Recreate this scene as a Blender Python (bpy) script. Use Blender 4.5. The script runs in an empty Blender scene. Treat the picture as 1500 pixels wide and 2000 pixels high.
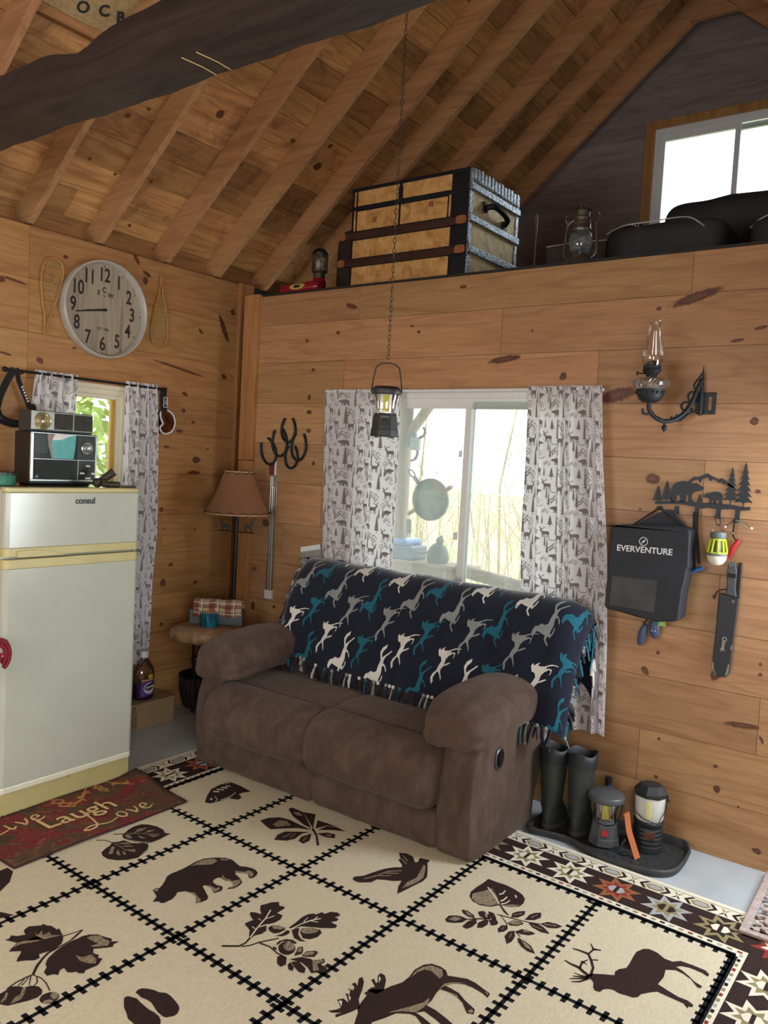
import bpy, bmesh, math, random
from mathutils import Vector, Matrix, geometry
from mathutils.bvhtree import BVHTree
R = math.radians
PI = math.pi
rng = random.Random(7)
S = bpy.context.scene
COL = S.collection

# ------------------------------------------------------------------ camera
cam_d = bpy.data.cameras.new('camera')
cam = bpy.data.objects.new('camera', cam_d)
COL.objects.link(cam)
yaw, pitch, roll = -0.62991059, -0.06033468, 0.05381861
fw = Vector((math.sin(yaw)*math.cos(pitch), math.cos(yaw)*math.cos(pitch), math.sin(pitch)))
r0 = Vector((math.cos(yaw), -math.sin(yaw), 0))
u0 = r0.cross(fw)
rt = r0*math.cos(roll) + u0*math.sin(roll)
up = -r0*math.sin(roll) + u0*math.cos(roll)
m = Matrix((rt, up, -fw)).transposed().to_4x4()
m.translation = (3.894, -3.738, 1.65)
cam.matrix_world = m
cam_d.sensor_fit = 'VERTICAL'
cam_d.sensor_height = 36.0
cam_d.lens = 36.0*1597.456/2000
cam_d.clip_start = 0.05
S.camera = cam

# ------------------------------------------------------------------ world, lights, exposure
S.view_settings.view_transform = 'Standard'
S.view_settings.look = 'None'
S.view_settings.gamma = 1.0
S.view_settings.use_curve_mapping = False
S.view_settings.exposure = 0.0
S.cycles.max_bounces = 7
S.cycles.diffuse_bounces = 4
S.cycles.glossy_bounces = 3
S.cycles.transmission_bounces = 5
S.cycles.transparent_max_bounces = 10
S.cycles.caustics_reflective = False
S.cycles.caustics_refractive = False
S.cycles.sample_clamp_indirect = 4.0
S.cycles.use_denoising = True

W = bpy.data.worlds.new('overcast_sky')
S.world = W
W.use_nodes = True
bg = W.node_tree.nodes['Background']
bg.inputs['Color'].default_value = (0.93, 0.97, 1.0, 1)
bg.inputs['Strength'].default_value = 4.6

def area(name, loc, to, sx, sy, power, color=(1, 1, 1), portal=False):
    d = bpy.data.lights.new(name, 'AREA')
    d.shape = 'RECTANGLE'; d.size = sx; d.size_y = sy
    d.energy = power; d.color = color
    if portal: d.cycles.is_portal = True
    o = bpy.data.objects.new(name, d)
    COL.objects.link(o)
    o.location = loc
    o.rotation_euler = (Vector(to)-Vector(loc)).to_track_quat('-Z', 'Y').to_euler()
    return o
# daylight through the windows behind and beside the camera
area('daylight_rear_window', (1.5, -5.32, 1.55), (1.5, 0, 1.2), 1.9, 1.2, 40, (1.0, 0.96, 0.90))
area('daylight_right_window', (4.66, -3.9, 1.5), (0, -2.6, 2.2), 1.5, 1.2, 86, (1.0, 0.97, 0.92))
area('daylight_door', (3.86, -0.14, 1.25), (2.5, -1.3, 0.35), 0.7, 1.5, 48, (0.86, 0.93, 1.0))
# sky light entering by the windows in view
area('portal_window', (1.67, 0.16, 1.5), (1.67, -3, 1.5), 1.4, 1.15, 1, portal=True)
area('portal_gable', (2.26, 2.33, 3.77), (2.26, -3, 3.77), 1.0, 0.8, 1, portal=True)
area('portal_left', (-0.42, -0.965, 1.43), (3, -0.965, 1.43), 0.6, 1.2, 1, portal=True)

# ------------------------------------------------------------------ mesh builder
ORG = {}
class MB:
    def __init__(s):
        s.v = []; s.f = []; s.m = []; s.rn = []; s.uv = {}
    def add(s, vs, fs, mi=0, M=None, rn=0.0):
        b = len(s.v)
        if M is not None: vs = [M @ Vector(p) for p in vs]
        s.v += [tuple(p) for p in vs]
        for f in fs:
            s.f.append(tuple(b+i for i in f)); s.m.append(mi); s.rn.append(rn)
        return s
    def box(s, x0, x1, y0, y1, z0, z1, mi=0, M=None, rn=0.0):
        vs = [(x, y, z) for z in (z0, z1) for y in (y0, y1) for x in (x0, x1)]
        fs = [(0, 2, 3, 1), (4, 5, 7, 6), (0, 1, 5, 4), (2, 6, 7, 3), (0, 4, 6, 2), (1, 3, 7, 5)]
        return s.add(vs, fs, mi, M, rn)
    def lathe(s, prof, n=24, mi=0, M=None, cap0=True, cap1=True, ang=2*PI, sx=1, sy=1):
        vs = []
        for r, z in prof:
            for k in range(n):
                a = 2*PI*k/n
                vs.append((r*math.cos(a)*sx, r*math.sin(a)*sy, z))
        fs = []
        for i in range(len(prof)-1):
            for k in range(n):
                k2 = (k+1) % n
                fs.append((i*n+k, i*n+k2, (i+1)*n+k2, (i+1)*n+k))
        if cap0 and prof[0][0] > 1e-5: fs.append(tuple(reversed(range(n))))
        if cap1 and prof[-1][0] > 1e-5: fs.append(tuple((len(prof)-1)*n+k for k in range(n)))
        return s.add(vs, fs, mi, M)
    def cyl(s, p0, p1, r, n=16, mi=0, r1=None):
        return s.tube([p0, p1], [r, r if r1 is None else r1], n, mi)
    def tube(s, pts, r, n=8, mi=0, closed=False, flat=1.0):
        pts = [Vector(p) for p in pts]
        N = len(pts)
        rr = r if isinstance(r, (list, tuple)) else [r]*N
        t0 = (pts[1]-pts[0]).normalized()
        up_ = Vector((0, 0, 1)) if abs(t0.z) < 0.9 else Vector((1, 0, 0))
        a = t0.cross(up_).normalized(); prev = t0
        vs = []
        for i in range(N):
            if closed: t = (pts[(i+1) % N]-pts[i-1]).normalized()
            elif i == 0: t = t0
            elif i == N-1: t = (pts[-1]-pts[-2]).normalized()
            else: t = ((pts[i+1]-pts[i]).normalized()+(pts[i]-pts[i-1]).normalized()).normalized()
            a = (a - t*a.dot(t)).normalized()
            b = t.cross(a)
            for k in range(n):
                an = 2*PI*k/n
                vs.append(pts[i] + a*math.cos(an)*rr[i] + b*math.sin(an)*rr[i]*flat)
        fs = []
        for i in range(N if closed else N-1):
            j = (i+1) % N
            for k in range(n):
                k2 = (k+1) % n
                fs.append((i*n+k, i*n+k2, j*n+k2, j*n+k))
        if not closed:
            fs.append(tuple(reversed(range(n)))); fs.append(tuple((N-1)*n+k for k in range(n)))
        return s.add(vs, fs, mi)
    def ball(s, c, r, n=16, mi=0, sc=(1, 1, 1), M=None):
        prof = [(r*math.sin(PI*i/(n//2)), -r*math.cos(PI*i/(n//2))) for i in range(n//2+1)]
        prof[0] = (1e-4*r, -r); prof[-1] = (1e-4*r, r)
        T = Matrix.Translation(c) @ (M or Matrix()) @ Matrix.Diagonal((*sc, 1))
        return s.lathe(prof, n, mi, T)
    def prism(s, poly, h0, h1, mi=0, M=None, rn=0.0):
        """2D outline (list of xy) extruded along z from h0 to h1, then moved by M"""
        n = len(poly)
        ar = sum(poly[i-1][0]*poly[i][1]-poly[i][0]*poly[i-1][1] for i in range(n))
        if ar < 0: poly = poly[::-1]
        vs = [(x, y, h0) for x, y in poly]+[(x, y, h1) for x, y in poly]
        fs = [(i, (i+1) % n, n+(i+1) % n, n+i) for i in range(n)]
        tri = geometry.tessellate_polygon([[Vector((x, y, 0)) for x, y in poly]])
        for t in tri:
            a, b, c = t
            p = [Vector(poly[q]) for q in t]
            if (p[1]-p[0]).cross(p[2]-p[0]) < 0: a, c = c, a
            fs.append((n+a, n+b, n+c)); fs.append((c, b, a))
        return s.add(vs, fs, mi, M, rn)
    def flat(s, poly, fn, mi=0, maxlen=None, rn=0.0):
        """2D outline laid on a surface by fn(u,v) -> point"""
        vs = [Vector((x, y, 0)) for x, y in poly]
        tri = [t for t in geometry.tessellate_polygon([vs])]
        P = [(p.x, p.y) for p in vs]
        ed = {}
        T = []
        for t in tri:
            a, b, c = t
            cr = (P[b][0]-P[a][0])*(P[c][1]-P[a][1])-(P[b][1]-P[a][1])*(P[c][0]-P[a][0])
            T.append((a, b, c) if cr > 0 else (a, c, b))
        if maxlen:
            for _ in range(7):
                mids = {}
                def mid(a, b):
                    k = (a, b) if a < b else (b, a)
                    if k not in mids:
                        L = math.hypot(P[a][0]-P[b][0], P[a][1]-P[b][1])
                        if L > maxlen:
                            P.append(((P[a][0]+P[b][0])/2, (P[a][1]+P[b][1])/2)); mids[k] = len(P)-1
                        else: mids[k] = None
                    return mids[k]
                N = []; ch = False
                for a, b, c in T:
                    x, y, z = mid(a, b), mid(b, c), mid(c, a)
                    q = [i for i in (x, y, z) if i is not None]
                    if not q: N.append((a, b, c)); continue
                    ch = True
                    if len(q) == 3: N += [(a, x, z), (x, b, y), (z, y, c), (x, y, z)]
                    elif len(q) == 1:
                        if x is not None: N += [(a, x, c), (x, b, c)]
                        elif y is not None: N += [(a, b, y), (a, y, c)]
                        else: N += [(a, b, z), (z, b, c)]
                    else:
                        if z is None: N += [(x, b, y), (a, x, y), (a, y, c)]
                        elif x is None: N += [(z, y, c), (a, b, y), (a, y, z)]
                        else: N += [(a, x, z), (x, b, c), (z, x, c)]
                T = N
                if not ch: break
        s.add([fn(u, v) for u, v in P], T, mi, None, rn)
        return s
    def grid(s, fn, nu, nv, mi=0, closeu=False):
        vs = [fn(i/nu, j/nv) for j in range(nv+1) for i in range(nu+(0 if closeu else 1))]
        w = nu+(0 if closeu else 1)
        fs = []
        for j in range(nv):
            for i in range(nu):
                i2 = (i+1) % w
                fs.append((j*w+i, j*w+i2, (j+1)*w+i2, (j+1)*w+i))
        return s.add(vs, fs, mi)
    def build(s, name, mats, parent=None, smooth=None, bevel=None, loc=None, seg=2, sub=0, solid=None):
        if not isinstance(mats, (list, tuple)): mats = [mats]
        o0 = ORG.get(parent, Vector((0, 0, 0))) if parent is not None else Vector(loc or (0, 0, 0))
        me = bpy.data.meshes.new(name)
        me.from_pydata([(x-o0[0], y-o0[1], z-o0[2]) for x, y, z in s.v], [], s.f)
        for mt in mats: me.materials.append(mt)
        me.polygons.foreach_set('material_index', s.m)
        if any(s.rn):
            at = me.attributes.new('rnd', 'FLOAT', 'FACE')
            at.data.foreach_set('value', s.rn)
        if s.uv:
            ul = me.uv_layers.new(name='UVMap')
            for p in me.polygons:
                q = s.uv.get(p.index)
                if q:
                    for li, c in zip(p.loop_indices, q): ul.data[li].uv = c
        if smooth is not None:
            me.shade_smooth()
            if smooth > 0: me.set_sharp_from_angle(angle=R(smooth))
        me.validate()
        o = bpy.data.objects.new(name, me)
        COL.objects.link(o)
        if parent is not None: o.parent = parent; ORG[o] = ORG.get(parent, Vector((0, 0, 0)))
        else:
            o.location = o0; ORG[o] = Vector(o0)
        if solid:
            md = o.modifiers.new('thickness', 'SOLIDIFY'); md.thickness = solid; md.offset = 0
        if bevel:
            md = o.modifiers.new('edge', 'BEVEL'); md.width = bevel; md.segments = seg; md.limit_method = 'ANGLE'; md.angle_limit = R(40)
            md.harden_normals = False
        if sub:
            md = o.modifiers.new('subsurf', 'SUBSURF'); md.levels = sub; md.render_levels = sub
        return o

def tag(o, label=None, cat=None, group=None, kind=None):
    if label: o['label'] = label
    if cat: o['category'] = cat
    if group: o['group'] = group
    if kind: o['kind'] = kind
    return o
def thing(name, label, cat, loc=(0, 0, 0), group=None):
    o = bpy.data.objects.new(name, None)
    COL.objects.link(o); o.location = loc; o.empty_display_size = 0.05
    ORG[o] = Vector(loc)
    return tag(o, label, cat, group)
def structure(o, label=None):
    o['kind'] = 'structure'
    if label: o['label'] = label
    return o
def copy_tree(o, parent=None):
    c = o.copy(); COL.objects.link(c)
    if parent is not None: c.parent = parent
    for ch in [x for x in bpy.data.objects if x.parent == o]: copy_tree(ch, c)
    return c
def T(x, y, z): return Matrix.Translation((x, y, z))
def RX(a): return Matrix.Rotation(R(a), 4, 'X')
def RY(a): return Matrix.Rotation(R(a), 4, 'Y')
def RZ(a): return Matrix.Rotation(R(a), 4, 'Z')
def FR(o, x, y, z):
    """frame matrix from origin and three axes"""
    M = Matrix((Vector(x), Vector(y), Vector(z))).transposed().to_4x4(); M.translation = Vector(o); return M
def smooth_curve(pts, n=6, closed=False):
    P = [Vector(p) for p in pts]; out = []
    N = len(P)
    rg = range(N if closed else N-1)
    for i in rg:
        p0 = P[i-1] if (closed or i > 0) else P[0]
        p1 = P[i]; p2 = P[(i+1) % N]
        p3 = P[(i+2) % N] if (closed or i+2 < N) else P[-1]
        for k in range(n):
            t = k/n
            out.append(0.5*((2*p1)+(-p0+p2)*t+(2*p0-5*p1+4*p2-p3)*t*t+(-p0+3*p1-3*p2+p3)*t**3))
    if not closed: out.append(P[-1])
    return out
def sm2(pts, n=5, closed=True):
    return [(p.x, p.y) for p in smooth_curve([(a, b, 0) for a, b in pts], n, closed)]
def circle(cx, cy, r, n=20, ry=None):
    return [(cx+r*math.cos(2*PI*k/n), cy+(ry or r)*math.sin(2*PI*k/n)) for k in range(n)]
def rrect(x0, x1, y0, y1, r, n=5):
    out = []
    for cx, cy, a0 in ((x1-r, y1-r, 0), (x0+r, y1-r, 90), (x0+r, y0+r, 180), (x1-r, y0+r, 270)):
        for k in range(n+1):
            a = R(a0+90*k/n); out.append((cx+r*math.cos(a), cy+r*math.sin(a)))
    return out
def text_obj(name, body, size, mat, M, parent, depth=0.0006, align='CENTER', font=None, bold=0.0):
    c = bpy.data.curves.new(name, 'FONT')
    c.body = body; c.size = size; c.extrude = depth; c.align_x = align; c.align_y = 'CENTER'; c.offset = bold
    tmp = bpy.data.objects.new(name+'_tmp', c)
    COL.objects.link(tmp)
    dg = bpy.context.evaluated_depsgraph_get()
    me = bpy.data.meshes.new_from_object(tmp.evaluated_get(dg))
    bpy.data.objects.remove(tmp)
    bpy.data.curves.remove(c)
    o0 = ORG.get(parent, Vector((0, 0, 0)))
    me.transform(Matrix.Translation(-o0) @ M)
    me.name = name
    me.materials.clear(); me.materials.append(mat)
    o = bpy.data.objects.new(name, me); COL.objects.link(o)
    if parent is not None: o.parent = parent; ORG[o] = o0
    return o

# ------------------------------------------------------------------ materials
def lin(c):
    """8 bit sRGB -> linear rgba"""
    f = lambda v: (v/255/12.92) if v/255 <= 0.04045 else ((v/255+0.055)/1.055)**2.4
    return (f(c[0]), f(c[1]), f(c[2]), 1)
MATS = {}
class NT:
    def __init__(s, name):
        s.mat = bpy.data.materials.new(name); s.mat.use_nodes = True
        s.t = s.mat.node_tree; s.N = s.t.nodes; s.L = s.t.links
        s.p = s.N['Principled BSDF']; s.out = s.N['Material Output']
    def n(s, ty, **kw):
        o = s.N.new(ty)
        for k, v in kw.items():
            if k in o.inputs: s.inp(o.inputs[k], v)
            else: setattr(o, k, v)
        return o
    def inp(s, sock, v):
        if hasattr(v, 'is_output'): s.L.new(v, sock)
        else: sock.default_value = v
    def math(s, op, a, b=None, c=None, clamp=False):
        o = s.N.new('ShaderNodeMath'); o.operation = op; o.use_clamp = clamp
        s.inp(o.inputs[0], a)
        if b is not None: s.inp(o.inputs[1], b)
        if c is not None: s.inp(o.inputs[2], c)
        return o.outputs[0]
    def mix(s, f, a, b, bt='MIX'):
        o = s.N.new('ShaderNodeMix'); o.data_type = 'RGBA'; o.blend_type = bt
        s.inp(o.inputs[0], f); s.inp(o.inputs[6], a); s.inp(o.inputs[7], b)
        return o.outputs[2]
    def ramp(s, fac, stops):
        o = s.N.new('ShaderNodeValToRGB')
        e = o.color_ramp.elements
        while len(e) < len(stops): e.new(0.5)
        for x, (p, c) in zip(e, stops): x.position = p; x.color = c if len(c) == 4 else lin(c)
        s.inp(o.inputs[0], fac)
        return o.outputs[0]
    def noise(s, vec, scale, detail=3, dist=0.0, rough=0.55):
        o = s.n('ShaderNodeTexNoise', Scale=scale, Detail=detail, Distortion=dist, Roughness=rough)
        if vec is not None: s.L.new(vec, o.inputs['Vector'])
        return o.outputs['Fac']
    def coord(s, kind='Object', scale=None, rot=None, loc=None):
        c = s.N.new('ShaderNodeTexCoord').outputs[kind]
        if scale or rot or loc:
            mp = s.N.new('ShaderNodeMapping'); s.L.new(c, mp.inputs['Vector'])
            if scale: mp.inputs['Scale'].default_value = scale
            if rot: mp.inputs['Rotation'].default_value = rot
            if loc: mp.inputs['Location'].default_value = loc
            c = mp.outputs[0]
        return c
    def bump(s, h, strength=0.3, dist=0.01):
        b = s.n('ShaderNodeBump', Strength=strength, Distance=dist, Height=h)
        s.L.new(b.outputs[0], s.p.inputs['Normal'])
    def set(s, **kw):
        for k, v in kw.items(): s.inp(s.p.inputs[k.replace('_', ' ')], v)
        return s.mat
def plain(name, c, rough=0.5, metal=0.0, var=0.12, vs=30, bump=0.0, bs=200, coat=0, spec=None, sheen=0, emis=None):
    """a colour with a little procedural variation and grain"""
    k = name
    if k in MATS: return MATS[k]
    t = NT(name)
    co = t.coord()
    a = lin(c) if max(c) > 1 else (*c, 1)
    if var:
        nz = t.noise(co, vs, 4)
        lo = tuple(x*(1-var) for x in a[:3])+(1,); hi = tuple(min(1, x*(1+var)) for x in a[:3])+(1,)
        col = t.ramp(nz, [(0.3, lo), (0.7, hi)])
        t.set(Base_Color=col)
    else: t.set(Base_Color=a)
    t.set(Roughness=rough, Metallic=metal)
    if coat: t.set(Coat_Weight=coat, Coat_Roughness=0.1)
    if sheen: t.set(Sheen_Weight=sheen, Sheen_Roughness=0.4)
    if spec is not None: t.p.inputs['Specular IOR Level'].default_value = spec
    if bump: t.bump(t.noise(co, bs, 3), bump, 0.004)
    if emis: t.set(Emission_Color=(*emis[:3], 1), Emission_Strength=emis[3])
    MATS[k] = t.mat
    return t.mat
def glass(name, tint=(1, 1, 1), refl=0.09, rough=0.02, fog=0.0, fogc=(0.8, 0.8, 0.8)):
    if name in MATS: return MATS[name]
    t = NT(name)
    tr = t.n('ShaderNodeBsdfTransparent', Color=(*tint, 1))
    gl = t.n('ShaderNodeBsdfGlossy', Roughness=rough, Color=(1, 1, 1, 1))
    fr = t.n('ShaderNodeLayerWeight', Blend=0.35)
    f = t.math('MULTIPLY_ADD', fr.outputs['Fresnel'], 0.75, refl, clamp=True)
    mx = t.n('ShaderNodeMixShader'); t.L.new(f, mx.inputs[0]); t.L.new(tr.outputs[0], mx.inputs[1]); t.L.new(gl.outputs[0], mx.inputs[2])
    res = mx.outputs[0]
    if fog:
        df = t.n('ShaderNodeBsdfTranslucent', Color=(*fogc, 1))
        m2 = t.n('ShaderNodeMixShader'); co = t.coord()
        t.L.new(t.math('MULTIPLY', t.ramp(t.noise(co, 6, 5), [(0.3, (0.55,)*3+(1,)), (0.75, (1,)*4)]), fog), m2.inputs[0])
        t.L.new(res, m2.inputs[1]); t.L.new(df.outputs[0], m2.inputs[2]); res = m2.outputs[0]
    t.L.new(res, t.out.inputs['Surface'])
    MATS[name] = t.mat
    return t.mat
def wood(name, axis, light, mid, dark, gs=1.0, rough=0.5, knots=0.0, boards=True, tintv=0.35, stain=0.0, coat=0.0, bump=0.12):
    """planks: grain runs along axis (0 x, 1 y, 2 z); each board shifts by its own 'rnd'"""
    if name in MATS: return MATS[name]
    t = NT(name)
    co = t.coord()
    rn = t.n('ShaderNodeAttribute', attribute_name='rnd').outputs['Fac']
    sep = t.n('ShaderNodeSeparateXYZ'); t.L.new(co, sep.inputs[0])
    cmb = t.n('ShaderNodeCombineXYZ')
    for i in range(3):
        if i == axis: t.L.new(t.math('MULTIPLY_ADD', rn, 37.0, t.math('MULTIPLY', sep.outputs[i], 0.09)), cmb.inputs[i])
        else: t.L.new(sep.outputs[i], cmb.inputs[i])
    vec = cmb.outputs[0]
    big = t.noise(vec, 9*gs, 4, 0.8)
    # cathedral figure: bands of a stretched noise
    fig = t.noise(vec, 5*gs, 2, 0.3)
    band = t.math('FRACT', t.math('MULTIPLY', fig, 9.0))
    band = t.math('ABSOLUTE', t.math('SUBTRACT', band, 0.5))
    fine = t.noise(vec, 70*gs, 3, 0.2)
    col = t.ramp(big, [(0.25, mid), (0.5, light), (0.8, mid)])
    col = t.mix(t.math('MULTIPLY', t.ramp(band, [(0.0, (1, 1, 1, 1)), (0.22, (0, 0, 0, 1))]), 0.30), col, lin(dark))
    col = t.mix(t.math('MULTIPLY', t.ramp(fine, [(0.42, (0, 0, 0, 1)), (0.75, (1, 1, 1, 1))]), 0.35), col, lin(dark))
    if boards:
        hs = t.n('ShaderNodeHueSaturation')
        t.L.new(col, hs.inputs['Color'])
        t.L.new(t.math('MULTIPLY_ADD', rn, tintv, 1-tintv/2), hs.inputs['Value'])
        t.L.new(t.math('MULTIPLY_ADD', t.math('FRACT', t.math('MULTIPLY', rn, 7.3)), 0.010, 0.495), hs.inputs['Hue'])
        col = hs.outputs[0]
    if knots:
        cm2 = t.n('ShaderNodeCombineXYZ')
        for i in range(3):
            t.L.new(t.math('MULTIPLY_ADD', sep.outputs[i], 0.55 if i == axis else 1.0, t.math('MULTIPLY', rn, 5.0) if i == axis else 0.0), cm2.inputs[i])
        vo = t.n('ShaderNodeTexVoronoi', Scale=3.2)
        t.L.new(cm2.outputs[0], vo.inputs['Vector'])
        sc = t.n('ShaderNodeSeparateColor'); t.L.new(vo.outputs['Color'], sc.inputs[0])
        on = t.math('LESS_THAN', sc.outputs[0], knots)
        d = t.math('MULTIPLY_ADD', t.noise(co, 60, 2), 0.03, vo.outputs['Distance'])
        k = t.math('MULTIPLY', t.ramp(d, [(0.03, (1, 1, 1, 1)), (0.075, (0.85,)*3+(1,)), (0.10, (0.1,)*3+(1,)), (0.16, (0, 0, 0, 1))]), on)
        col = t.mix(k, col, lin((70, 38, 20)))
    if stain:
        st = t.noise(t.coord(scale=(1, 1, 1)), 3.5, 6, 1.2, 0.65)
        col = t.mix(t.math('MULTIPLY', t.ramp(st, [(0.5, (0, 0, 0, 1)), (0.68, (1, 1, 1, 1))]), stain), col, lin((74, 46, 30)))
    t.set(Base_Color=col, Roughness=rough)
    t.p.inputs['Specular IOR Level'].default_value = 0.3
    if coat: t.set(Coat_Weight=coat, Coat_Roughness=0.25)
    if bump: t.bump(fine, bump, 0.002)
    MATS[name] = t.mat
    return t.mat

BLACK = plain('black_plastic', (24, 25, 27), 0.45, var=0.15)
BLACKMET = plain('black_iron', (26, 27, 28), 0.5, 0.4, var=0.2)
WHITEPL = plain('white_vinyl', (226, 228, 228), 0.35, var=0.03)
CHROME = plain('chrome', (200, 202, 205), 0.18, 1.0, var=0.05)
STEEL = plain('steel_wire', (150, 150, 150), 0.35, 0.9, var=0.1)
RUBBER = plain('black_rubber', (30, 30, 31), 0.7, var=0.2, bump=0.2, bs=400)
KNOTS_BACK = [(0.859, 2.544, 0.057, 0.0203, -15), (0.586, 2.185, 0.0188, 0.0141, 0), (0.564, 2.019, 0.019, 0.0248, 0), (0.57, 1.93, 0.0284, 0.0177, 0), (0.573, 1.818, 0.0285, 0.0178, 0), (0.623, 1.622, 0.0188, 0.0177, 0), (0.248, 1.229, 0.0412, 0.0335, 0), (0.166, 0.928, 0.0263, 0.0151, 0), (0.167, 0.686, 0.0264, 0.0379, 0), (1.339, 2.373, 0.0156, 0.0128, 0), (1.293, 2.406, 0.0157, 0.0097, 0), (2.023, 2.344, 0.0097, 0.0087, 0), (2.808, 2.451, 0.1571, 0.0309, 16), (1.876, 2.207, 0.1281, 0.0239, 8), (2.479, 2.022, 0.1274, 0.0438, 14), (2.675, 1.642, 0.0456, 0.0348, 0), (3.087, 1.909, 0.0256, 0.0249, 0), (3.123, 1.613, 0.0162, 0.0125, 0), (2.646, 2.411, 0.016, 0.0132, 0), (0.526, 2.359, 0.0191, 0.0142, -20), (0.765, 2.396, 0.0225, 0.0138, -20), (2.757, 0.852, 0.0132, 0.0134, 0), (3.189, 0.88, 0.0092, 0.01, 0), (3.192, 0.836, 0.0115, 0.0125, -20), (3.011, 0.8, 0.0292, 0.0362, -40), (2.705, 0.759, 0.0323, 0.019, -45), (3.138, 0.604, 0.1055, 0.0178, 4), (3.217, 0.561, 0.0091, 0.0251, 30), (2.79, 0.46, 0.0105, 0.0081, 0), (2.789, 0.282, 0.0132, 0.0108, 0), (3.042, 0.398, 0.0146, 0.0104, 0), (3.055, 0.3, 0.0218, 0.0233, -10), (3.148, 0.247, 0.007, 0.0077, 0), (3.235, 0.08, 0.0275, 0.0177, -10), (2.203, 2.115, 0.0246, 0.0285, -30), (1.607, 2.594, 0.0289, 0.0123, 0), (3.085, 2.303, 0.0371, 0.0099, 10), (2.993, 2.253, 0.0383, 0.01, 10), (2.981, 1.143, 0.0122, 0.0103, 0), (2.627, 1.498, 0.0082, 0.0081, 0), (0.352, 0.707, 0.0202, 0.0149, 0), (2.76, 1.217, 0.0079, 0.008, 0)]
KNOTS_LEFT = [(-1.14, 2.675, 0.0212, 0.0157, 0), (-0.682, 2.771, 0.0495, 0.0203, -55), (-1.499, 2.481, 0.031, 0.0207, 0), (-1.422, 2.489, 0.0893, 0.009, -8), (0.024, 2.476, 0.1342, 0.0268, -62), (-0.171, 2.428, 0.0292, 0.0149, -40), (0.042, 2.162, 0.0365, 0.0194, -20), (-0.333, 2.17, 0.2789, 0.011, -8), (-1.07, 2.192, 0.0182, 0.0097, 0), (-1.273, 2.097, 0.0305, 0.0219, -20), (-0.28, 2.015, 0.0331, 0.0185, -10), (-0.288, 1.91, 0.0236, 0.0186, 0), (-0.205, 1.842, 0.0194, 0.0113, 0), (-0.314, 1.779, 0.0423, 0.0148, 0), (-0.167, 1.602, 0.0443, 0.0305, 0), (-0.41, 1.674, 0.0274, 0.011, 0), (-0.075, 1.676, 0.0202, 0.0077, 0), (-0.184, 1.519, 0.0686, 0.0153, 0), (-0.431, 1.282, 0.0228, 0.0222, 0), (-0.398, 0.817, 0.0324, 0.034, -15), (-0.134, 0.798, 0.0251, 0.0157, 15), (-0.342, 0.928, 0.0282, 0.0152, 20), (-0.406, 1.159, 0.0138, 0.0075, 0), (-0.156, 1.147, 0.0149, 0.0116, 0), (-0.398, 0.552, 0.0186, 0.0152, 0), (-1.467, 2.108, 0.0504, 0.009, -8), (-0.602, 2.699, 0.0424, 0.0172, -20), (-0.612, 2.658, 0.0254, 0.0344, 0), (0.1, 2.597, 0.0316, 0.0308, 0)]
# ================================================================== SETTING
PINE = wood('pine_boards', 0, (182, 140, 100), (166, 123, 84), (122, 82, 52), tintv=0.30, rough=0.42, knots=0.0)
PINE_L = wood('pine_boards_side', 1, (182, 137, 88), (166, 120, 74), (122, 79, 46), tintv=0.30, rough=0.42, knots=0.0)
PINE_V = wood('pine_upright', 2, (178, 131, 82), (162, 113, 68), (118, 74, 42), tintv=0.2, rough=0.45)
DECK = wood('roof_boards', 1, (190, 142, 92), (158, 112, 70), (92, 58, 36), tintv=0.6, rough=0.6, stain=0.55, knots=0.10)
RAFT = wood('rafter_lumber', 0, (186, 140, 98), (166, 120, 80), (124, 82, 54), tintv=0.25, rough=0.55)
BEAMW = wood('hewn_beam', 0, (54, 46, 44), (34, 28, 28), (14, 11, 11), gs=1.3, tintv=0.0, boards=False, rough=0.42, bump=0.5)
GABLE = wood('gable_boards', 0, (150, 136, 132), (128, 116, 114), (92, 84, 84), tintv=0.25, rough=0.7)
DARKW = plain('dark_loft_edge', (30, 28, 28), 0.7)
CONC = None
def concrete():
    t = NT('grey_concrete')
    co = t.coord()
    c = t.ramp(t.noise(co, 3, 6, 0.3, 0.6), [(0.3, (168, 176, 180)), (0.7, (194, 200, 203))])
    sp = t.ramp(t.noise(co, 90, 2), [(0.62, (0, 0, 0, 1)), (0.75, (1, 1, 1, 1))])
    c = t.mix(t.math('MULTIPLY', sp, 0.25), c, lin((110, 112, 110)))
    t.set(Base_Color=c, Roughness=t.ramp(t.noise(co, 8, 4), [(0.3, (0.28,)*3+(1,)), (0.7, (0.5,)*3+(1,))]))
    t.bump(t.noise(co, 60, 4), 0.12, 0.003)
    return t.mat
CONC = concrete()
def knot_mat():
    t = NT('wood_knots')
    uv = t.N.new('ShaderNodeTexCoord').outputs['UV']
    rr = t.n('ShaderNodeVectorMath'); rr.operation = 'LENGTH'; t.L.new(uv, rr.inputs[0])
    nz = t.noise(t.coord(), 55, 3)
    d = t.math('ADD', rr.outputs['Value'], t.math('MULTIPLY_ADD', nz, 0.7, -0.30))
    ring = t.math('MULTIPLY_ADD', t.math('SINE', t.math('MULTIPLY', d, 24)), 0.12, 1.0)
    c = t.ramp(d, [(0.0, (112, 70, 48)), (0.4, (98, 58, 40)), (0.62, (70, 38, 28)), (0.8, (136, 86, 54))])
    c = t.mix(1.0, c, ring, 'MULTIPLY')
    t.set(Base_Color=c, Roughness=0.5)
    a = t.ramp(d, [(0.72, (1, 1, 1, 1)), (0.80, (0.55,)*3+(1,)), (0.98, (0, 0, 0, 1))])
    t.set(Alpha=a)
    return t.mat
KNOT = knot_mat()

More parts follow.
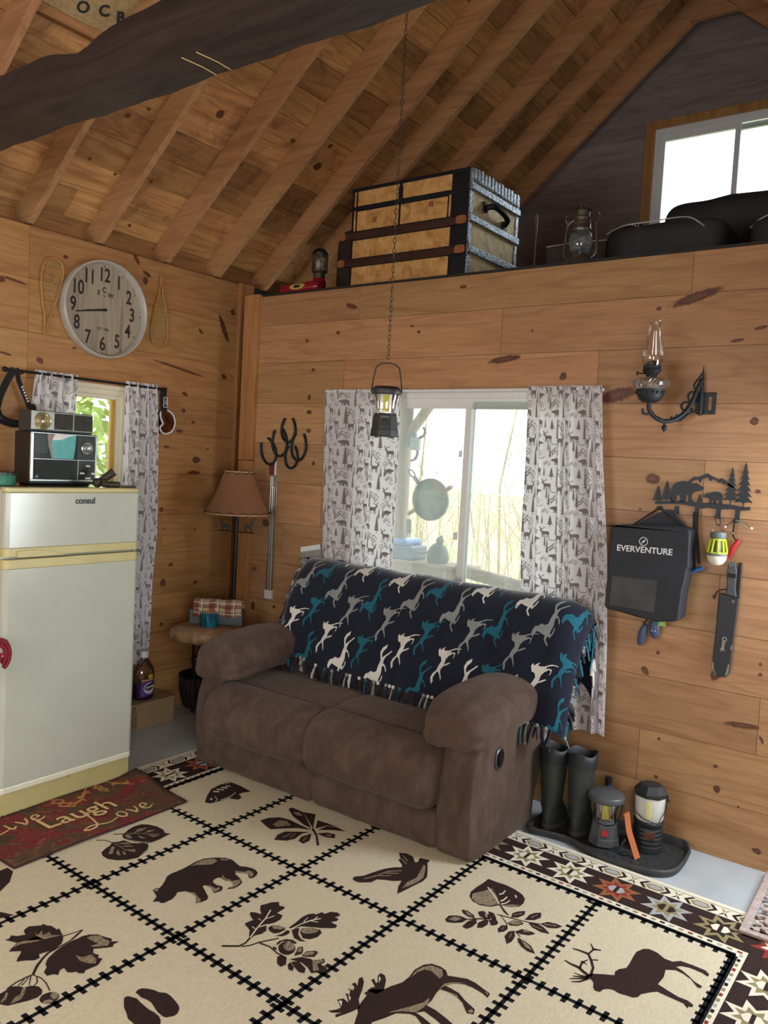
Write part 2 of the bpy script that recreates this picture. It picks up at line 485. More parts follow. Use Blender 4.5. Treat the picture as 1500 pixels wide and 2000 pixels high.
def wall_boards(axis, rows, joints, openings, u0, u1, face, depth, mb=None):
    """horizontal boards on a wall: axis 0 runs in x (face at y), axis 1 runs in y (face at x)"""
    mb = mb or MB()
    g = 0.0009
    for i in range(len(rows)-1):
        z0, z1 = rows[i], rows[i+1]
        js = sorted([u0, u1]+[j for j in joints.get(i, []) if u0 < j < u1])
        for a, b in zip(js[:-1], js[1:]):
            rects = [(a+g, b-g, z0+g, z1-g)]
            for (oa, ob, oz0, oz1) in openings:
                nr = []
                for (ra, rb, ra0, rb0) in rects:
                    if ob <= ra or oa >= rb or oz1 <= ra0 or oz0 >= rb0: nr.append((ra, rb, ra0, rb0)); continue
                    if oa > ra: nr.append((ra, oa, ra0, rb0))
                    if ob < rb: nr.append((ob, rb, ra0, rb0))
                    xa, xb = max(ra, oa), min(rb, ob)
                    if oz0 > ra0: nr.append((xa, xb, ra0, oz0))
                    if oz1 < rb0: nr.append((xa, xb, oz1, rb0))
                rects = nr
            rn = rng.uniform(0.02, 1)
            for (ra, rb, ra0, rb0) in rects:
                if axis == 0: mb.box(ra, rb, min(face, face+depth), max(face, face+depth), ra0, rb0, rn=rn)
                else: mb.box(min(face, face+depth), max(face, face+depth), ra, rb, ra0, rb0, rn=rn)
    return mb
def knots(mb, ks, fn, mi):
    for u, z, ru, rz, a in ks:
        ca, sa = math.cos(R(a)), math.sin(R(a))
        q = [(-1, -1), (1, -1), (1, 1), (-1, 1)]
        pts = [fn(u+(x*ru*1.08*ca-y*rz*1.08*sa), z+(x*ru*1.08*sa+y*rz*1.08*ca)) for x, y in q]
        n = len(mb.f)
        mb.add(pts, [(0, 1, 2, 3)], mi, None, 0.5)
        mb.uv[n] = [(x*1.25, y*1.25) for x, y in q]

XL, RX1, RY0 = -0.24, 4.64, -5.4          # left wall, right wall, rear wall
PL, SL = 2.80, 0.85                        # plate height, roof slope
RIDX = 2.20
def rz(x): return PL + SL*((x if x < RIDX else 2*RIDX-x)-XL)

# floor
mb = MB(); mb.box(XL-0.14, RX1+0.14, RY0-0.14, 0.30, -0.1, 0)
structure(mb.build('floor', CONC))
# back wall with the window and the glazed door beyond the frame
WIN = (0.96, 2.375, 0.93, 2.055)
DOOR = (3.42, 4.28, 0.0, 2.05)
rows = [0, 0.245, 0.49, 0.737, 0.985, 1.241, 1.49, 1.735, 1.984, 2.233, 2.466, 2.652]
jt = {0: [1.4, 2.2], 1: [2.7], 2: [0.8, 3.2], 3: [2.455], 4: [0.4, 3.0], 5: [0.7], 6: [2.9], 7: [0.69], 8: [0.826, 2.378], 9: [1.85], 10: [0.915, 2.785]}
mb = wall_boards(0, rows, jt, [WIN, DOOR], 0.122, RX1, 0.0, 0.02)
knots(mb, KNOTS_BACK, lambda u, z: (u, -0.0006, z), 1)
for a, b, c, d in ((0.122, WIN[0], 0, 2.6), (WIN[1], DOOR[0], 0, 2.6), (DOOR[1], RX1, 0, 2.6), (WIN[0], WIN[1], 0, WIN[2]), (WIN[0], DOOR[1], WIN[3], 2.6)):
    mb.box(a, b, 0.0205, 0.12, c, d, 2)
structure(mb.build('wall_back', [PINE, KNOT, DARKW]), 'horizontal knotty pine boards around the wide window')
# left wall
WL = (-1.245, -0.685, 0.85, 2.01)
LY1 = 0.27
rows = [0, 0.25, 0.5, 0.752, 1.004, 1.253, 1.507, 1.759, 1.998, 2.238, 2.52, 2.79]
jt = {1: [-2.5], 2: [-0.5], 3: [-3], 4: [-0.42], 5: [-2.2], 6: [-3.1], 7: [-2.0], 8: [-1.345], 9: [-1.345, -3.3], 10: [-1.35, -3.9]}
mb = wall_boards(1, rows, jt, [WL], RY0, LY1, XL, -0.02)
knots(mb, KNOTS_LEFT, lambda u, z: (XL+0.0006, u, z), 1)
for a, b, c, d in ((RY0, WL[0], 0, 2.77), (WL[1], LY1, 0, 2.77), (WL[0], WL[1], 0, WL[2]), (WL[0], WL[1], WL[3], 2.77)):
    mb.box(XL-0.12, XL-0.0205, a, b, c, d, 2)
mb.box(XL-0.14, XL-0.12, RY0, 2.3, 2.5, 2.93, 0)
mb.box(XL-0.12, XL-0.02, 0.27, 2.3, 2.5, 2.80, 2)
mb.box(XL-0.12, 0.122, LY1, LY1+0.02, 0, 2.6, 2)
structure(mb.build('wall_left', [PINE_L, KNOT, DARKW]), 'horizontal knotty pine boards behind the clock and the fridge')
# right and rear walls (behind the camera)
WR = (-4.7, -3.1, 0.85, 2.15)
rows = [i*0.245 for i in range(12)]
mb = wall_boards(1, rows, {1: [-2], 4: [-3], 7: [-1]}, [WR], RY0, 0.0, RX1, 0.02)
structure(mb.build('wall_right', PINE_L))
WB = (0.5, 2.5, 0.9, 2.2)
mb = wall_boards(0, rows, {1: [2], 4: [3], 7: [1]}, [WB], XL, RX1, RY0, -0.02)
mb.add([(XL, RY0-0.03, PL), (RX1, RY0-0.03, PL), (RIDX, RY0-0.03, rz(RIDX)+0.2)], [(0, 1, 2)])
structure(mb.build('wall_rear', PINE))
# corner posts
mb = MB(); mb.box(XL, XL+0.028, 0.14, 0.262, 0, 2.80, rn=0.3)
structure(mb.build('trim_1', PINE_V, bevel=0.003), 'upright corner board on the left wall')
mb = MB(); mb.box(0.0, 0.122, -0.028, 0.262, 1.62, 2.665, rn=0.7); mb.box(0.001, 0.1205, -0.026, 0.262, 0, 1.6165, rn=0.55)
structure(mb.build('trim_2', PINE_V, bevel=0.003), 'upright corner board on the window wall')
# loft deck and gable
GY = 2.20
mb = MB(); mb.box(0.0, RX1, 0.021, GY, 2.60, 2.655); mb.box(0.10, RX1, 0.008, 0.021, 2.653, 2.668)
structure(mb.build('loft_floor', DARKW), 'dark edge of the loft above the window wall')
GW = (1.765, 2.755, 3.38, 4.165)
mb = MB()
rows = [2.655+i*0.24 for i in range(11)]
for i in range(10):
    z0, z1 = rows[i]+0.001, rows[i+1]-0.001
    xa = max(XL, XL+(z0-PL-0.2)/SL); xb = 2*RIDX-xa
    segs = [(xa, xb)]
    if z1 > GW[2] and z0 < GW[3]: segs = [(xa, GW[0]), (GW[1], xb)]
    rn = rng.random()
    for a, b in segs:
        if b-a > 0.02 and xb > xa: mb.box(a, b, GY, GY+0.02, z0, z1, rn=rn)
    if len(segs) == 2:
        if z0 < GW[2] < z1: mb.box(GW[0], GW[1], GY, GY+0.02, z0, GW[2], rn=rn)
        if z0 < GW[3] < z1: mb.box(GW[0], GW[1], GY, GY+0.02, GW[3], z1, rn=rn)
structure(mb.build('wall_gable', GABLE), 'shadowed board gable at the end of the loft')

# roof decks
def deck(name, sgn):
    mb = MB(); w = 0.178
    L = math.hypot(1, SL); n = int((RIDX-XL+0.35)*L/w)+1
    for i in range(n):
        s0, s1 = XL+i*w/L-0.35, XL+(i+1)*w/L-0.35-0.0030
        s1 = min(s1, RIDX)
        js = sorted([RY0-0.05, GY+0.1]+[rng.uniform(-5, 1.6) for _ in range(2)])
        for a, b in zip(js[:-1], js[1:]):
            rn = rng.random(); off = 0.184+rng.uniform(0, 0.002)
            vs = []
            for th in (0, 0.022):
                for s_ in (s0, s1):
                    for y in (a+0.001, b-0.001):
                        x = s_ if sgn > 0 else 2*RIDX-s_
                        vs.append((x-sgn*0.5*th, y, PL+SL*(s_-XL)+off+th))
            fs = [(0, 1, 3, 2), (4, 6, 7, 5), (0, 4, 5, 1), (2, 3, 7, 6), (0, 2, 6, 4), (1, 5, 7, 3)]
            if sgn < 0: fs = [tuple(reversed(f)) for f in fs]
            mb.add(vs, fs, 0, None, rn)
    return mb
mb = deck('a', 1)
def roofp(x, off=0.183): return PL+SL*(x-XL)+off
mb.add([(XL-0.35, RY0-0.05, PL-0.35*SL+0.208), (RIDX, RY0-0.05, PL+SL*(RIDX-XL)+0.208), (RIDX, GY+0.1, PL+SL*(RIDX-XL)+0.208), (XL-0.35, GY+0.1, PL-0.35*SL+0.208)], [(0, 1, 2, 3)], 2)
ROOF_KNOTS = [(-0.031, -1.149, 0.0125), (-0.031, -0.756, 0.0142), (0.37, -0.621, 0.0279), (0.47, 0.189, 0.0175), (-0.056, -0.974, 0.0106), (-0.268, -0.716, 0.0118), (0.26, -1.008, 0.0125), (0.41, -0.083, 0.0196), (0.354, 0.209, 0.0321), (0.204, -0.3, 0.0126), (0.123, -0.914, 0.0211), (0.202, -1.09, 0.0172)]
for x, y, r in ROOF_KNOTS:
    n = len(mb.f)
    mb.add([(x+a*r*0.9, y+b*r*1.2, PL+SL*(x+a*r*0.9-XL)+0.1825) for a, b in ((-1, -1), (1, -1), (1, 1), (-1, 1))], [(0, 3, 2, 1)], 1, None, 0.5)
    mb.uv[n] = [(-1.08, -1.08), (-1.08, 1.08), (1.08, 1.08), (1.08, -1.08)]
structure(mb.build('ceiling_left', [DECK, KNOT, DARKW]), 'rough stained roof boards above the clock wall')
structure(deck('b', -1).build('ceiling_right', DECK))
# rafters: 2x6 lumber
RAF_Y = [-0.905, -0.435, -0.02, 0.41, 0.765, 1.24, 1.67, 2.09]
RAF_Y = [-1.33, -1.795, -2.22, -2.66, -3.10, -3.54, -3.98, -4.42, -4.86, -5.3]+RAF_Y
RAF_Y.sort()
RLAB = {-1.33: 'pine rafter nearest the upper left corner, cut off by the dark beam', -0.905: 'pine rafter landing above the clock',
        -0.435: 'pine rafter landing right of the clock', -0.02: 'last full pine rafter before the corner posts', 0.41: 'pine rafter running down beside the trunk',
        0.765: 'pine rafter passing behind the trunk', 1.24: 'third rafter counted from the gable', 1.67: 'rafter next to the gable rafter', 2.09: 'rafter lying against the gable wall'}
for sgn in (1, -1):
    for y in RAF_Y:
        mb = MB()
        prof = [(XL+0.002, rz(XL+0.002)), (RIDX-0.012, rz(RIDX-0.012)), (RIDX-0.012, rz(RIDX-0.012)+0.182), (XL-0.25, rz(XL-0.25)+0.182), (XL-0.119, PL)]
        if sgn < 0: prof = [(2*RIDX-x, z) for x, z in prof]
        M = FR((0, y, 0), (1, 0, 0), (0, 0, 1), (0, -1, 0))
        mb.prism(prof, 0, 0.038, 0, M, rn=rng.uniform(0.1, 1))
        o = mb.build('rafter', RAFT)
        structure(o, RLAB.get(y) if sgn > 0 else None)
mb = MB(); mb.box(RIDX-0.012, RIDX+0.012, RY0, GY, rz(RIDX)-0.02, rz(RIDX)+0.185, rn=0.5)
structure(mb.build('ridge_beam', wood('ridge_lumber', 1, (196, 140, 88), (176, 120, 72), (134, 84, 50), tintv=0.25)))
mb = MB(); mb.prism([(2.04, 4.74), (2.36, 4.74), (2.2, 4.87)], 0, 0.036, 0, FR((0, 2.047, 0), (1, 0, 0), (0, 0, 1), (0, -1, 0)), 0.6)
structure(mb.build('collar_tie', RAFT), 'short tie board under the ridge at the gable')
# hewn tie beam crossing the room
def beam():
    nu, nv = 90, 20
    rb = random.Random(3)
    per = []
    def fn(u, v):
        x = XL+u*(RX1-XL)
        a = v*4
        k = int(a) % 4; t = a-int(a)
        y0, y1, z0, z1 = -2.245, -2.105, 2.73, 2.885
        c = [(y0, z0), (y1, z0), (y1, z1), (y0, z1), (y0, z0)]
        y = c[k][0]+(c[k+1][0]-c[k][0])*t; z = c[k][1]+(c[k+1][1]-c[k][1])*t
        w = 0.006*math.sin(x*7.1+k*2)+0.005*math.sin(x*17.3+k)+0.003*math.sin(x*41+3*k)
        if k in (0,) and t > 0.5 or (k == 1): y += w*0.8
        if k == 3 or k == 0: z += 0.7*w*(1-abs(t-0.5))
        # waney dip on the upper edge
        if z > 2.8: z -= 0.03*math.exp(-((x-1.55)/0.10)**2)-0.02*math.exp(-((x-2.2)/0.4)**2)
        return (x, y, z)
    mb = MB(); mb.grid(fn, nu, nv)
    return mb
b = structure(beam().build('beam', BEAMW, smooth=35), 'dark hewn tie beam crossing the upper left corner')
mb = MB()
for x in (2.03, 2.09): mb.tube([(x, -2.236, 2.727), (x+0.012, -2.17, 2.7255), (x+0.006, -2.115, 2.728)], 0.0012, 6)
tag(mb.build('twine', plain('jute_twine', (206, 178, 120), 0.8)), 'two pale twine ties stapled under the dark beam', 'twine')
mb = MB(); mb.lathe([(0.001, 0), (0.036, 0.001), (0.036, 0.02), (0.026, 0.03), (0.001, 0.032)], 24, 0, FR((2.345, -2.243, 2.885), (1, 0, 0), (0, 0, 1), (0, -1, 0)))
tag(mb.build('insulator_knob', BLACK, smooth=40), 'round black knob on the side of the dark beam', 'knob')

# ------------------------------------------------------------------ windows
GLASSW = glass('window_glass', (0.97, 0.99, 0.985), 0.03, fog=0.15, fogc=(0.9, 0.93, 0.92))  # fog puts the washed-out haze over the outside view into the pane
GLASSC = glass('clean_glass', (0.98, 1, 0.99), 0.03)
def window(name, axis, u0, u1, z0, z1, face, mull, mats, fw=0.045, depth=0.06, casing=None, label=None):
    """slider: outer frame, two sashes, panes. axis 0: in x, axis 1: in y. face = inner plane, grows outward"""
    W_, G_ = mats[0], mats[1]
    def P(mb, a, b, d0, d1, c, d, mi=0):
        if axis == 0: mb.box(a, b, face+d0, face+d1, c, d, mi)
        else: mb.box(face-d1, face-d0, a, b, c, d, mi)
    mb = MB()
    P(mb, u0, u1, 0, depth+0.03, z1-fw, z1); P(mb, u0, u1, 0, depth+0.03, z0, z0+fw)
    P(mb, u0, u0+fw, 0, depth+0.03, z0+fw, z1-fw); P(mb, u1-fw, u1, 0, depth+0.03, z0+fw, z1-fw)
    P(mb, u0+fw, u1-fw, depth*0.15, depth*0.5, z1-fw-0.018, z1-fw)
    root = structure(mb.build(name, W_, bevel=0.002), label)
    for i, (a, b, d) in enumerate(((u0+fw, mull+0.022, 0.012), (mull-0.022, u1-fw, 0.046))):
        s = MB(); st = 0.036
        P(s, a, b, d, d+0.03, z1-fw-st-0.016, z1-fw-0.016); P(s, a, b, d, d+0.03, z0+fw, z0+fw+st)
        P(s, a, a+st, d, d+0.03, z0+fw+st, z1-fw-st-0.016); P(s, b-st, b, d, d+0.03, z0+fw+st, z1-fw-st-0.016)
        so = s.build('sash', W_ if i == 0 else mats[2], root, bevel=0.0015)
        g = MB(); P(g, a+st-0.004, b-st+0.004, d+0.012, d+0.016, z0+fw+st-0.004, z1-fw-st-0.012)
        g.build('pane', G_, so)
    return root
VGRN = plain('grey_green_vinyl', (168, 178, 172), 0.4, var=0.05)
w2 = window('window_2', 0, WIN[0], WIN[1], WIN[2], WIN[3], 0.0, 1.672, (WHITEPL, GLASSW, VGRN), label='wide sliding window behind the loveseat')
lk = MB(); lk.box(1.640, 1.652, -0.004, 0.014, 1.70, 1.735); lk.box(1.634, 1.652, -0.004, 0.014, 1.26, 1.30)
lk.build('sash_latch', WHITEPL, w2, bevel=0.002)
w3 = window('window_3', 0, GW[0]+0.032, GW[1]-0.032, GW[2], GW[3]-0.032, GY-0.005, 2.355, (WHITEPL, GLASSC, VGRN), fw=0.035, label='small sliding gable window')
mb = MB()
mb.box(GW[0]-0.03, GW[0]+0.032, GY-0.03, GY, GW[2], GW[3]+0.02, rn=0.9); mb.box(GW[1]-0.032, GW[1]+0.03, GY-0.03, GY, GW[2], GW[3]+0.02, rn=0.9)
mb.box(GW[0]-0.03, GW[1]+0.03, GY-0.032, GY, GW[3]-0.032, GW[3]+0.02, rn=0.8)
mb.build('window_casing', PINE_V, w3, bevel=0.002)
# left window with stepped white trim
mb = MB()
F0 = 0.0
for (k, w, d0, d1) in ((0, 0.026, -0.016, 0.02), (1, 0.030, 0.006, 0.05), (2, 0.022, 0.022, 0.07)):
    o_ = (0, 0.026, 0.056)[k]
    a, b, c, d = WL[0]+o_, WL[1]-o_, WL[2]+o_, WL[3]-o_
    X0, X1 = XL-d1, XL-d0
    mb.box(X0, X1, a, b, d-w, d); mb.box(X0, X1, a, b, c, c+w); mb.box(X0, X1, a, a+w, c+w, d-w); mb.box(X0, X1, b-w, b, c+w, d-w)
w1 = structure(mb.build('window_1', plain('cream_trim', (232, 224, 200), 0.45, var=0.04), bevel=0.002), 'narrow white trimmed window behind the fridge')
mb = MB(); a, b, c, d = WL[0]+0.078, WL[1]-0.078, WL[2]+0.078, WL[3]-0.078
mb.box(XL-0.065, XL-0.04, b-0.026, b, c, d, rn=0.4); mb.box(XL-0.065, XL-0.04, a, a+0.026, c, d, rn=0.4); mb.box(XL-0.065, XL-0.04, a, b, c, c+0.03, rn=0.4)
mb.build('sash', wood('yellow_sash', 2, (214, 170, 84), (200, 152, 70), (160, 112, 50), tintv=0.1), w1, bevel=0.002)
mb = MB(); mb.box(XL-0.058, XL-0.054, a, b, c, d); mb.build('pane', GLASSC, w1)
# rear and right windows, the door
window('window_4', 0, WB[0], WB[1], WB[2], WB[3], RY0-0.07, 1.5, (WHITEPL, GLASSC, WHITEPL))
window('window_5', 1, WR[0], WR[1], WR[2], WR[3], RX1+0.08, -3.9, (WHITEPL, GLASSC, WHITEPL))
mb = MB(); a, b, c, d = DOOR
mb.box(a, b, 0.02, 0.06, 0, 0.25); mb.box(a, b, 0.02, 0.06, 1.93, d); mb.box(a, a+0.12, 0.02, 0.06, 0.25, 1.93); mb.box(b-0.12, b, 0.02, 0.06, 0.25, 1.93)
dr = structure(mb.build('door_1', WHITEPL, bevel=0.004))
mb = MB(); mb.box(a+0.12, b-0.12, 0.036, 0.042, 0.25, 1.93); mb.build('pane', GLASSC, dr)
mb = MB(); mb.ball((a+0.06, -0.035, 1.0), 0.028); mb.cyl((a+0.06, -0.03, 1.0), (a+0.06, 0.02, 1.0), 0.01); mb.build('door_knob', CHROME, dr, smooth=40)
RUG_ART = [
('d',[(1.577,-1.858),(1.567,-1.839),(1.559,-1.826),(1.534,-1.815),(1.513,-1.808),(1.509,-1.791),(1.519,-1.782),(1.509,-1.760),(1.493,-1.735),(1.472,-1.709),(1.466,-1.683),(1.469,-1.659),(1.470,-1.625),(1.467,-1.591),(1.463,-1.556),(1.468,-1.519),(1.493,-1.484),(1.526,-1.457),(1.559,-1.449),(1.596,-1.459),(1.619,-1.465),(1.643,-1.451),(1.666,-1.444),(1.688,-1.444),(1.708,-1.454),(1.720,-1.471),(1.724,-1.496),(1.712,-1.506),(1.688,-1.486),(1.645,-1.511),(1.650,-1.520),(1.663,-1.523),(1.692,-1.532),(1.717,-1.546),(1.726,-1.569),(1.727,-1.597),(1.714,-1.617),(1.707,-1.613),(1.710,-1.584),(1.682,-1.569),(1.660,-1.580),(1.633,-1.577),(1.622,-1.582),(1.622,-1.605),(1.635,-1.621),(1.663,-1.624),(1.679,-1.616),(1.694,-1.624),(1.705,-1.644),(1.695,-1.671),(1.672,-1.657),(1.649,-1.651),(1.627,-1.656),(1.628,-1.666),(1.662,-1.683),(1.698,-1.701),(1.712,-1.718),(1.710,-1.740),(1.699,-1.762),(1.685,-1.746),(1.665,-1.730),(1.637,-1.727),(1.607,-1.732),(1.591,-1.756),(1.605,-1.776),(1.615,-1.800),(1.614,-1.836),(1.603,-1.845),(1.593,-1.841)]),
('m',[(1.478,-1.596),(1.472,-1.568),(1.475,-1.525),(1.497,-1.493),(1.522,-1.496),(1.528,-1.530),(1.508,-1.554),(1.488,-1.573)]),
('m',[(1.632,-1.506),(1.667,-1.484),(1.668,-1.466),(1.688,-1.464),(1.710,-1.475),(1.712,-1.498),(1.688,-1.484),(1.647,-1.510)]),
('m',[(1.682,-1.569),(1.685,-1.558),(1.696,-1.536),(1.714,-1.553),(1.721,-1.591),(1.713,-1.611),(1.710,-1.584)]),
('m',[(1.618,-1.558),(1.647,-1.569),(1.672,-1.562),(1.680,-1.569),(1.658,-1.577),(1.632,-1.573)]),
('m',[(1.631,-1.653),(1.649,-1.643),(1.676,-1.645),(1.680,-1.628),(1.693,-1.638),(1.692,-1.666),(1.670,-1.655)]),
('m',[(1.617,-1.728),(1.644,-1.716),(1.669,-1.727),(1.691,-1.732),(1.704,-1.743),(1.699,-1.758),(1.686,-1.744),(1.665,-1.730),(1.637,-1.727)]),
('m',[(1.514,-1.806),(1.513,-1.792),(1.521,-1.787),(1.533,-1.799),(1.525,-1.806)]),
('m',[(1.517,-1.477),(1.547,-1.457),(1.551,-1.466),(1.529,-1.483)]),
('d',[(1.409,-2.323),(1.411,-2.308),(1.399,-2.296),(1.418,-2.285),(1.430,-2.262),(1.412,-2.258),(1.400,-2.249),(1.394,-2.230),(1.420,-2.200),(1.415,-2.191),(1.435,-2.187),(1.447,-2.179),(1.482,-2.179),(1.478,-2.170),(1.525,-2.185),(1.547,-2.198),(1.564,-2.215),(1.573,-2.245),(1.569,-2.267),(1.561,-2.293),(1.581,-2.302),(1.580,-2.320),(1.560,-2.338),(1.545,-2.360),(1.530,-2.347),(1.514,-2.328),(1.504,-2.321),(1.477,-2.348),(1.466,-2.327),(1.460,-2.303),(1.425,-2.316)]),
('m',[(1.435,-2.234),(1.464,-2.239),(1.449,-2.215),(1.478,-2.229),(1.472,-2.202),(1.497,-2.210),(1.525,-2.185),(1.508,-2.216),(1.490,-2.267),(1.469,-2.302),(1.468,-2.337),(1.452,-2.304),(1.463,-2.281),(1.502,-2.238),(1.466,-2.244)]),
('d',[(1.577,-2.165),(1.576,-2.146),(1.586,-2.124),(1.607,-2.106),(1.637,-2.099),(1.663,-2.090),(1.672,-2.101),(1.693,-2.083),(1.692,-2.106),(1.702,-2.116),(1.690,-2.133),(1.665,-2.164),(1.686,-2.177),(1.705,-2.171),(1.718,-2.182),(1.730,-2.174),(1.743,-2.193),(1.750,-2.207),(1.746,-2.228),(1.743,-2.245),(1.753,-2.256),(1.741,-2.267),(1.727,-2.268),(1.723,-2.277),(1.712,-2.287),(1.683,-2.281),(1.684,-2.296),(1.701,-2.313),(1.688,-2.319),(1.680,-2.337),(1.657,-2.334),(1.639,-2.313),(1.624,-2.309),(1.602,-2.287),(1.586,-2.252),(1.577,-2.216),(1.574,-2.180)]),
('m',[(1.595,-2.143),(1.599,-2.123),(1.620,-2.104),(1.645,-2.108),(1.670,-2.103),(1.684,-2.123),(1.659,-2.157),(1.645,-2.160),(1.653,-2.137)]),
('m',[(1.650,-2.220),(1.678,-2.214),(1.687,-2.185),(1.720,-2.189),(1.737,-2.204),(1.721,-2.218),(1.688,-2.229)]),
('d',[(1.543,-2.123),(1.552,-2.152),(1.567,-2.186),(1.570,-2.219),(1.571,-2.266),(1.585,-2.297),(1.607,-2.331),(1.637,-2.362),(1.647,-2.360),(1.618,-2.330),(1.595,-2.297),(1.581,-2.269),(1.576,-2.221),(1.573,-2.188),(1.562,-2.154),(1.548,-2.124)]),
('d',[(1.543,-2.122),(1.536,-2.156),(1.527,-2.187),(1.532,-2.189),(1.540,-2.158),(1.548,-2.124)]),
('d',[(1.639,-2.360),(1.636,-2.382),(1.636,-2.413),(1.645,-2.448),(1.651,-2.449),(1.642,-2.414),(1.642,-2.384),(1.645,-2.362)]),
('d',[(1.646,-2.364),(1.677,-2.356),(1.710,-2.360),(1.750,-2.372),(1.751,-2.369),(1.709,-2.356),(1.674,-2.352),(1.642,-2.361)]),
('d',[(1.643,-2.371),(1.679,-2.397),(1.682,-2.396),(1.647,-2.369)]),
('d',[(1.661,-2.362),(1.684,-2.374),(1.693,-2.391),(1.698,-2.392),(1.688,-2.372),(1.663,-2.359)]),
('d',[(1.643,-2.378),(1.656,-2.397),(1.663,-2.412),(1.668,-2.412),(1.660,-2.397),(1.647,-2.378)]),
('d',[(1.641,-2.388),(1.656,-2.419),(1.660,-2.419),(1.645,-2.389)]),
('d',[(1.648,-2.485),(1.653,-2.472),(1.652,-2.456),(1.647,-2.434),(1.662,-2.418),(1.679,-2.412),(1.686,-2.394),(1.707,-2.381),(1.730,-2.383),(1.746,-2.395),(1.750,-2.412),(1.745,-2.432),(1.737,-2.451),(1.720,-2.486),(1.698,-2.497),(1.691,-2.508)]),
('m',[(1.661,-2.458),(1.669,-2.456),(1.690,-2.474),(1.695,-2.490),(1.688,-2.491),(1.676,-2.471)]),
('m',[(1.679,-2.416),(1.684,-2.409),(1.706,-2.425),(1.723,-2.445),(1.719,-2.479),(1.700,-2.450),(1.702,-2.438)]),
('d',[(1.789,-2.365),(1.797,-2.370),(1.802,-2.377),(1.804,-2.386),(1.804,-2.395),(1.800,-2.404),(1.793,-2.410),(1.785,-2.415),(1.775,-2.416),(1.766,-2.414),(1.759,-2.409),(1.753,-2.401),(1.751,-2.392),(1.752,-2.383),(1.756,-2.374),(1.762,-2.368),(1.771,-2.363),(1.780,-2.362)]),
('m',[(1.789,-2.367),(1.793,-2.371),(1.796,-2.375),(1.797,-2.379),(1.796,-2.382),(1.793,-2.385),(1.789,-2.386),(1.783,-2.386),(1.777,-2.385),(1.772,-2.382),(1.767,-2.379),(1.764,-2.375),(1.763,-2.371),(1.764,-2.367),(1.767,-2.364),(1.772,-2.363),(1.778,-2.363),(1.783,-2.365)]),
('m',[(1.797,-2.389),(1.799,-2.391),(1.800,-2.394),(1.800,-2.398),(1.798,-2.402),(1.795,-2.406),(1.792,-2.410),(1.788,-2.412),(1.785,-2.413),(1.782,-2.413),(1.780,-2.411),(1.779,-2.408),(1.779,-2.404),(1.781,-2.400),(1.783,-2.395),(1.787,-2.392),(1.790,-2.390),(1.794,-2.389)]),
('d',[(1.926,-1.735),(1.929,-1.712),(1.933,-1.701),(1.900,-1.685),(1.888,-1.671),(1.905,-1.660),(1.929,-1.655),(1.906,-1.639),(1.884,-1.615),(1.893,-1.594),(1.899,-1.575),(1.918,-1.554),(1.937,-1.572),(1.957,-1.563),(1.964,-1.578),(1.964,-1.612),(1.990,-1.610),(2.002,-1.635),(2.001,-1.661),(1.989,-1.687),(1.995,-1.698),(2.013,-1.716),(2.015,-1.742),(2.004,-1.763),(2.006,-1.791),(1.988,-1.774),(1.968,-1.752),(1.937,-1.741)]),
('b',[(1.931,-1.613),(1.956,-1.665),(1.974,-1.721),(1.999,-1.783),(2.005,-1.784),(1.980,-1.722),(1.962,-1.666),(1.937,-1.614)]),
('b',[(1.969,-1.631),(1.959,-1.671),(1.962,-1.674),(1.973,-1.633)]),
('b',[(1.941,-1.684),(1.957,-1.686),(1.955,-1.683),(1.939,-1.681)]),
('b',[(1.961,-1.735),(1.980,-1.737),(1.978,-1.734),(1.959,-1.731)]),
('b',[(1.981,-1.725),(1.988,-1.704),(1.994,-1.688),(1.989,-1.685),(1.983,-1.700),(1.976,-1.722)]),
('d',[(1.968,-1.882),(2.012,-1.845),(2.016,-1.817),(2.004,-1.778),(1.996,-1.776),(2.008,-1.814),(2.004,-1.839),(1.961,-1.875)]),
('d',[(2.019,-1.840),(2.036,-1.816),(2.047,-1.782),(2.063,-1.753),(2.079,-1.723),(2.074,-1.719),(2.058,-1.748),(2.041,-1.778),(2.031,-1.812),(2.014,-1.835)]),
('d',[(2.050,-1.787),(2.087,-1.779),(2.131,-1.789),(2.173,-1.788),(2.170,-1.782),(2.129,-1.783),(2.084,-1.773),(2.046,-1.780)]),
('d',[(2.058,-1.653),(2.056,-1.616),(2.049,-1.573),(2.052,-1.546),(2.063,-1.528),(2.075,-1.526),(2.081,-1.501),(2.096,-1.502),(2.103,-1.478),(2.124,-1.465),(2.143,-1.469),(2.143,-1.484),(2.136,-1.494),(2.155,-1.495),(2.159,-1.508),(2.146,-1.528),(2.176,-1.529),(2.183,-1.543),(2.173,-1.556),(2.141,-1.581),(2.087,-1.616),(2.072,-1.649)]),
('b',[(2.104,-1.533),(2.086,-1.565),(2.075,-1.603),(2.069,-1.652),(2.074,-1.655),(2.079,-1.607),(2.091,-1.569),(2.108,-1.537)]),
('b',[(2.066,-1.560),(2.072,-1.591),(2.076,-1.592),(2.069,-1.562)]),
('b',[(2.087,-1.533),(2.090,-1.555),(2.094,-1.556),(2.091,-1.535)]),
('b',[(2.113,-1.558),(2.090,-1.569),(2.093,-1.572),(2.115,-1.562)]),
('d',[(2.005,-1.701),(2.006,-1.680),(2.024,-1.666),(2.051,-1.660),(2.058,-1.673),(2.055,-1.698),(2.045,-1.712),(2.024,-1.711)]),
('m',[(2.008,-1.682),(2.025,-1.667),(2.051,-1.663),(2.044,-1.682),(2.022,-1.693)]),
('d',[(2.059,-1.719),(2.067,-1.692),(2.064,-1.667),(2.076,-1.665),(2.084,-1.681),(2.079,-1.704)]),
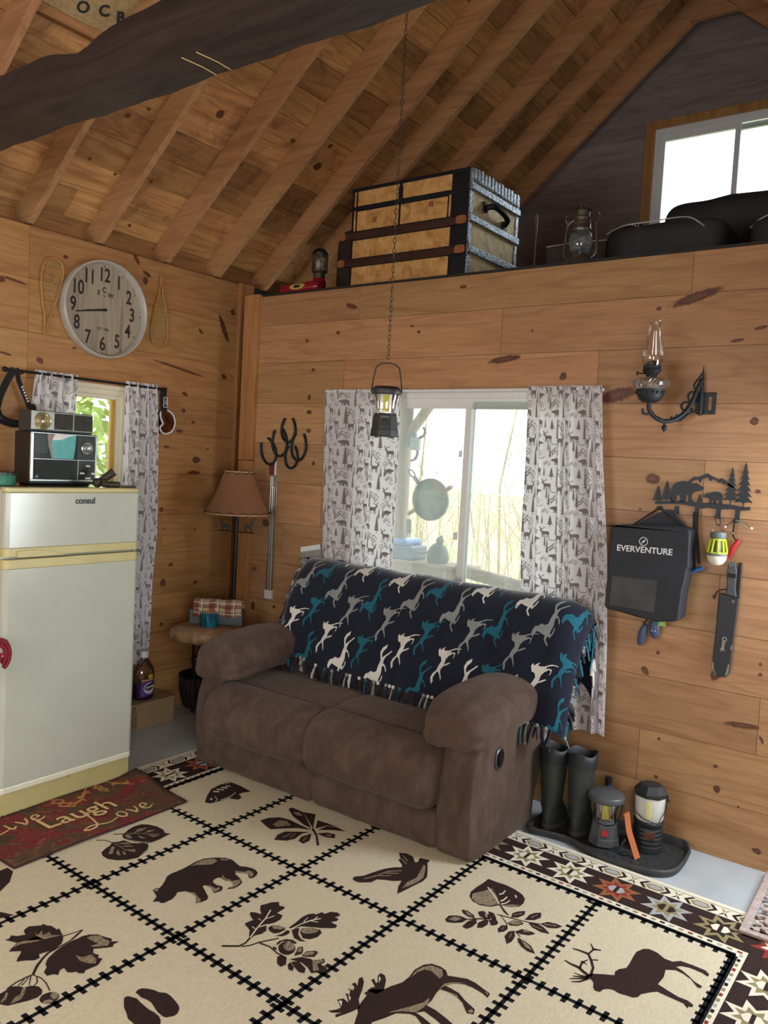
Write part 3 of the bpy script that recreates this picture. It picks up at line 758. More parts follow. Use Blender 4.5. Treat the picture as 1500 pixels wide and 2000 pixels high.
('d',[(2.106,-1.646),(2.095,-1.625),(2.118,-1.601),(2.148,-1.589),(2.166,-1.600),(2.171,-1.631),(2.159,-1.657),(2.138,-1.667)]),
('m',[(2.097,-1.627),(2.120,-1.603),(2.148,-1.594),(2.149,-1.616),(2.128,-1.642),(2.108,-1.644)]),
('d',[(2.077,-1.657),(2.080,-1.638),(2.088,-1.629),(2.109,-1.659),(2.135,-1.674),(2.159,-1.674),(2.142,-1.686),(2.114,-1.685)]),
('d',[(2.158,-1.726),(2.165,-1.737),(2.169,-1.749),(2.169,-1.760),(2.165,-1.769),(2.158,-1.775),(2.148,-1.778),(2.136,-1.777),(2.125,-1.772),(2.115,-1.764),(2.107,-1.754),(2.103,-1.742),(2.103,-1.731),(2.107,-1.721),(2.115,-1.715),(2.125,-1.712),(2.136,-1.713),(2.148,-1.718)]),
('m',[(2.150,-1.720),(2.155,-1.728),(2.158,-1.735),(2.158,-1.742),(2.155,-1.749),(2.150,-1.753),(2.143,-1.755),(2.136,-1.754),(2.128,-1.751),(2.121,-1.746),(2.116,-1.739),(2.114,-1.731),(2.114,-1.724),(2.116,-1.717),(2.121,-1.713),(2.128,-1.711),(2.136,-1.712),(2.143,-1.715)]),
('d',[(2.094,-1.754),(2.088,-1.733),(2.099,-1.707),(2.120,-1.696),(2.142,-1.701),(2.141,-1.709),(2.115,-1.710),(2.098,-1.729),(2.100,-1.750)]),
('d',[(2.094,-1.769),(2.106,-1.765),(2.119,-1.775),(2.106,-1.779)]),
('d',[(2.145,-1.801),(2.147,-1.786),(2.174,-1.786),(2.195,-1.812),(2.191,-1.832),(2.170,-1.827)]),
('d',[(2.199,-1.809),(2.197,-1.793),(2.225,-1.806),(2.234,-1.824),(2.218,-1.825)]),
('d',[(2.197,-1.790),(2.216,-1.773),(2.256,-1.785),(2.270,-1.806),(2.253,-1.814),(2.221,-1.802)]),
('d',[(2.184,-1.784),(2.206,-1.748),(2.234,-1.737),(2.258,-1.736),(2.265,-1.706),(2.282,-1.719),(2.280,-1.738),(2.305,-1.736),(2.313,-1.752),(2.304,-1.770),(2.286,-1.792),(2.257,-1.777),(2.227,-1.771)]),
('d',[(2.183,-1.760),(2.161,-1.717),(2.169,-1.702),(2.185,-1.717),(2.195,-1.736)]),
('d',[(2.202,-1.744),(2.197,-1.714),(2.219,-1.691),(2.231,-1.695),(2.237,-1.721),(2.215,-1.740)]),
('m',[(2.197,-1.728),(2.208,-1.708),(2.222,-1.699),(2.225,-1.717),(2.209,-1.738)]),
('m',[(2.244,-1.739),(2.265,-1.715),(2.277,-1.720),(2.269,-1.744),(2.295,-1.764),(2.284,-1.780)]),
('m',[(2.175,-1.740),(2.167,-1.719),(2.172,-1.710),(2.187,-1.729)]),
('d',[(2.510,-1.704),(2.518,-1.676),(2.534,-1.638),(2.535,-1.601),(2.527,-1.558),(2.534,-1.517),(2.552,-1.494),(2.582,-1.488),(2.606,-1.493),(2.626,-1.513),(2.647,-1.502),(2.683,-1.485),(2.715,-1.486),(2.753,-1.497),(2.775,-1.502),(2.779,-1.525),(2.754,-1.516),(2.721,-1.512),(2.691,-1.515),(2.655,-1.538),(2.638,-1.562),(2.665,-1.561),(2.698,-1.564),(2.731,-1.582),(2.776,-1.599),(2.784,-1.621),(2.766,-1.630),(2.731,-1.597),(2.702,-1.584),(2.669,-1.582),(2.645,-1.587),(2.646,-1.617),(2.653,-1.649),(2.654,-1.679),(2.686,-1.680),(2.727,-1.689),(2.763,-1.700),(2.793,-1.722),(2.771,-1.734),(2.708,-1.715),(2.664,-1.707),(2.647,-1.728),(2.676,-1.732),(2.713,-1.742),(2.741,-1.766),(2.722,-1.776),(2.656,-1.742),(2.636,-1.745),(2.604,-1.769),(2.592,-1.804),(2.572,-1.849),(2.589,-1.883),(2.551,-1.915),(2.528,-1.869),(2.515,-1.841),(2.502,-1.828),(2.493,-1.795),(2.487,-1.762),(2.474,-1.758),(2.481,-1.729)]),
('d',[(2.442,-1.894),(2.457,-1.874),(2.463,-1.858),(2.439,-1.841),(2.431,-1.837),(2.442,-1.820),(2.466,-1.826),(2.445,-1.806),(2.429,-1.796),(2.445,-1.795),(2.434,-1.777),(2.420,-1.773),(2.441,-1.771),(2.433,-1.755),(2.417,-1.748),(2.422,-1.736),(2.438,-1.746),(2.417,-1.712),(2.422,-1.700),(2.441,-1.716),(2.459,-1.748),(2.479,-1.792),(2.506,-1.821),(2.496,-1.858),(2.485,-1.885),(2.479,-1.901),(2.469,-1.892),(2.479,-1.873),(2.457,-1.892)]),
('d',[(2.473,-1.744),(2.475,-1.722),(2.482,-1.712),(2.464,-1.700),(2.452,-1.694),(2.454,-1.681),(2.473,-1.696),(2.474,-1.687),(2.455,-1.662),(2.454,-1.645),(2.470,-1.645),(2.488,-1.662),(2.506,-1.695),(2.513,-1.708),(2.506,-1.738)]),
('m',[(2.541,-1.604),(2.534,-1.560),(2.540,-1.527),(2.557,-1.502),(2.595,-1.498),(2.614,-1.524),(2.615,-1.544),(2.575,-1.529),(2.551,-1.536),(2.542,-1.566)]),
('m',[(2.583,-1.784),(2.608,-1.737),(2.639,-1.676),(2.641,-1.644),(2.652,-1.665),(2.652,-1.695),(2.647,-1.728),(2.613,-1.750)]),
('m',[(2.646,-1.625),(2.641,-1.582),(2.639,-1.556),(2.656,-1.532),(2.691,-1.507),(2.658,-1.542),(2.644,-1.571),(2.646,-1.610)]),
('m',[(2.763,-1.621),(2.766,-1.604),(2.777,-1.609),(2.779,-1.623)]),
('m',[(2.757,-1.505),(2.768,-1.504),(2.775,-1.517)]),
('m',[(2.665,-1.583),(2.697,-1.577),(2.711,-1.585),(2.697,-1.584)]),
('b',[(2.438,-1.839),(2.446,-1.832),(2.461,-1.853)]),
('b',[(2.442,-1.797),(2.457,-1.803),(2.465,-1.819)]),
('b',[(2.421,-1.753),(2.436,-1.759),(2.437,-1.766)]),
('b',[(2.460,-1.662),(2.472,-1.668),(2.480,-1.690)]),
('d',[(2.984,-1.188),(3.015,-1.165),(3.043,-1.147),(3.037,-1.126),(3.043,-1.104),(3.059,-1.082),(3.059,-1.048),(3.055,-1.004),(3.054,-0.966),(3.067,-0.932),(3.083,-0.920),(3.112,-0.923),(3.142,-0.941),(3.169,-0.940),(3.189,-0.917),(3.227,-0.914),(3.269,-0.915),(3.286,-0.929),(3.287,-0.945),(3.264,-0.937),(3.226,-0.936),(3.201,-0.945),(3.187,-0.962),(3.208,-0.968),(3.236,-0.985),(3.260,-1.004),(3.284,-1.011),(3.286,-1.025),(3.274,-1.028),(3.247,-0.999),(3.217,-0.985),(3.193,-0.982),(3.165,-1.002),(3.173,-1.048),(3.170,-1.098),(3.202,-1.109),(3.242,-1.120),(3.270,-1.118),(3.291,-1.129),(3.290,-1.144),(3.281,-1.144),(3.281,-1.158),(3.263,-1.142),(3.219,-1.140),(3.181,-1.138),(3.165,-1.156),(3.145,-1.185),(3.141,-1.207),(3.131,-1.220),(3.113,-1.223),(3.089,-1.229),(3.068,-1.224),(3.052,-1.231),(3.042,-1.244),(3.039,-1.263),(3.024,-1.267),(3.014,-1.257),(3.006,-1.233),(2.993,-1.220),(2.977,-1.226),(2.972,-1.207)]),
('d',[(2.989,-1.207),(2.977,-1.154),(2.956,-1.118),(2.934,-1.090),(2.937,-1.058),(2.957,-1.044),(2.955,-1.038),(2.931,-1.048),(2.927,-1.093),(2.951,-1.128),(2.970,-1.159),(2.979,-1.209)]),
('d',[(2.937,-1.052),(2.913,-1.025),(2.912,-1.029),(2.934,-1.061)]),
('d',[(2.929,-1.085),(2.898,-1.088),(2.875,-1.094),(2.877,-1.100),(2.900,-1.097),(2.932,-1.098)]),
('d',[(2.952,-1.120),(2.971,-1.106),(2.969,-1.100),(2.950,-1.114)]),
('d',[(2.980,-1.200),(2.955,-1.190),(2.934,-1.179),(2.905,-1.181),(2.882,-1.177),(2.882,-1.182),(2.907,-1.191),(2.935,-1.193),(2.955,-1.204),(2.980,-1.215)]),
('d',[(2.943,-1.187),(2.937,-1.156),(2.943,-1.127),(2.941,-1.123),(2.929,-1.151),(2.935,-1.187)]),
('d',[(2.949,-1.150),(2.926,-1.144),(2.927,-1.150),(2.950,-1.155)]),
('d',[(2.981,-1.209),(2.957,-1.220),(2.934,-1.222),(2.935,-1.225),(2.959,-1.226),(2.983,-1.216)]),
('d',[(2.978,-1.213),(2.938,-1.241),(2.940,-1.246),(2.981,-1.222)]),
('d',[(2.980,-1.217),(2.936,-1.261),(2.938,-1.265),(2.984,-1.227)]),
('d',[(2.979,-1.219),(2.966,-1.252),(2.947,-1.272),(2.949,-1.276),(2.970,-1.260),(2.986,-1.228)]),
('d',[(2.421,-0.874),(2.457,-0.874),(2.498,-0.869),(2.541,-0.876),(2.579,-0.890),(2.602,-0.913),(2.612,-0.946),(2.611,-0.976),(2.587,-1.003),(2.550,-1.018),(2.528,-1.053),(2.492,-1.070),(2.457,-1.063),(2.431,-1.041),(2.418,-1.009),(2.417,-0.965),(2.421,-0.916)]),
('m',[(2.430,-1.016),(2.456,-0.965),(2.467,-0.929),(2.515,-0.974),(2.547,-1.012),(2.520,-1.053),(2.482,-1.066),(2.447,-1.052)]),
('m',[(2.554,-1.017),(2.582,-0.985),(2.607,-0.968),(2.599,-0.989),(2.579,-1.007)]),
('b',[(2.451,-0.938),(2.498,-0.974),(2.544,-1.017),(2.545,-1.012),(2.499,-0.968),(2.451,-0.931)]),
('b',[(2.514,-0.909),(2.516,-0.935),(2.509,-0.949),(2.514,-0.956),(2.522,-0.940),(2.519,-0.913)]),
('b',[(2.541,-0.946),(2.541,-0.975),(2.536,-0.990),(2.542,-0.996),(2.547,-0.980),(2.546,-0.950)]),
('b',[(2.561,-0.962),(2.560,-0.988),(2.548,-1.008),(2.553,-1.014),(2.564,-0.993),(2.566,-0.966)]),
('b',[(2.560,-0.918),(2.573,-0.932),(2.575,-0.926),(2.562,-0.912)]),
('d',[(2.440,-1.028),(2.493,-1.032),(2.541,-1.022),(2.539,-1.016),(2.491,-1.026),(2.438,-1.022)]),
('d',[(2.487,-0.993),(2.530,-1.002),(2.529,-0.997),(2.486,-0.989)]),
('d',[(2.479,-1.034),(2.522,-1.029),(2.521,-1.025),(2.478,-1.030)]),
('d',[(2.550,-1.021),(2.583,-1.051),(2.607,-1.063),(2.606,-1.055),(2.584,-1.040),(2.551,-1.014)]),
('d',[(2.445,-1.240),(2.442,-1.211),(2.460,-1.191),(2.482,-1.183),(2.508,-1.183),(2.502,-1.216),(2.479,-1.240),(2.459,-1.250)]),
('d',[(2.457,-1.142),(2.475,-1.134),(2.508,-1.144),(2.525,-1.161),(2.499,-1.168),(2.472,-1.160)]),
('d',[(2.515,-1.238),(2.514,-1.193),(2.529,-1.161),(2.544,-1.182),(2.544,-1.219),(2.535,-1.241)]),
('d',[(2.510,-1.115),(2.522,-1.096),(2.550,-1.107),(2.570,-1.129),(2.552,-1.137),(2.530,-1.137)]),
('d',[(2.560,-1.209),(2.547,-1.179),(2.555,-1.142),(2.568,-1.138),(2.579,-1.166),(2.575,-1.196)]),
('d',[(2.538,-1.085),(2.559,-1.083),(2.584,-1.108),(2.580,-1.127),(2.556,-1.117)]),
('d',[(2.568,-1.138),(2.582,-1.110),(2.603,-1.130),(2.605,-1.147),(2.592,-1.162)]),
('d',[(2.622,-1.066),(2.612,-1.036),(2.624,-1.009),(2.642,-0.991),(2.651,-1.017),(2.641,-1.050)]),
('d',[(2.667,-1.048),(2.665,-1.004),(2.674,-0.979),(2.692,-0.960),(2.706,-0.992),(2.696,-1.024)]),
('d',[(2.721,-1.032),(2.738,-1.001),(2.768,-0.991),(2.792,-0.994),(2.781,-1.019),(2.755,-1.037)]),
('d',[(2.687,-1.055),(2.708,-1.040),(2.736,-1.042),(2.761,-1.057),(2.777,-1.069),(2.748,-1.080),(2.709,-1.073)]),
('d',[(2.628,-1.108),(2.637,-1.077),(2.660,-1.067),(2.677,-1.072),(2.666,-1.100),(2.643,-1.116)]),
('d',[(2.619,-1.165),(2.620,-1.134),(2.636,-1.123),(2.648,-1.143),(2.645,-1.167),(2.632,-1.183)]),
('d',[(2.660,-1.190),(2.658,-1.152),(2.671,-1.137),(2.689,-1.165),(2.695,-1.202),(2.689,-1.228)]),
('d',[(2.674,-1.142),(2.688,-1.107),(2.722,-1.099),(2.738,-1.103),(2.723,-1.128),(2.695,-1.141)]),
('d',[(2.700,-1.166),(2.725,-1.168),(2.759,-1.181),(2.790,-1.214),(2.763,-1.218),(2.735,-1.208),(2.711,-1.188)]),
('m',[(2.451,-1.232),(2.462,-1.200),(2.490,-1.196),(2.478,-1.227)]),
('m',[(2.468,-1.140),(2.498,-1.146),(2.512,-1.157),(2.491,-1.160)]),
('m',[(2.528,-1.094),(2.548,-1.109),(2.559,-1.130),(2.546,-1.126)]),
('m',[(2.631,-1.108),(2.639,-1.081),(2.661,-1.072),(2.670,-1.078),(2.661,-1.097)]),
('m',[(2.690,-1.112),(2.721,-1.104),(2.702,-1.121)]),
('m',[(2.711,-1.167),(2.754,-1.185),(2.773,-1.203),(2.745,-1.200)]),
('d',[(2.510,-1.187),(2.540,-1.155),(2.570,-1.130),(2.566,-1.122),(2.536,-1.148),(2.506,-1.180)]),
('d',[(2.575,-1.085),(2.623,-1.073),(2.674,-1.059),(2.724,-1.038),(2.722,-1.032),(2.672,-1.054),(2.621,-1.067),(2.573,-1.079)]),
('d',[(2.588,-1.083),(2.625,-1.112),(2.640,-1.135),(2.642,-1.132),(2.626,-1.108),(2.588,-1.079)]),
('d',[(2.675,-1.139),(2.706,-1.159),(2.706,-1.155),(2.675,-1.135)]),
('m',[(2.623,-1.050),(2.642,-1.016),(2.639,-1.012),(2.620,-1.045)]),
('m',[(2.681,-1.021),(2.689,-0.986),(2.686,-0.983),(2.678,-1.017)]),
('m',[(2.734,-1.029),(2.776,-1.007),(2.774,-1.002),(2.732,-1.024)]),
('m',[(2.705,-1.065),(2.743,-1.065),(2.742,-1.060),(2.704,-1.060)]),
('m',[(2.634,-1.161),(2.634,-1.142),(2.631,-1.140),(2.631,-1.159)]),
('m',[(2.680,-1.188),(2.673,-1.158),(2.670,-1.158),(2.677,-1.188)]),
('d',[(1.385,-1.116),(1.392,-1.071),(1.425,-1.032),(1.477,-1.020),(1.553,-1.027),(1.617,-1.030),(1.557,-1.059),(1.511,-1.109),(1.480,-1.148),(1.437,-1.136)]),
('m',[(1.456,-1.111),(1.447,-1.055),(1.478,-1.040),(1.520,-1.058),(1.484,-1.113)]),
('d',[(1.561,-1.209),(1.539,-1.164),(1.541,-1.121),(1.581,-1.085),(1.625,-1.050),(1.610,-1.084),(1.620,-1.141),(1.607,-1.179)]),
('m',[(1.578,-1.172),(1.578,-1.120),(1.571,-1.115),(1.571,-1.167)]),
('m',[(1.603,-1.154),(1.590,-1.107),(1.584,-1.104),(1.598,-1.151)]),
('d',[(1.643,-1.146),(1.627,-1.109),(1.640,-1.057),(1.678,-1.113),(1.677,-1.152)]),
('m',[(1.662,-1.133),(1.649,-1.092),(1.643,-1.089),(1.655,-1.130)]),
('d',[(1.394,-0.940),(1.395,-0.916),(1.467,-0.918),(1.607,-1.019),(1.553,-1.013),(1.462,-0.983)]),
('m',[(1.433,-0.950),(1.453,-0.931),(1.496,-0.950),(1.472,-0.966)]),
('d',[(1.656,-1.041),(1.686,-1.000),(1.723,-0.992),(1.742,-1.022),(1.708,-1.040)]),
('m',[(1.692,-1.021),(1.713,-1.005),(1.720,-1.020),(1.704,-1.029)]),
('d',[(1.637,-1.012),(1.643,-0.950),(1.690,-0.934),(1.739,-0.937),(1.686,-0.966)]),
('d',[(1.620,-1.007),(1.572,-0.938),(1.627,-0.930),(1.700,-0.932),(1.640,-0.946)]),
('d',[(1.467,-0.918),(1.523,-0.895),(1.612,-1.014)]),
('d',[(1.611,-1.024),(1.668,-1.061),(1.730,-1.125),(1.736,-1.115),(1.670,-1.051),(1.609,-1.008)]),
('d',[(1.060,-1.155),(1.010,-1.097),(0.969,-1.035),(0.955,-0.969),(0.975,-0.905),(1.032,-0.904),(1.126,-0.919),(1.106,-0.955),(1.105,-0.981),(1.142,-0.996),(1.151,-1.025),(1.120,-1.042),(1.104,-1.040),(1.100,-1.101),(1.086,-1.146)]),
('b',[(1.000,-1.050),(1.023,-1.031),(1.012,-1.021),(0.989,-1.040)]),
('b',[(0.991,-1.019),(1.022,-1.001),(1.013,-0.992),(0.982,-1.010)]),
('b',[(0.990,-0.988),(1.017,-0.973),(1.008,-0.964),(0.981,-0.980)]),
('b',[(0.990,-0.961),(1.012,-0.948),(1.005,-0.941),(0.983,-0.954)]),
('b',[(1.044,-1.081),(1.075,-1.093),(1.091,-1.118),(1.096,-1.119),(1.077,-1.090),(1.042,-1.076)]),
('b',[(1.097,-1.092),(1.102,-1.030),(1.084,-0.980),(1.079,-0.977),(1.096,-1.027),(1.092,-1.088)]),
('b',[(1.059,-1.106),(1.061,-1.109),(1.063,-1.112),(1.064,-1.115),(1.064,-1.117),(1.062,-1.119),(1.060,-1.119),(1.057,-1.118),(1.054,-1.117),(1.050,-1.114),(1.048,-1.111),(1.046,-1.108),(1.045,-1.105),(1.045,-1.103),(1.046,-1.102),(1.049,-1.101),(1.052,-1.102),(1.055,-1.104)]),
('d',[(0.967,-1.028),(0.956,-1.025),(0.960,-1.032),(0.971,-1.035)]),
('d',[(0.966,-1.010),(0.955,-1.007),(0.959,-1.014),(0.970,-1.017)]),
('d',[(0.965,-0.992),(0.954,-0.988),(0.958,-0.995),(0.969,-0.999)]),
('d',[(0.964,-0.973),(0.952,-0.970),(0.957,-0.977),(0.968,-0.981)]),
('d',[(0.963,-0.955),(0.951,-0.951),(0.955,-0.959),(0.967,-0.962)]),
('d',[(0.962,-0.936),(0.950,-0.933),(0.954,-0.940),(0.966,-0.943)]),
('d',[(0.960,-0.917),(0.949,-0.914),(0.953,-0.921),(0.965,-0.925)]),
('d',[(0.959,-0.898),(0.948,-0.895),(0.952,-0.902),(0.964,-0.906)]),
('d',[(1.057,-1.604),(1.039,-1.569),(1.029,-1.530),(1.034,-1.496),(1.060,-1.476),(1.099,-1.464),(1.144,-1.464),(1.175,-1.479),(1.199,-1.468),(1.199,-1.488),(1.206,-1.532),(1.204,-1.572),(1.185,-1.604),(1.121,-1.618),(1.087,-1.627),(1.063,-1.614)]),
('m',[(1.081,-1.570),(1.061,-1.532),(1.080,-1.499),(1.089,-1.531)]),
('m',[(1.109,-1.536),(1.105,-1.508),(1.123,-1.488),(1.124,-1.510)]),
('m',[(1.066,-1.608),(1.084,-1.591),(1.116,-1.603),(1.102,-1.616)]),
('m',[(1.107,-1.573),(1.156,-1.563),(1.145,-1.580)]),
('m',[(1.132,-1.542),(1.175,-1.511),(1.171,-1.537)]),
('m',[(1.096,-1.630),(1.172,-1.594),(1.195,-1.568),(1.181,-1.601),(1.128,-1.623)]),
('m',[(1.065,-1.595),(1.111,-1.548),(1.171,-1.504),(1.167,-1.501),(1.107,-1.544),(1.060,-1.592)]),
('d',[(1.085,-1.681),(1.098,-1.662),(1.105,-1.637),(1.147,-1.631),(1.202,-1.589),(1.221,-1.601),(1.246,-1.629),(1.259,-1.666),(1.271,-1.690),(1.253,-1.730),(1.226,-1.759),(1.192,-1.776),(1.155,-1.775),(1.126,-1.760),(1.111,-1.730),(1.102,-1.703)]),
('m',[(1.155,-1.748),(1.116,-1.704),(1.125,-1.696),(1.168,-1.736),(1.167,-1.747)]),
('m',[(1.177,-1.727),(1.152,-1.700),(1.204,-1.724),(1.195,-1.732)]),
('m',[(1.175,-1.694),(1.206,-1.701),(1.217,-1.712),(1.202,-1.712)]),
('m',[(1.104,-1.675),(1.131,-1.643),(1.156,-1.635),(1.135,-1.658)]),
('m',[(1.141,-1.675),(1.158,-1.651),(1.181,-1.641),(1.164,-1.664)]),
('m',[(1.176,-1.682),(1.206,-1.654),(1.224,-1.670),(1.205,-1.680)]),
('m',[(1.232,-1.609),(1.248,-1.626),(1.264,-1.665),(1.268,-1.686),(1.254,-1.657)]),
('m',[(1.102,-1.683),(1.143,-1.683),(1.193,-1.687),(1.191,-1.684),(1.140,-1.679),(1.099,-1.680)]),
('d',[(1.025,-1.715),(1.052,-1.690),(1.088,-1.684),(1.084,-1.680),(1.047,-1.685),(1.020,-1.711)]),
('d',[(1.032,-1.636),(1.059,-1.603),(1.054,-1.599),(1.026,-1.632)]),
('d',[(2.015,-1.239),(2.011,-1.222),(2.034,-1.190),(2.044,-1.148),(2.062,-1.090),(2.084,-1.054),(2.108,-1.033),(2.098,-1.016),(2.057,-0.987),(2.066,-0.980),(2.027,-0.939),(2.054,-0.922),(2.087,-0.925),(2.125,-0.961),(2.132,-0.951),(2.118,-0.916),(2.150,-0.906),(2.162,-0.904),(2.166,-0.931),(2.201,-0.983),(2.229,-1.031),(2.234,-1.069),(2.226,-1.125),(2.218,-1.187),(2.213,-1.212),(2.186,-1.169),(2.169,-1.121),(2.144,-1.147),(2.119,-1.159),(2.090,-1.178),(2.087,-1.210),(2.070,-1.228),(2.050,-1.246),(2.030,-1.246)]),
('m',[(2.053,-1.213),(2.075,-1.161),(2.088,-1.102),(2.126,-1.060),(2.121,-1.054),(2.083,-1.096),(2.069,-1.156),(2.048,-1.208)]),
('m',[(2.082,-1.154),(2.117,-1.119),(2.113,-1.114),(2.078,-1.149)]),
('m',[(2.090,-1.119),(2.130,-1.086),(2.126,-1.079),(2.085,-1.113)]),
('m',[(2.067,-0.979),(2.109,-1.002),(2.108,-0.996),(2.066,-0.972)]),
('m',[(2.054,-0.950),(2.094,-0.977),(2.094,-0.970),(2.053,-0.944)]),
('m',[(2.204,-1.169),(2.191,-1.116),(2.201,-1.064),(2.184,-1.014),(2.163,-0.957),(2.172,-0.956),(2.191,-0.985),(2.221,-1.045),(2.222,-1.095)]),
('d',[(1.947,-2.210),(1.942,-2.195),(1.947,-2.184),(1.963,-2.174),(1.982,-2.166),(1.999,-2.164),(2.018,-2.152),(2.039,-2.152),(2.068,-2.158),(2.087,-2.163),(2.103,-2.171),(2.116,-2.189),(2.117,-2.202),(2.105,-2.222),(2.091,-2.225),(2.069,-2.223),(2.051,-2.218),(2.023,-2.209),(2.003,-2.208),(1.980,-2.213)]),
('d',[(1.948,-2.252),(1.941,-2.243),(1.946,-2.234),(1.961,-2.229),(1.973,-2.225),(2.001,-2.229),(2.022,-2.231),(2.042,-2.232),(2.064,-2.230),(2.086,-2.232),(2.104,-2.240),(2.122,-2.258),(2.118,-2.276),(2.092,-2.292),(2.059,-2.298),(2.028,-2.296),(1.998,-2.281),(1.979,-2.274)]),
('d',[(0.973,-2.120),(0.972,-2.072),(1.013,-2.071),(1.077,-2.121),(1.124,-2.193)]),
('d',[(1.222,-2.254),(1.295,-2.225),(1.278,-2.268)]),
]
# ================================================================== RUG
def pile(name, c, var=0.16, rough=0.95, c2=None, sc=160):
    t = NT(name); co = t.coord()
    a = lin(c); b = lin(c2) if c2 else tuple(x*(1-var*1.6) for x in a[:3])+(1,)
    st = t.noise(t.coord(scale=(1, 0.35, 1)), sc, 4, 0.4, 0.7)
    col = t.ramp(st, [(0.32, b), (0.62, a)])
    wr = t.noise(co, 2.2, 3)
    col = t.mix(t.math('MULTIPLY', t.ramp(wr, [(0.4, (0, 0, 0, 1)), (0.7, (1, 1, 1, 1))]), 0.18), col, tuple(x*0.8 for x in a[:3])+(1,))
    t.set(Base_Color=col, Roughness=rough)
    t.p.inputs['Specular IOR Level'].default_value = 0.1
    t.bump(t.noise(t.coord(scale=(1, 0.5, 1)), 230, 3, 0.3, 0.7), 0.55, 0.006)
    return t.mat
RB = pile('rug_beige', (222, 211, 182), 0.10)
RD = pile('rug_brown', (60, 46, 43), 0.2)
RM = pile('rug_mottled', (176, 160, 134), c2=(64, 48, 42), sc=240)
RK = pile('rug_black', (30, 33, 38), 0.2)
RC = pile('rug_cream', (236, 229, 206), 0.06)
RO = pile('rug_olive', (156, 144, 104), 0.14)
RR = pile('rug_rust', (164, 104, 70), 0.14)
RRED = pile('rug_red', (150, 60, 56), 0.14)
RS = pile('rug_silver', (176, 178, 176), 0.1)
RMATS = [RB, RD, RM, RK, RC, RO, RR, RRED, RS]
UX0, UX1, VY0, VY1 = 0.487, 3.645, -3.50, -0.378
FX = [0.80, 1.306, 1.812, 2.318, 2.824, 3.33]
FY = [-0.712, -1.328, -1.945, -2.563, -3.18]
def shear(u, v, z): return (u, v-0.03*(u-1.83), z)
Z0 = 0.010
mb = MB()
P = [shear(u, v, 0) for u, v in ((UX0, VY0), (UX1, VY0), (UX1, VY1), (UX0, VY1))]
mb.add([(x, y, 0.0) for x, y, z in P]+[(x, y, Z0) for x, y, z in P], [(4, 5, 6, 7), (0, 1, 5, 4), (1, 2, 6, 5), (2, 3, 7, 6), (3, 0, 4, 7)], 0)
def lay(poly, mi, lv): mb.flat(poly, lambda u, v: shear(u, v, Z0+0.0004*lv), mi)
def rect(a, b, c, d, mi, lv): mb.add([shear(a, c, Z0+.0004*lv), shear(b, c, Z0+.0004*lv), shear(b, d, Z0+.0004*lv), shear(a, d, Z0+.0004*lv)], [(0, 1, 2, 3)], mi)
# field lattice of stitched bars
def bar(a, b, ticks=(1, 1)):
    (x0, y0), (x1, y1) = a, b
    L = math.hypot(x1-x0, y1-y0); hz = abs(x1-x0) > abs(y1-y0); w = 0.0075
    if hz: rect(min(x0, x1), max(x0, x1), y0-w, y0+w, 3, 1)
    else: rect(x0-w, x0+w, min(y0, y1), max(y0, y1), 3, 1)
    n = int(L/0.0425)
    for k in range(n):
        s = (k+0.5)/n
        px, py = x0+(x1-x0)*s, y0+(y1-y0)*s
        l0, l1 = (0.026 if ticks[0] else 0), (0.026 if ticks[1] else 0)
        if hz: rect(px-0.0085, px+0.0085, py-l0, py+l1, 3, 1)
        else: rect(px-l0, px+l1, py-0.0085, py+0.0085, 3, 1)
for x in FX[1:-1]: bar((x, FY[-1]), (x, FY[0]))
for y in FY[1:-1]: bar((FX[0], y), (FX[-1], y))
bar((FX[0], FY[0]), (FX[-1], FY[0]), (1, 0)); bar((FX[0], FY[-1]), (FX[-1], FY[-1]), (0, 1))
bar((FX[0], FY[-1]), (FX[0], FY[0]), (0, 1)); bar((FX[-1], FY[-1]), (FX[-1], FY[0]), (1, 0))
# border bands
def ring(d0, d1, mi, lv):
    a, b, c, d = UX0+d0, UX1-d0, VY0+d0, VY1-d0
    e, f, g, h = UX0+d1, UX1-d1, VY0+d1, VY1-d1
    rect(a, b, h, d, mi, lv); rect(a, b, c, g, mi, lv); rect(a, e, g, h, mi, lv); rect(f, b, g, h, mi, lv)
ring(0.0, 0.326, 4, 0.25)
ring(0.026, 0.029, 1, 1)
ring(0.100, 0.284, 1, 1)
ring(0.317, 0.334, 3, 1)
def star8(cx, cy, ro, ri, mi, lv, sy=1.0):
    poly = []
    for k in range(16):
        a = PI*k/8+PI/8
        r = ro if k % 2 == 0 else ri
        poly.append((cx+r*math.cos(a), cy+r*math.sin(a)*sy))
    lay(poly, mi, lv)
SCH = [(4, 5, 4), (6, 7, 8), (8, 5, 1), (5, 1, 4), (7, 4, 8)]
def star(cx, cy, i):
    a, b, c = SCH[i % len(SCH)]
    star8(cx, cy, 0.098, 0.054, a, 2); star8(cx, cy, 0.062, 0.036, b, 3)
    lay([(cx-0.036, cy), (cx-0.02, cy+0.024), (cx+0.02, cy+0.024), (cx+0.036, cy), (cx+0.02, cy-0.024), (cx-0.02, cy-0.024)], c, 4)
    rect(cx-0.007, cx+0.007, cy-0.026, cy+0.026, 1 if c != 1 else 5, 5)
d = 0.192
for k, q in enumerate((0, 1, 0, 2, 3, 4, 0, 1, 3, 0, 0, 1, 2, 3, 4)): star(0.663+0.1985*k, VY1-d, q)
for k in range(15): star(0.663+0.1985*k, VY0+d, k)
for k in range(1, 14): star(UX0+d, VY1-d-0.1-0.207*k, (4, 1, 0, 2, 3)[k % 5]); star(UX1-d, VY1-d-0.05-0.205*k, (0, 0, 0, 1, 2, 3, 4)[k % 7])
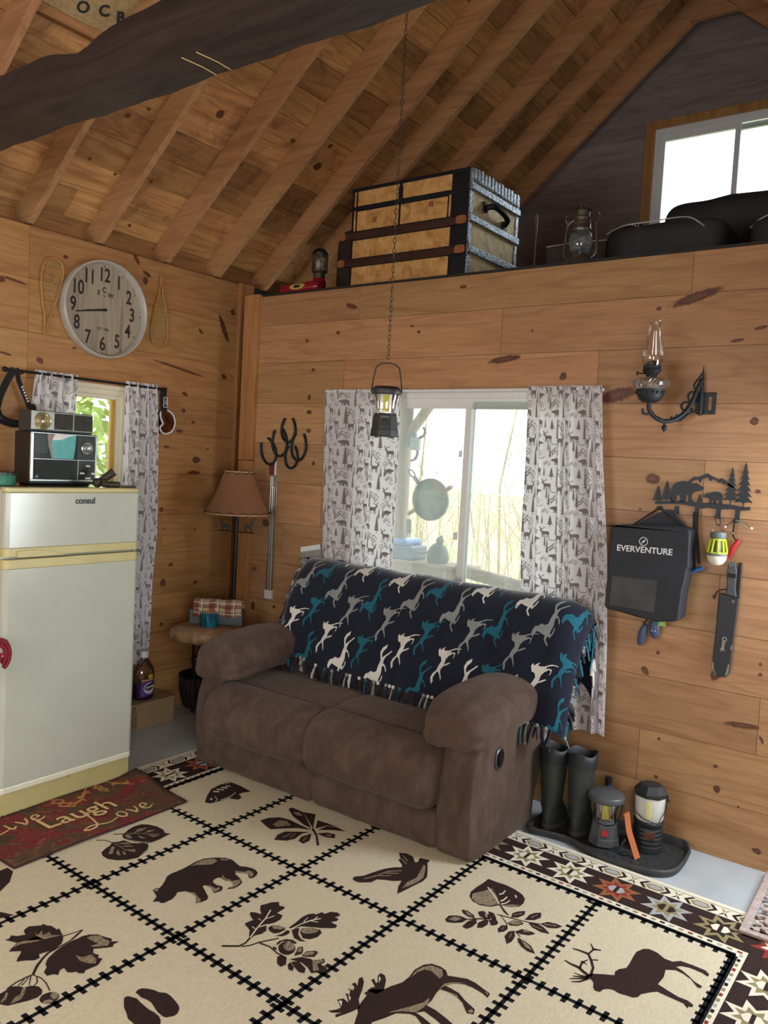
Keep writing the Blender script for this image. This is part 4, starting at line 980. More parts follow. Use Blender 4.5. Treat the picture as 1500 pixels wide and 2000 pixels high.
def chevrons(horizontal, fixed, a, b, flip):
    n = int((b-a)/0.175)
    for k in range(n):
        s = a+(k+0.5)*(b-a)/n
        def q(pts, mi, lv): lay([(s+p, fixed+q_) if horizontal else (fixed+q_, s+p) for p, q_ in pts], mi, lv)
        q([(-0.04, 0), (-0.02, 0.024), (0.02, 0.024), (0.04, 0), (0.02, -0.024), (-0.02, -0.024)], 5, 2)
        q([(-0.028, 0), (-0.014, 0.015), (0.014, 0.015), (0.028, 0), (0.014, -0.015), (-0.014, -0.015)], 8, 3)
        for sg in (1, -1):
            q([(sg*0.048, 0), (sg*0.026, 0.03), (sg*0.040, 0.03), (sg*0.064, 0), (sg*0.040, -0.03), (sg*0.026, -0.03)], 1, 2)
            q([(sg*0.0875, 0.0), (sg*0.070, 0.03), (sg*0.0875, 0.016)], 5, 2)
            q([(sg*0.0875, 0.0), (sg*0.070, -0.03), (sg*0.0875, -0.016)], 1, 2)
chevrons(True, VY1-0.065, UX0+0.06, UX1-0.06, 0); chevrons(True, VY0+0.065, UX0+0.06, UX1-0.06, 0)
chevrons(False, UX0+0.065, VY0+0.1, VY1-0.1, 0); chevrons(False, UX1-0.065, VY0+0.1, VY1-0.1, 0)
k = 0
for i in range(int(3.1/0.034)):
    mi = (7, 5, 3, 8, 5)[i % 5]
    x = UX0+0.29+i*0.034
    if x < UX1-0.31: rect(x, x+0.018, VY1-0.306, VY1-0.295, mi, 2); rect(x, x+0.018, VY0+0.295, VY0+0.306, mi, 2)
    y = VY0+0.31+i*0.034
    if y < VY1-0.31: rect(UX0+0.295, UX0+0.306, y, y+0.018, mi, 2); rect(UX1-0.306, UX1-0.295, y, y+0.018, mi, 2)
for kd, poly in RUG_ART:
    lv = {'d': 2, 'm': 3.2, 'b': 4.4}[kd]; mi = {'d': 1, 'm': 2, 'b': 4}[kd]
    mb.flat(poly, lambda u, v, z=Z0+0.0004*lv: (u, v, z), mi)
rug = mb.build('area_rug', RMATS)
tag(rug, 'large beige woven rug with brown wildlife, leaf squares and star border', 'rug')

# ------------------------------------------------------------------ kitchen mat by the fridge
def mat_mat():
    t = NT('mat_tapestry'); co = t.coord()
    n = t.noise(t.coord(scale=(1, 0.7, 1)), 5.5, 4, 1.6, 0.55)
    c = t.ramp(n, [(0.32, (58, 40, 30)), (0.44, (92, 66, 40)), (0.52, (112, 28, 30)), (0.62, (128, 34, 38)), (0.72, (70, 40, 32))])
    f = t.noise(co, 26, 4, 1.5)
    c = t.mix(t.math('MULTIPLY', t.ramp(f, [(0.55, (0, 0, 0, 1)), (0.68, (1, 1, 1, 1))]), 0.45), c, lin((170, 120, 70)))
    c = t.mix(t.math('MULTIPLY', t.ramp(t.noise(co, 200, 2), [(0.4, (0, 0, 0, 1)), (0.7, (1, 1, 1, 1))]), 0.35), c, lin((46, 30, 26)))
    t.set(Base_Color=c, Roughness=0.9); t.bump(t.noise(co, 300, 2), 0.4, 0.003)
    return t.mat
MATC = mat_mat()
MEDGE = plain('mat_binding', (58, 30, 32), 0.9)
MLET = plain('mat_gold_thread', (214, 186, 132), 0.9, var=0.2, vs=120)
root = thing('kitchen_mat', 'dark red and brown mat reading Live Laugh Love, before the fridge', 'mat', (0.76, -1.62, 0.0105))
def matz(u, v):   # u across (x 0.51..1.0), v along (y); the corner by the fridge curls up
    z = 0.0165
    s = max(0, (v+1.36)/0.2); z += 0.030*min(1, s)**2*math.exp(-((u-0.60)/0.16)**2)
    z += 0.003*math.sin(v*9+u*5)
    return z
mx0, mx1, my0, my1 = 0.555, 1.0, -2.06, -1.165
mb = MB(); mb.grid(lambda a, b: (mx0+a*(mx1-mx0), my0+b*(my1-my0)-0.05*a*b, matz(mx0+a*(mx1-mx0), my0+b*(my1-my0))), 16, 30)
o = mb.build('mat_cloth', MATC, root, smooth=60, solid=0.006)
mb = MB()
edge = [(mx0, my0), (mx1, my0), (mx1, my1-0.05), (mx0, my1)]
pts = []
for i in range(4):
    a, b = edge[i], edge[(i+1) % 4]
    for k in range(10):
        u = a[0]+(b[0]-a[0])*k/10; v = a[1]+(b[1]-a[1])*k/10
        pts.append((u, v, matz(u, v)))
mb.tube(pts, 0.0045, 6, 0, closed=True); mb.build('binding', MEDGE, root, smooth=60)
# woven lettering: reading direction runs along +y, letter tops toward -x
def flourish(mb, pts, w):
    pts = smooth_curve([(p[0], p[1], 0) for p in pts], 5)
    pts = [(p.x, p.y, matz(p.x, p.y)+0.0035) for p in pts]
    mb.tube(pts, [w*(0.4+0.6*math.sin(PI*(0.15+0.7*i/(len(pts)-1)))) for i in range(len(pts))], 6, 0, flat=0.35)
def mat_text(name, s, size, x, y, sk=0.0):
    M = FR((x, y, 0.0250), (0.05, 1, 0), (-1, sk, 0), (0, 0, 1))
    return text_obj(name, s, size, MLET, M, root, 0.0008)
mat_text('lettering', 'Laugh', 0.150, 0.775, -1.635)
def script(letters, x, y, sz):
    mb = MB()
    for strokes, off in letters:
        for st, w in strokes: flourish(mb, [(x-q*sz+0.0*p, y+(off+p)*sz) for p, q in st], w)
    return mb
L_ = ([([(0.55, 0.95), (0.35, 1.05), (0.3, 0.6), (0.15, 0.05), (-0.15, -0.1), (-0.35, 0.0), (0.0, 0.12), (0.5, -0.05), (0.95, 0.1)], 0.005)])
i_ = ([([(0.0, 0.45), (0.03, 0.1), (0.12, 0.02), (0.22, 0.15)], 0.005)])
v_ = ([([(0.0, 0.42), (0.1, 0.2), (0.15, 0.02), (0.3, 0.25), (0.33, 0.45)], 0.005)])
e_ = ([([(0.05, 0.2), (0.28, 0.28), (0.22, 0.45), (0.06, 0.35), (0.03, 0.12), (0.18, 0.0), (0.4, 0.12)], 0.005)])
o_ = ([([(0.2, 0.42), (0.05, 0.3), (0.06, 0.08), (0.2, 0.0), (0.33, 0.15), (0.3, 0.36), (0.2, 0.42)], 0.005)])
script([(L_, 0), (i_, 0.95), (v_, 1.3), (e_, 1.75)], 0.70, -2.03, 0.135).build('lettering', MLET, root, smooth=60)
script([(L_, 0), (o_, 1.0), (v_, 1.5), (e_, 1.95)], 0.930, -1.66, 0.135).build('lettering', MLET, root, smooth=60)
mb = MB()
for (x, y, s, a) in ((0.62, -1.62, 0.06, 20), (0.61, -1.50, 0.05, 140), (0.615, -1.30, 0.05, 60), (0.60, -1.40, 0.045, 200), (0.66, -1.56, 0.04, 300)):
    for k in range(2):
        flourish(mb, [(x+s*t*math.cos(R(a+k*150))+s*0.5*math.sin(t*5)*math.sin(R(a)), y+s*t*math.sin(R(a+k*150))+s*0.5*math.sin(t*5)*math.cos(R(a))) for t in (-1, -0.5, 0, 0.5, 1)], 0.006)
mb.build('scroll_motif', plain('mat_ochre_thread', (170, 122, 62), 0.9), root, smooth=60)

# ------------------------------------------------------------------ openwork rubber door mat
DM = plain('door_mat_rubber', (176, 160, 152), 0.6, var=0.25, vs=40, bump=0.3, bs=200)
root = thing('door_mat', 'openwork scrolled rubber doormat at the right edge of the picture', 'doormat', (3.7, -0.31, 0.0))
M = T(3.287, -0.025, 0.0135) @ RZ(1.5)
mb = MB(); w, h = 0.85, 0.575
for a, b, c, d in ((0, w, -0.030, 0), (0, w, -h, -h+0.030), (0, 0.030, -h+0.030, -0.030), (w-0.030, w, -h+0.030, -0.030)): mb.box(a, b, c, d, 0, 0.012, 0, M)
mb.build('rim', DM, root, bevel=0.003)
mb = MB()
for i in range(9):
    for j in range(6):
        cx, cy = 0.075+i*0.0865, -0.070-j*0.086
        for k in range(4):
            a = 90*k+45*((i+j) % 2)
            pts = sm2([(cx+r_*math.cos(R(a+t)), cy+r_*math.sin(R(a+t))) for r_, t in ((0.010, -20), (0.030, -26), (0.047, 0), (0.036, 24), (0.022, 4))], 3)
            mb.prism(pts, 0.0, 0.0105, 0, M)
        mb.prism(circle(cx, cy, 0.013, 10), 0, 0.0112, 0, M)
mb.build('scrollwork', DM, root, smooth=50)
# ================================================================== LOVESEAT
from mathutils import noise as mnoise
def suede():
    t = NT('brown_suede'); co = t.coord()
    a = t.noise(co, 7, 5, 0.8, 0.6); b = t.noise(t.coord(scale=(1, 1, 0.3)), 26, 4, 0.3, 0.6)
    c = t.ramp(a, [(0.32, (72, 57, 49)), (0.55, (84, 67, 58)), (0.75, (98, 80, 70))])
    c = t.mix(t.math('MULTIPLY', t.ramp(b, [(0.45, (0, 0, 0, 1)), (0.7, (1, 1, 1, 1))]), 0.35), c, lin((108, 90, 79)))
    t.set(Base_Color=c, Roughness=0.9, Sheen_Weight=0.12, Sheen_Roughness=0.5)
    t.p.inputs['Sheen Tint'].default_value = (0.8, 0.7, 0.62, 1)
    t.p.inputs['Specular IOR Level'].default_value = 0.15
    t.bump(t.noise(co, 170, 3, 0.2, 0.7), 0.25, 0.003)
    return t.mat
SUEDE = suede()
def puff(prof, a0, a1, fn, e=0.06, k=0.35, na=28, wr=0.004, ws=9.0, mod=None, pw=2.0):
    """rounded upholstery: a closed profile lofted along an axis, pulled in at both ends. fn(a, p, q)->xyz"""
    pr = smooth_curve([(p, q, 0) for p, q in prof], 5, True)
    n = len(pr)
    cx = sum(p.x for p in pr)/n; cy = sum(p.y for p in pr)/n
    st = []
    for i in range(na+1):
        t = i/na
        t = 0.5-0.5*math.cos(PI*t)
        st.append(a0+(a1-a0)*t)
    vs = []
    for a in st:
        d = min(a-a0, a1-a)
        d = max(d, 0.0); s = 1.0 if d >= e else k+(1-k)*max(0.0, 1-(1-d/e)**pw)**(1/pw)
        for j, p in enumerate(pr):
            x, y = cx+(p.x-cx)*s, cy+(p.y-cy)*s
            if mod: x, y = mod(a, j/n, x, y, cx, cy)
            v = Vector(fn(a, x, y))
            nz = mnoise.noise(v*ws)*wr + mnoise.noise(v*ws*2.7)*wr*0.4
            dx, dy = x-cx, y-cy; L = math.hypot(dx, dy) or 1
            vs.append(fn(a, x+dx/L*nz, y+dy/L*nz))
    fs = []
    for i in range(na):
        for j in range(n):
            j2 = (j+1) % n; fs.append((i*n+j, i*n+j2, (i+1)*n+j2, (i+1)*n+j))
    fs.append(tuple(reversed(range(n)))); fs.append(tuple(na*n+j for j in range(n)))
    mb = MB(); mb.add(vs, fs); return mb
love = thing('loveseat', 'brown suede two seat reclining loveseat under the window', 'loveseat', (1.45, -0.48, 0.011))
FX_ = lambda a, p, q: (a, p, q)          # along x, profile (y,z)
FY_ = lambda a, p, q: (p, a, q)          # along y, profile (x,z)
# arms: D-shaped panels with a fat pad on top
armprof = [(-0.815, 0.015), (-0.845, 0.10), (-0.862, 0.22), (-0.855, 0.34), (-0.825, 0.45), (-0.76, 0.535), (-0.62, 0.565), (-0.40, 0.555), (-0.20, 0.53), (-0.115, 0.46), (-0.135, 0.36), (-0.20, 0.24), (-0.255, 0.12), (-0.285, 0.015), (-0.5, 0.012)]
def padmod(sgn):
    def f(a, s, x, y, cx, cy):
        d = a+0.80          # distance from the front end
        g = math.exp(-(d/0.13)**2)
        w = 0.007*g*(0.4+0.6*math.sin(s*PI)**2)*math.sin(s*2*PI*11)
        L = math.hypot(x-cx, y-cy) or 1
        return x+(x-cx)/L*w, y+(y-cy)/L*w
    return f
for sg, x0, x1 in ((-1, 0.630, 0.785), (1, 2.145, 2.312)):
    arm = puff(armprof, x0, x1, FX_, e=0.022, k=0.965, na=10, wr=0.002).build('arm_panel', SUEDE, love, smooth=50)
    xc = 0.765 if sg < 0 else 2.205
    pp = [(xc-0.165, 0.60), (xc-0.150, 0.675), (xc-0.06, 0.715), (xc+0.06, 0.715), (xc+0.150, 0.672), (xc+0.162, 0.59), (xc+0.125, 0.525), (xc, 0.515), (xc-0.12, 0.505), (xc-0.168, 0.535)]
    fnp = lambda a, p, q: (p, a, q-0.045*max(0, (-0.45-a)/0.4)**2-0.02*max(0, (a+0.45)/0.35))
    puff(pp, -0.885, -0.10, fnp, e=0.17, k=0.50, na=60, wr=0.004, mod=padmod(sg), pw=2.2).build('arm_pad', SUEDE, love, smooth=80)
    if sg == 1:
        mb = MB(); Mh = FR((2.3125, -0.638, 0.413), (0, 1, 0), (0, 0.0, 1), (1, 0, 0))
        mb.lathe([(0.042, -0.004), (0.042, 0.005), (0.035, 0.009), (0.033, 0.002), (0.001, 0.0)], 28, 0, Mh @ Matrix.Diagonal((0.95, 1.2, 1, 1)))
        h = mb.build('recline_latch', plain('latch_ring', (74, 76, 78), 0.3, 0.3), love, smooth=40)
        mb = MB(); mb.prism(sm2([(-0.012, -0.03), (0.012, -0.03), (0.014, 0.022), (0, 0.032), (-0.014, 0.022)], 4), 0.003, 0.010, 0, Mh)
        mb.build('release_lever', plain('black_lever', (20, 21, 22), 0.35), h, smooth=40)
# base hidden behind the footrests, and back shell
mb = MB(); mb.box(0.74, 2.17, -0.78, -0.20, 0.03, 0.34); mb.build('seat_base', SUEDE, love, bevel=0.02)
backp = [(-0.42, 0.36), (-0.375, 0.50), (-0.345, 0.72), (-0.295, 0.92), (-0.235, 1.02), (-0.175, 1.045), (-0.125, 1.02), (-0.112, 0.90), (-0.135, 0.60), (-0.20, 0.36)]
for x0, x1 in ((0.755, 1.452), (1.446, 2.30)):
    puff(backp, x0, x1, FX_, e=0.05, k=0.75, na=24, wr=0.005).build('backrest', SUEDE, love, smooth=60)
for x0, x1 in ((0.762, 1.449), (1.443, 2.150)):
    sp = [(-0.80, 0.34), (-0.82, 0.42), (-0.74, 0.465), (-0.60, 0.478), (-0.45, 0.478), (-0.36, 0.47), (-0.33, 0.40), (-0.40, 0.30), (-0.7, 0.28)]
    puff(sp, x0, x1, FX_, e=0.05, k=0.80, na=20, wr=0.005).build('seat_cushion', SUEDE, love, smooth=60)
    fp = [(-0.80, 0.235), (-0.870, 0.200), (-0.930, 0.232), (-0.950, 0.315), (-0.925, 0.405), (-0.85, 0.466), (-0.76, 0.470), (-0.73, 0.40), (-0.73, 0.28)]
    puff(fp, x0-0.004, x1+0.004, FX_, e=0.075, k=0.62, na=30, wr=0.006, ws=7).build('footrest_roll', SUEDE, love, smooth=60)
    lp = [(-0.77, 0.025), (-0.830, 0.022), (-0.852, 0.06), (-0.862, 0.12), (-0.838, 0.18), (-0.79, 0.205), (-0.75, 0.22), (-0.74, 0.1)]
    puff(lp, x0+0.002, x1-0.002, FX_, e=0.05, k=0.70, na=24, wr=0.004, ws=8).build('footrest_panel', SUEDE, love, smooth=60)

# ------------------------------------------------------------------ horse blanket over the backrest
def fleece(name, c, var=0.1):
    t = NT(name); co = t.coord()
    a = lin(c)
    col = t.ramp(t.noise(co, 14, 4), [(0.3, tuple(x*(1-var*2) for x in a[:3])+(1,)), (0.7, a)])
    t.set(Base_Color=col, Roughness=0.85, Sheen_Weight=0.4, Sheen_Roughness=0.4)
    t.p.inputs['Specular IOR Level'].default_value = 0.2
    t.bump(t.noise(co, 320, 2), 0.25, 0.002)
    return t.mat
FNAVY = fleece('fleece_navy', (27, 32, 48), 0.15); FWHITE = fleece('fleece_white', (222, 220, 212)); FGREY = fleece('fleece_grey', (142, 146, 146)); FTEAL = fleece('fleece_teal', (30, 100, 118))
H1 = [(0.023,0.127),(-0.002,0.108),(-0.012,0.084),(-0.004,0.054),(-0.001,0.047),(-0.008,0.017),(-0.012,-0.011),(-0.026,-0.021),(-0.043,-0.016),(-0.057,-0.029),(-0.072,-0.034),(-0.079,-0.05),(-0.081,-0.07),(-0.071,-0.083),(-0.066,-0.067),(-0.056,-0.051),(-0.035,-0.059),(-0.014,-0.065),(-0.016,-0.082),(0.0,-0.104),(0.009,-0.109),(0.007,-0.1),(-0.007,-0.083),(-0.002,-0.065),(0.01,-0.073),(0.023,-0.051),(0.026,-0.026),(0.021,-0.027),(0.017,-0.049),(0.011,-0.06),(0.006,-0.049),(0.015,-0.018),(0.013,0.016),(0.021,0.022),(0.03,0.014),(0.037,-0.004),(0.042,-0.001),(0.036,0.015),(0.024,0.03),(0.017,0.031),(0.016,0.046),(0.024,0.066),(0.043,0.084),(0.058,0.099),(0.05,0.1),(0.037,0.087),(0.02,0.073),(0.004,0.058),(0.0,0.077),(0.005,0.092),(0.021,0.109)]
H2 = [(-0.042,0.055),(-0.05,0.042),(-0.043,0.018),(-0.028,0.015),(-0.021,-0.003),(-0.034,-0.029),(-0.041,-0.05),(-0.058,-0.067),(-0.067,-0.088),(-0.058,-0.118),(-0.05,-0.105),(-0.054,-0.086),(-0.043,-0.065),(-0.032,-0.053),(-0.023,-0.062),(-0.013,-0.08),(-0.008,-0.094),(-0.007,-0.079),(-0.017,-0.056),(-0.018,-0.042),(-0.005,-0.025),(0.012,-0.018),(0.034,-0.005),(0.031,-0.001),(0.014,-0.008),(-0.002,-0.018),(0.004,0.01),(0.018,0.027),(0.029,0.033),(0.04,0.042),(0.049,0.035),(0.044,0.02),(0.036,0.017),(0.05,0.024),(0.054,0.046),(0.034,0.046),(0.023,0.039),(0.028,0.052),(0.056,0.063),(0.084,0.067),(0.081,0.07),(0.05,0.067),(0.027,0.057),(0.013,0.05),(-0.007,0.047),(-0.018,0.048),(-0.011,0.064),(-0.025,0.055),(-0.036,0.044)]
# drape path in (y,z), measured from the front hem up over the back and down behind it
dp = smooth_curve([(-0.425, 0.545, 0), (-0.395, 0.66, 0), (-0.365, 0.78, 0), (-0.325, 0.90, 0), (-0.275, 0.99, 0), (-0.215, 1.05, 0), (-0.15, 1.068, 0), (-0.115, 1.045, 0), (-0.100, 0.98, 0), (-0.094, 0.86, 0), (-0.094, 0.70, 0)], 8)
dl = [0.0]
for a, b in zip(dp[:-1], dp[1:]): dl.append(dl[-1]+(b-a).length)
DLEN = dl[-1]
def drape(u, v, off=0.0):
    """u = x along the back, v = metres up from the front hem"""
    u0 = u
    v = max(0, min(DLEN-1e-4, v))
    i = 0
    while dl[i+1] < v: i += 1
    t = (v-dl[i])/(dl[i+1]-dl[i])
    p = dp[i].lerp(dp[i+1], t); tg = (dp[i+1]-dp[i]).normalized()
    n = Vector((-tg.y, tg.x, 0))        # outward
    fold = 0.008*math.sin(u*23+v*3)*max(0, 1-v/0.45)+0.007*mnoise.noise(Vector((u*6, v*5, 3)))
    y, z = p.x+n.x*(fold+off+0.012), p.y+n.y*(fold+off+0.012)
    hemlift = 0.07*max(0, (1.15-u)/0.45)
    z += hemlift*max(0, 1-v/0.5)
    z += -0.018*(u-0.7)/1.6
    # the ends fold round the corners of the back
    x = u
    for sg, lim in ((1, 2.375), (-1, 0.83)):
        d = sg*(u-lim)
        if d > 0:
            r = 0.13
            if sg > 0:
                a = min(d/r, 1.25)
                x = lim+r*math.sin(a)*0.95
                drop = r*(1-math.cos(a))+max(0, d-r*1.25)*0.8
                z -= drop*(1.0 if v > 0.3 else 0.6); y += drop*0.55*(1 if y < -0.14 else -0.2)
            else:
                a = min(d/r, 1.2); x = lim-r*math.sin(a)*0.8
                y += r*(1-math.cos(a))*1.2*(1 if y < -0.15 else -0.2); z -= r*(1-math.cos(a))*0.25
    return (x, y, z)
U0, U1 = 0.725, 2.565
mb = MB()
mb.grid(lambda a, b: drape(U0+a*(U1-U0), b*DLEN), 120, 60, 0)
hc = [1, 3, 1, 2, 3, 1, 2, 3]
i = 0
for r in range(-1, 4):
    for k in range(16):
        u = 0.76+k*0.123; v = 0.12+r*0.255+(0.06 if k % 2 else -0.055)+0.03*math.sin(k*2.1)
        H = (H1, H2)[(k+r) % 2]
        pol = [(u+a*0.98, v+b*1.04) for a, b in H]
        pol = [(min(max(a, U0+0.004), U1-0.004), min(max(b, 0.004), DLEN-0.01)) for a, b in pol]
        if max(p[1] for p in pol)-min(p[1] for p in pol) < 0.1 or max(p[0] for p in pol)-min(p[0] for p in pol) < 0.07: continue
        c = [1, 3, 1, 2, 3, 2][(k*2+r*3) % 6]
        mb.flat(pol, lambda a, b: drape(a, b, 0.0016), c, maxlen=0.02)
blk = thing('throw_blanket', 'navy fleece throw with white, grey and teal horses and knotted fringe', 'blanket', (1.55, -0.2, 1.05))
mb.build('blanket_cloth', [FNAVY, FWHITE, FGREY, FTEAL], blk, smooth=70)
mb = MB()
fr = random.Random(5)
n = 74
for k in range(n):
    u = U0+0.05+(U1-0.16-U0)*k/(n-1)
    p = Vector(drape(u, 0.0)); L = fr.uniform(0.065, 0.115)
    a = p+Vector((0, -0.004, 0.004)); sw = fr.uniform(-0.02, 0.02)
    mi = fr.choice([0, 0, 0, 1, 2, 3, 3])
    mb.ball(a+Vector((0, -0.004, -0.004)), 0.010, 8, mi, (1, 0.8, 1))
    for q in range(2):
        e = a+Vector((sw+fr.uniform(-0.016, 0.016), -0.016+fr.uniform(-0.014, 0.012), -L*fr.uniform(0.8, 1.1)))
        mid = (a+e)/2+Vector((0, -0.010, 0))
        mb.tube([a, mid, e], [0.006, 0.0075, 0.006], 6, fr.choice([0, mi, mi]), flat=0.35)
for side, uu in ((0, U0), (1, U1)):
    for k in range(26):
        v = 0.02+k*0.032
        p = Vector(drape(uu, v)); q = Vector(drape(uu+(0.03 if side == 0 else -0.03), v))
        dr_ = (p-q).normalized(); mi = fr.choice([0, 0, 3, 3, 1, 2])
        mb.ball(p, 0.010, 8, mi, (1, 1, 0.8))
        for j in range(2):
            if side: e = p+dr_*fr.uniform(0.03, 0.065)+Vector((fr.uniform(-0.01, 0.02), fr.uniform(-0.03, 0.005), fr.uniform(-0.045, 0.01)))
            else: e = p+dr_*fr.uniform(0.02, 0.04)+Vector((fr.uniform(-0.015, 0.005), fr.uniform(-0.03, 0.0), fr.uniform(-0.05, 0.0)))
            mb.tube([p, (p+e)/2+Vector((0, 0, 0.006)), e], [0.007, 0.009, 0.007], 6, mi, flat=0.35)
fo = mb.build('fringe', [FNAVY, FWHITE, FGREY, FTEAL], blk, smooth=60)
# ================================================================== CURTAINS
def sheer(name, c, trans=0.5):
    t = NT(name); co = t.coord()
    a = lin(c)
    df = t.n('ShaderNodeBsdfDiffuse', Color=a, Roughness=0.9)
    tl = t.n('ShaderNodeBsdfTranslucent', Color=a)
    bp = t.n('ShaderNodeBump', Strength=0.15, Distance=0.001, Height=t.noise(co, 700, 1))
    t.L.new(bp.outputs[0], df.inputs['Normal'])
    mx = t.n('ShaderNodeMixShader', Fac=trans); t.L.new(df.outputs[0], mx.inputs[1]); t.L.new(tl.outputs[0], mx.inputs[2])
    t.L.new(mx.outputs[0], t.out.inputs['Surface'])
    return t.mat
CURT = sheer('white_cotton', (240, 240, 244), 0.42)
CPRT = sheer('taupe_print', (150, 142, 141), 0.30)
BEAR = [(0, .62), (.03, .72), (.12, .78), (.2, .86), (.26, .9), (.32, .86), (.45, .95), (.62, 1.0), (.8, .96), (.93, .84), (1.0, .62), (.98, .3), (1.0, .05), (.99, 0), (.85, 0), (.84, .08), (.8, .34), (.72, .3), (.68, .1), (.7, 0), (.56, 0), (.54, .1), (.52, .34), (.46, .3), (.44, .02), (.3, .0), (.3, .06), (.36, .12), (.34, .4), (.24, .5), (.12, .52)]
ELK = [(0, .62), (.05, .7), (.1, .72), (.06, .82), (0, .84), (-.05, .95), (0, .9), (.05, .92), (.02, 1.02), (.08, .94), (.14, .82), (.16, .76), (.22, .82), (.3, .82), (.42, .88), (.36, .96), (.44, .92), (.5, 1.0), (.5, .88), (.42, .8), (.3, .76), (.2, .72), (.26, .6), (.36, .56), (.6, .56), (.85, .58), (.97, .52), (1.0, .4), (.97, .28), (1.0, 0), (.92, 0), (.9, .22), (.82, .26), (.78, 0), (.7, 0), (.74, .26), (.6, .3), (.46, .27), (.44, 0), (.37, 0), (.37, .26), (.32, .24), (.28, 0), (.21, 0), (.24, .34), (.18, .5), (.1, .58)]
def pine(w=0.5, n=7, trunk=0.14):
    L = [(0, 1.0)]
    Rr = []
    for i in range(n):
        z0 = 1-(i+1)*(1-trunk)/n
        ww = w*0.5*((i+1)/n)**0.8
        L += [(-ww, z0), (-ww*0.42, z0+0.018)]; Rr += [(ww, z0-0.01), (ww*0.42, z0+0.012)]
    L += [(-0.03, trunk*0.9), (-0.03, 0)]; Rr += [(0.03, trunk*0.9), (0.03, 0)]
    return L+Rr[::-1]
def mount(s=1):
    return [[(0, .38), (.45, 1.0), (.49, .90), (.06, .32)], [(.45, 1.0), (.62, .62), (.70, .60), (.47, .94)], [(.14, .08), (.44, .56), (.40, .68), (.08, .16)], [(.42, .66), (.80, 0), (.70, .0), (.40, .6)], [(.62, .62), (.74, .84), (1.0, .44), (.96, .40), (.74, .74), (.66, .60)], [(.60, .58), (.96, .16), (.90, .12), (.58, .50)]]
def garland():
    out = []
    N = 8
    arc = [(i/N, (2*i/N-1)**2) for i in range(N+1)]
    out.append([(x, z) for x, z in arc]+[(x, z-0.16) for x, z in arc[::-1]])
    for i in range(1, N):
        x, z = arc[i]; out.append([(x-.05, z-.1), (x+.05, z-.1), (x, z-.55)])
    return out
def ringp():
    o = circle(.5, .5, .5, 12); i_ = circle(.5, .5, .28, 12)
    return [[o[k], o[(k+1) % 12], i_[(k+1) % 12], i_[k]] for k in range(12)]
# one printed repeat (unit = repeat): kind, x, z(bottom), w, h, flip
TILE = [('bear', .17, .835, .20, .115, 1), ('bear', .56, .47, .25, .135, 0), ('elk', .80, .86, .20, .265, 1), ('elk', .12, .24, .21, .26, 0), ('elk', .375, -.05, .18, .21, 0),
        ('mt', .55, .65, .29, .185, 0), ('mt', .16, .645, .20, .145, 0), ('mt', .74, .155, .27, .225, 0), ('mt', .08, .01, .25, .145, 1), ('mt', .39, .445, .15, .105, 0),
        ('gar', .53, .90, .23, .045, 0), ('gar', .245, .60, .16, .045, 0), ('gar', .13, .185, .17, .04, 0), ('ring', .745, .36, .06, .05, 0),
        ('pine', .105, .755, .07, .255, 0), ('pine', .45, .745, .05, .27, 0), ('pine', .49, .60, .07, .30, 0), ('pine', .94, .41, .12, .40, 0), ('pine', 1.01, .735, .06, .265, 0), ('pine', .68, -.03, .13, .45, 0), ('fir', .51, .18, .12, .215, 0), ('pine', .385, .225, .04, .18, 0)]
def motif(k):
    if k == 'bear': return [BEAR]
    if k == 'elk': return [ELK]
    if k == 'pine': return [[(x*1.9+0.5, z) for x, z in pine()]]
    if k == 'fir': return [[(x*1.6+0.5, z) for x, z in pine(0.6, 4, 0.2)]]
    if k == 'mt': return mount()
    if k == 'gar': return garland()
    if k == 'ring': return ringp()
def clip_poly(poly, lo, hi, ax):
    def half(pl, keep, cut):
        out = []
        for i in range(len(pl)):
            a, b = pl[i-1], pl[i]
            ka, kb = keep(a), keep(b)
            if ka != kb:
                t = (cut-a[ax])/(b[ax]-a[ax]); out.append((a[0]+(b[0]-a[0])*t, a[1]+(b[1]-a[1])*t))
            if kb: out.append(b)
        return out
    p = half(poly, lambda q: q[ax] >= lo, lo)
    if len(p) >= 3: p = half(p, lambda q: q[ax] <= hi, hi)
    return p
def curtain(name, label, surf, width, height, tile, ph, group=None, catg='curtain', loc=(0, 0, 0)):
    """surf(s, t, off): s metres across the cloth, t metres below the rod"""
    mb = MB()
    mb.grid(lambda a, b: surf(a*width, b*height, 0.0), int(width/0.006), int(height/0.025), 0)
    for iy in range(-1, int(height/tile[1])+2):
        for ix in range(-1, int(width/tile[0])+2):
            for kd, x, z, w, h, fl in TILE:
                x, z, w, h = x-0.06*w, z-0.06*h, w*1.12, h*1.12
                for pol in motif(kd):
                    q = []
                    for a, b in pol:
                        if fl: a = 1-a
                        q.append(((ix+ph[0]+x+a*w)*tile[0], (iy+ph[1]+1-z-b*h)*tile[1]))
                    if max(p[0] for p in q) < 0 or min(p[0] for p in q) > width or max(p[1] for p in q) < 0 or min(p[1] for p in q) > height: continue
                    q = clip_poly(q, 0.002, width-0.002, 0)
                    if len(q) < 3: continue
                    q = clip_poly(q, 0.002, height-0.002, 1)
                    if len(q) < 3: continue
                    ar = abs(sum(q[i-1][0]*q[i][1]-q[i][0]*q[i-1][1] for i in range(len(q))))
                    if ar < 2e-6: continue
                    mb.flat(q, lambda s, t: surf(s, t, 0.0012), 1, maxlen=0.011)
    o = mb.build(name, [CURT, CPRT], None, smooth=80, loc=loc)
    tag(o, label, catg, group)
    return o
def interp(tab, t):
    for (a, va), (b, vb) in zip(tab[:-1], tab[1:]):
        if t <= b: return va+(vb-va)*(t-a)/(b-a)
    return tab[-1][1]
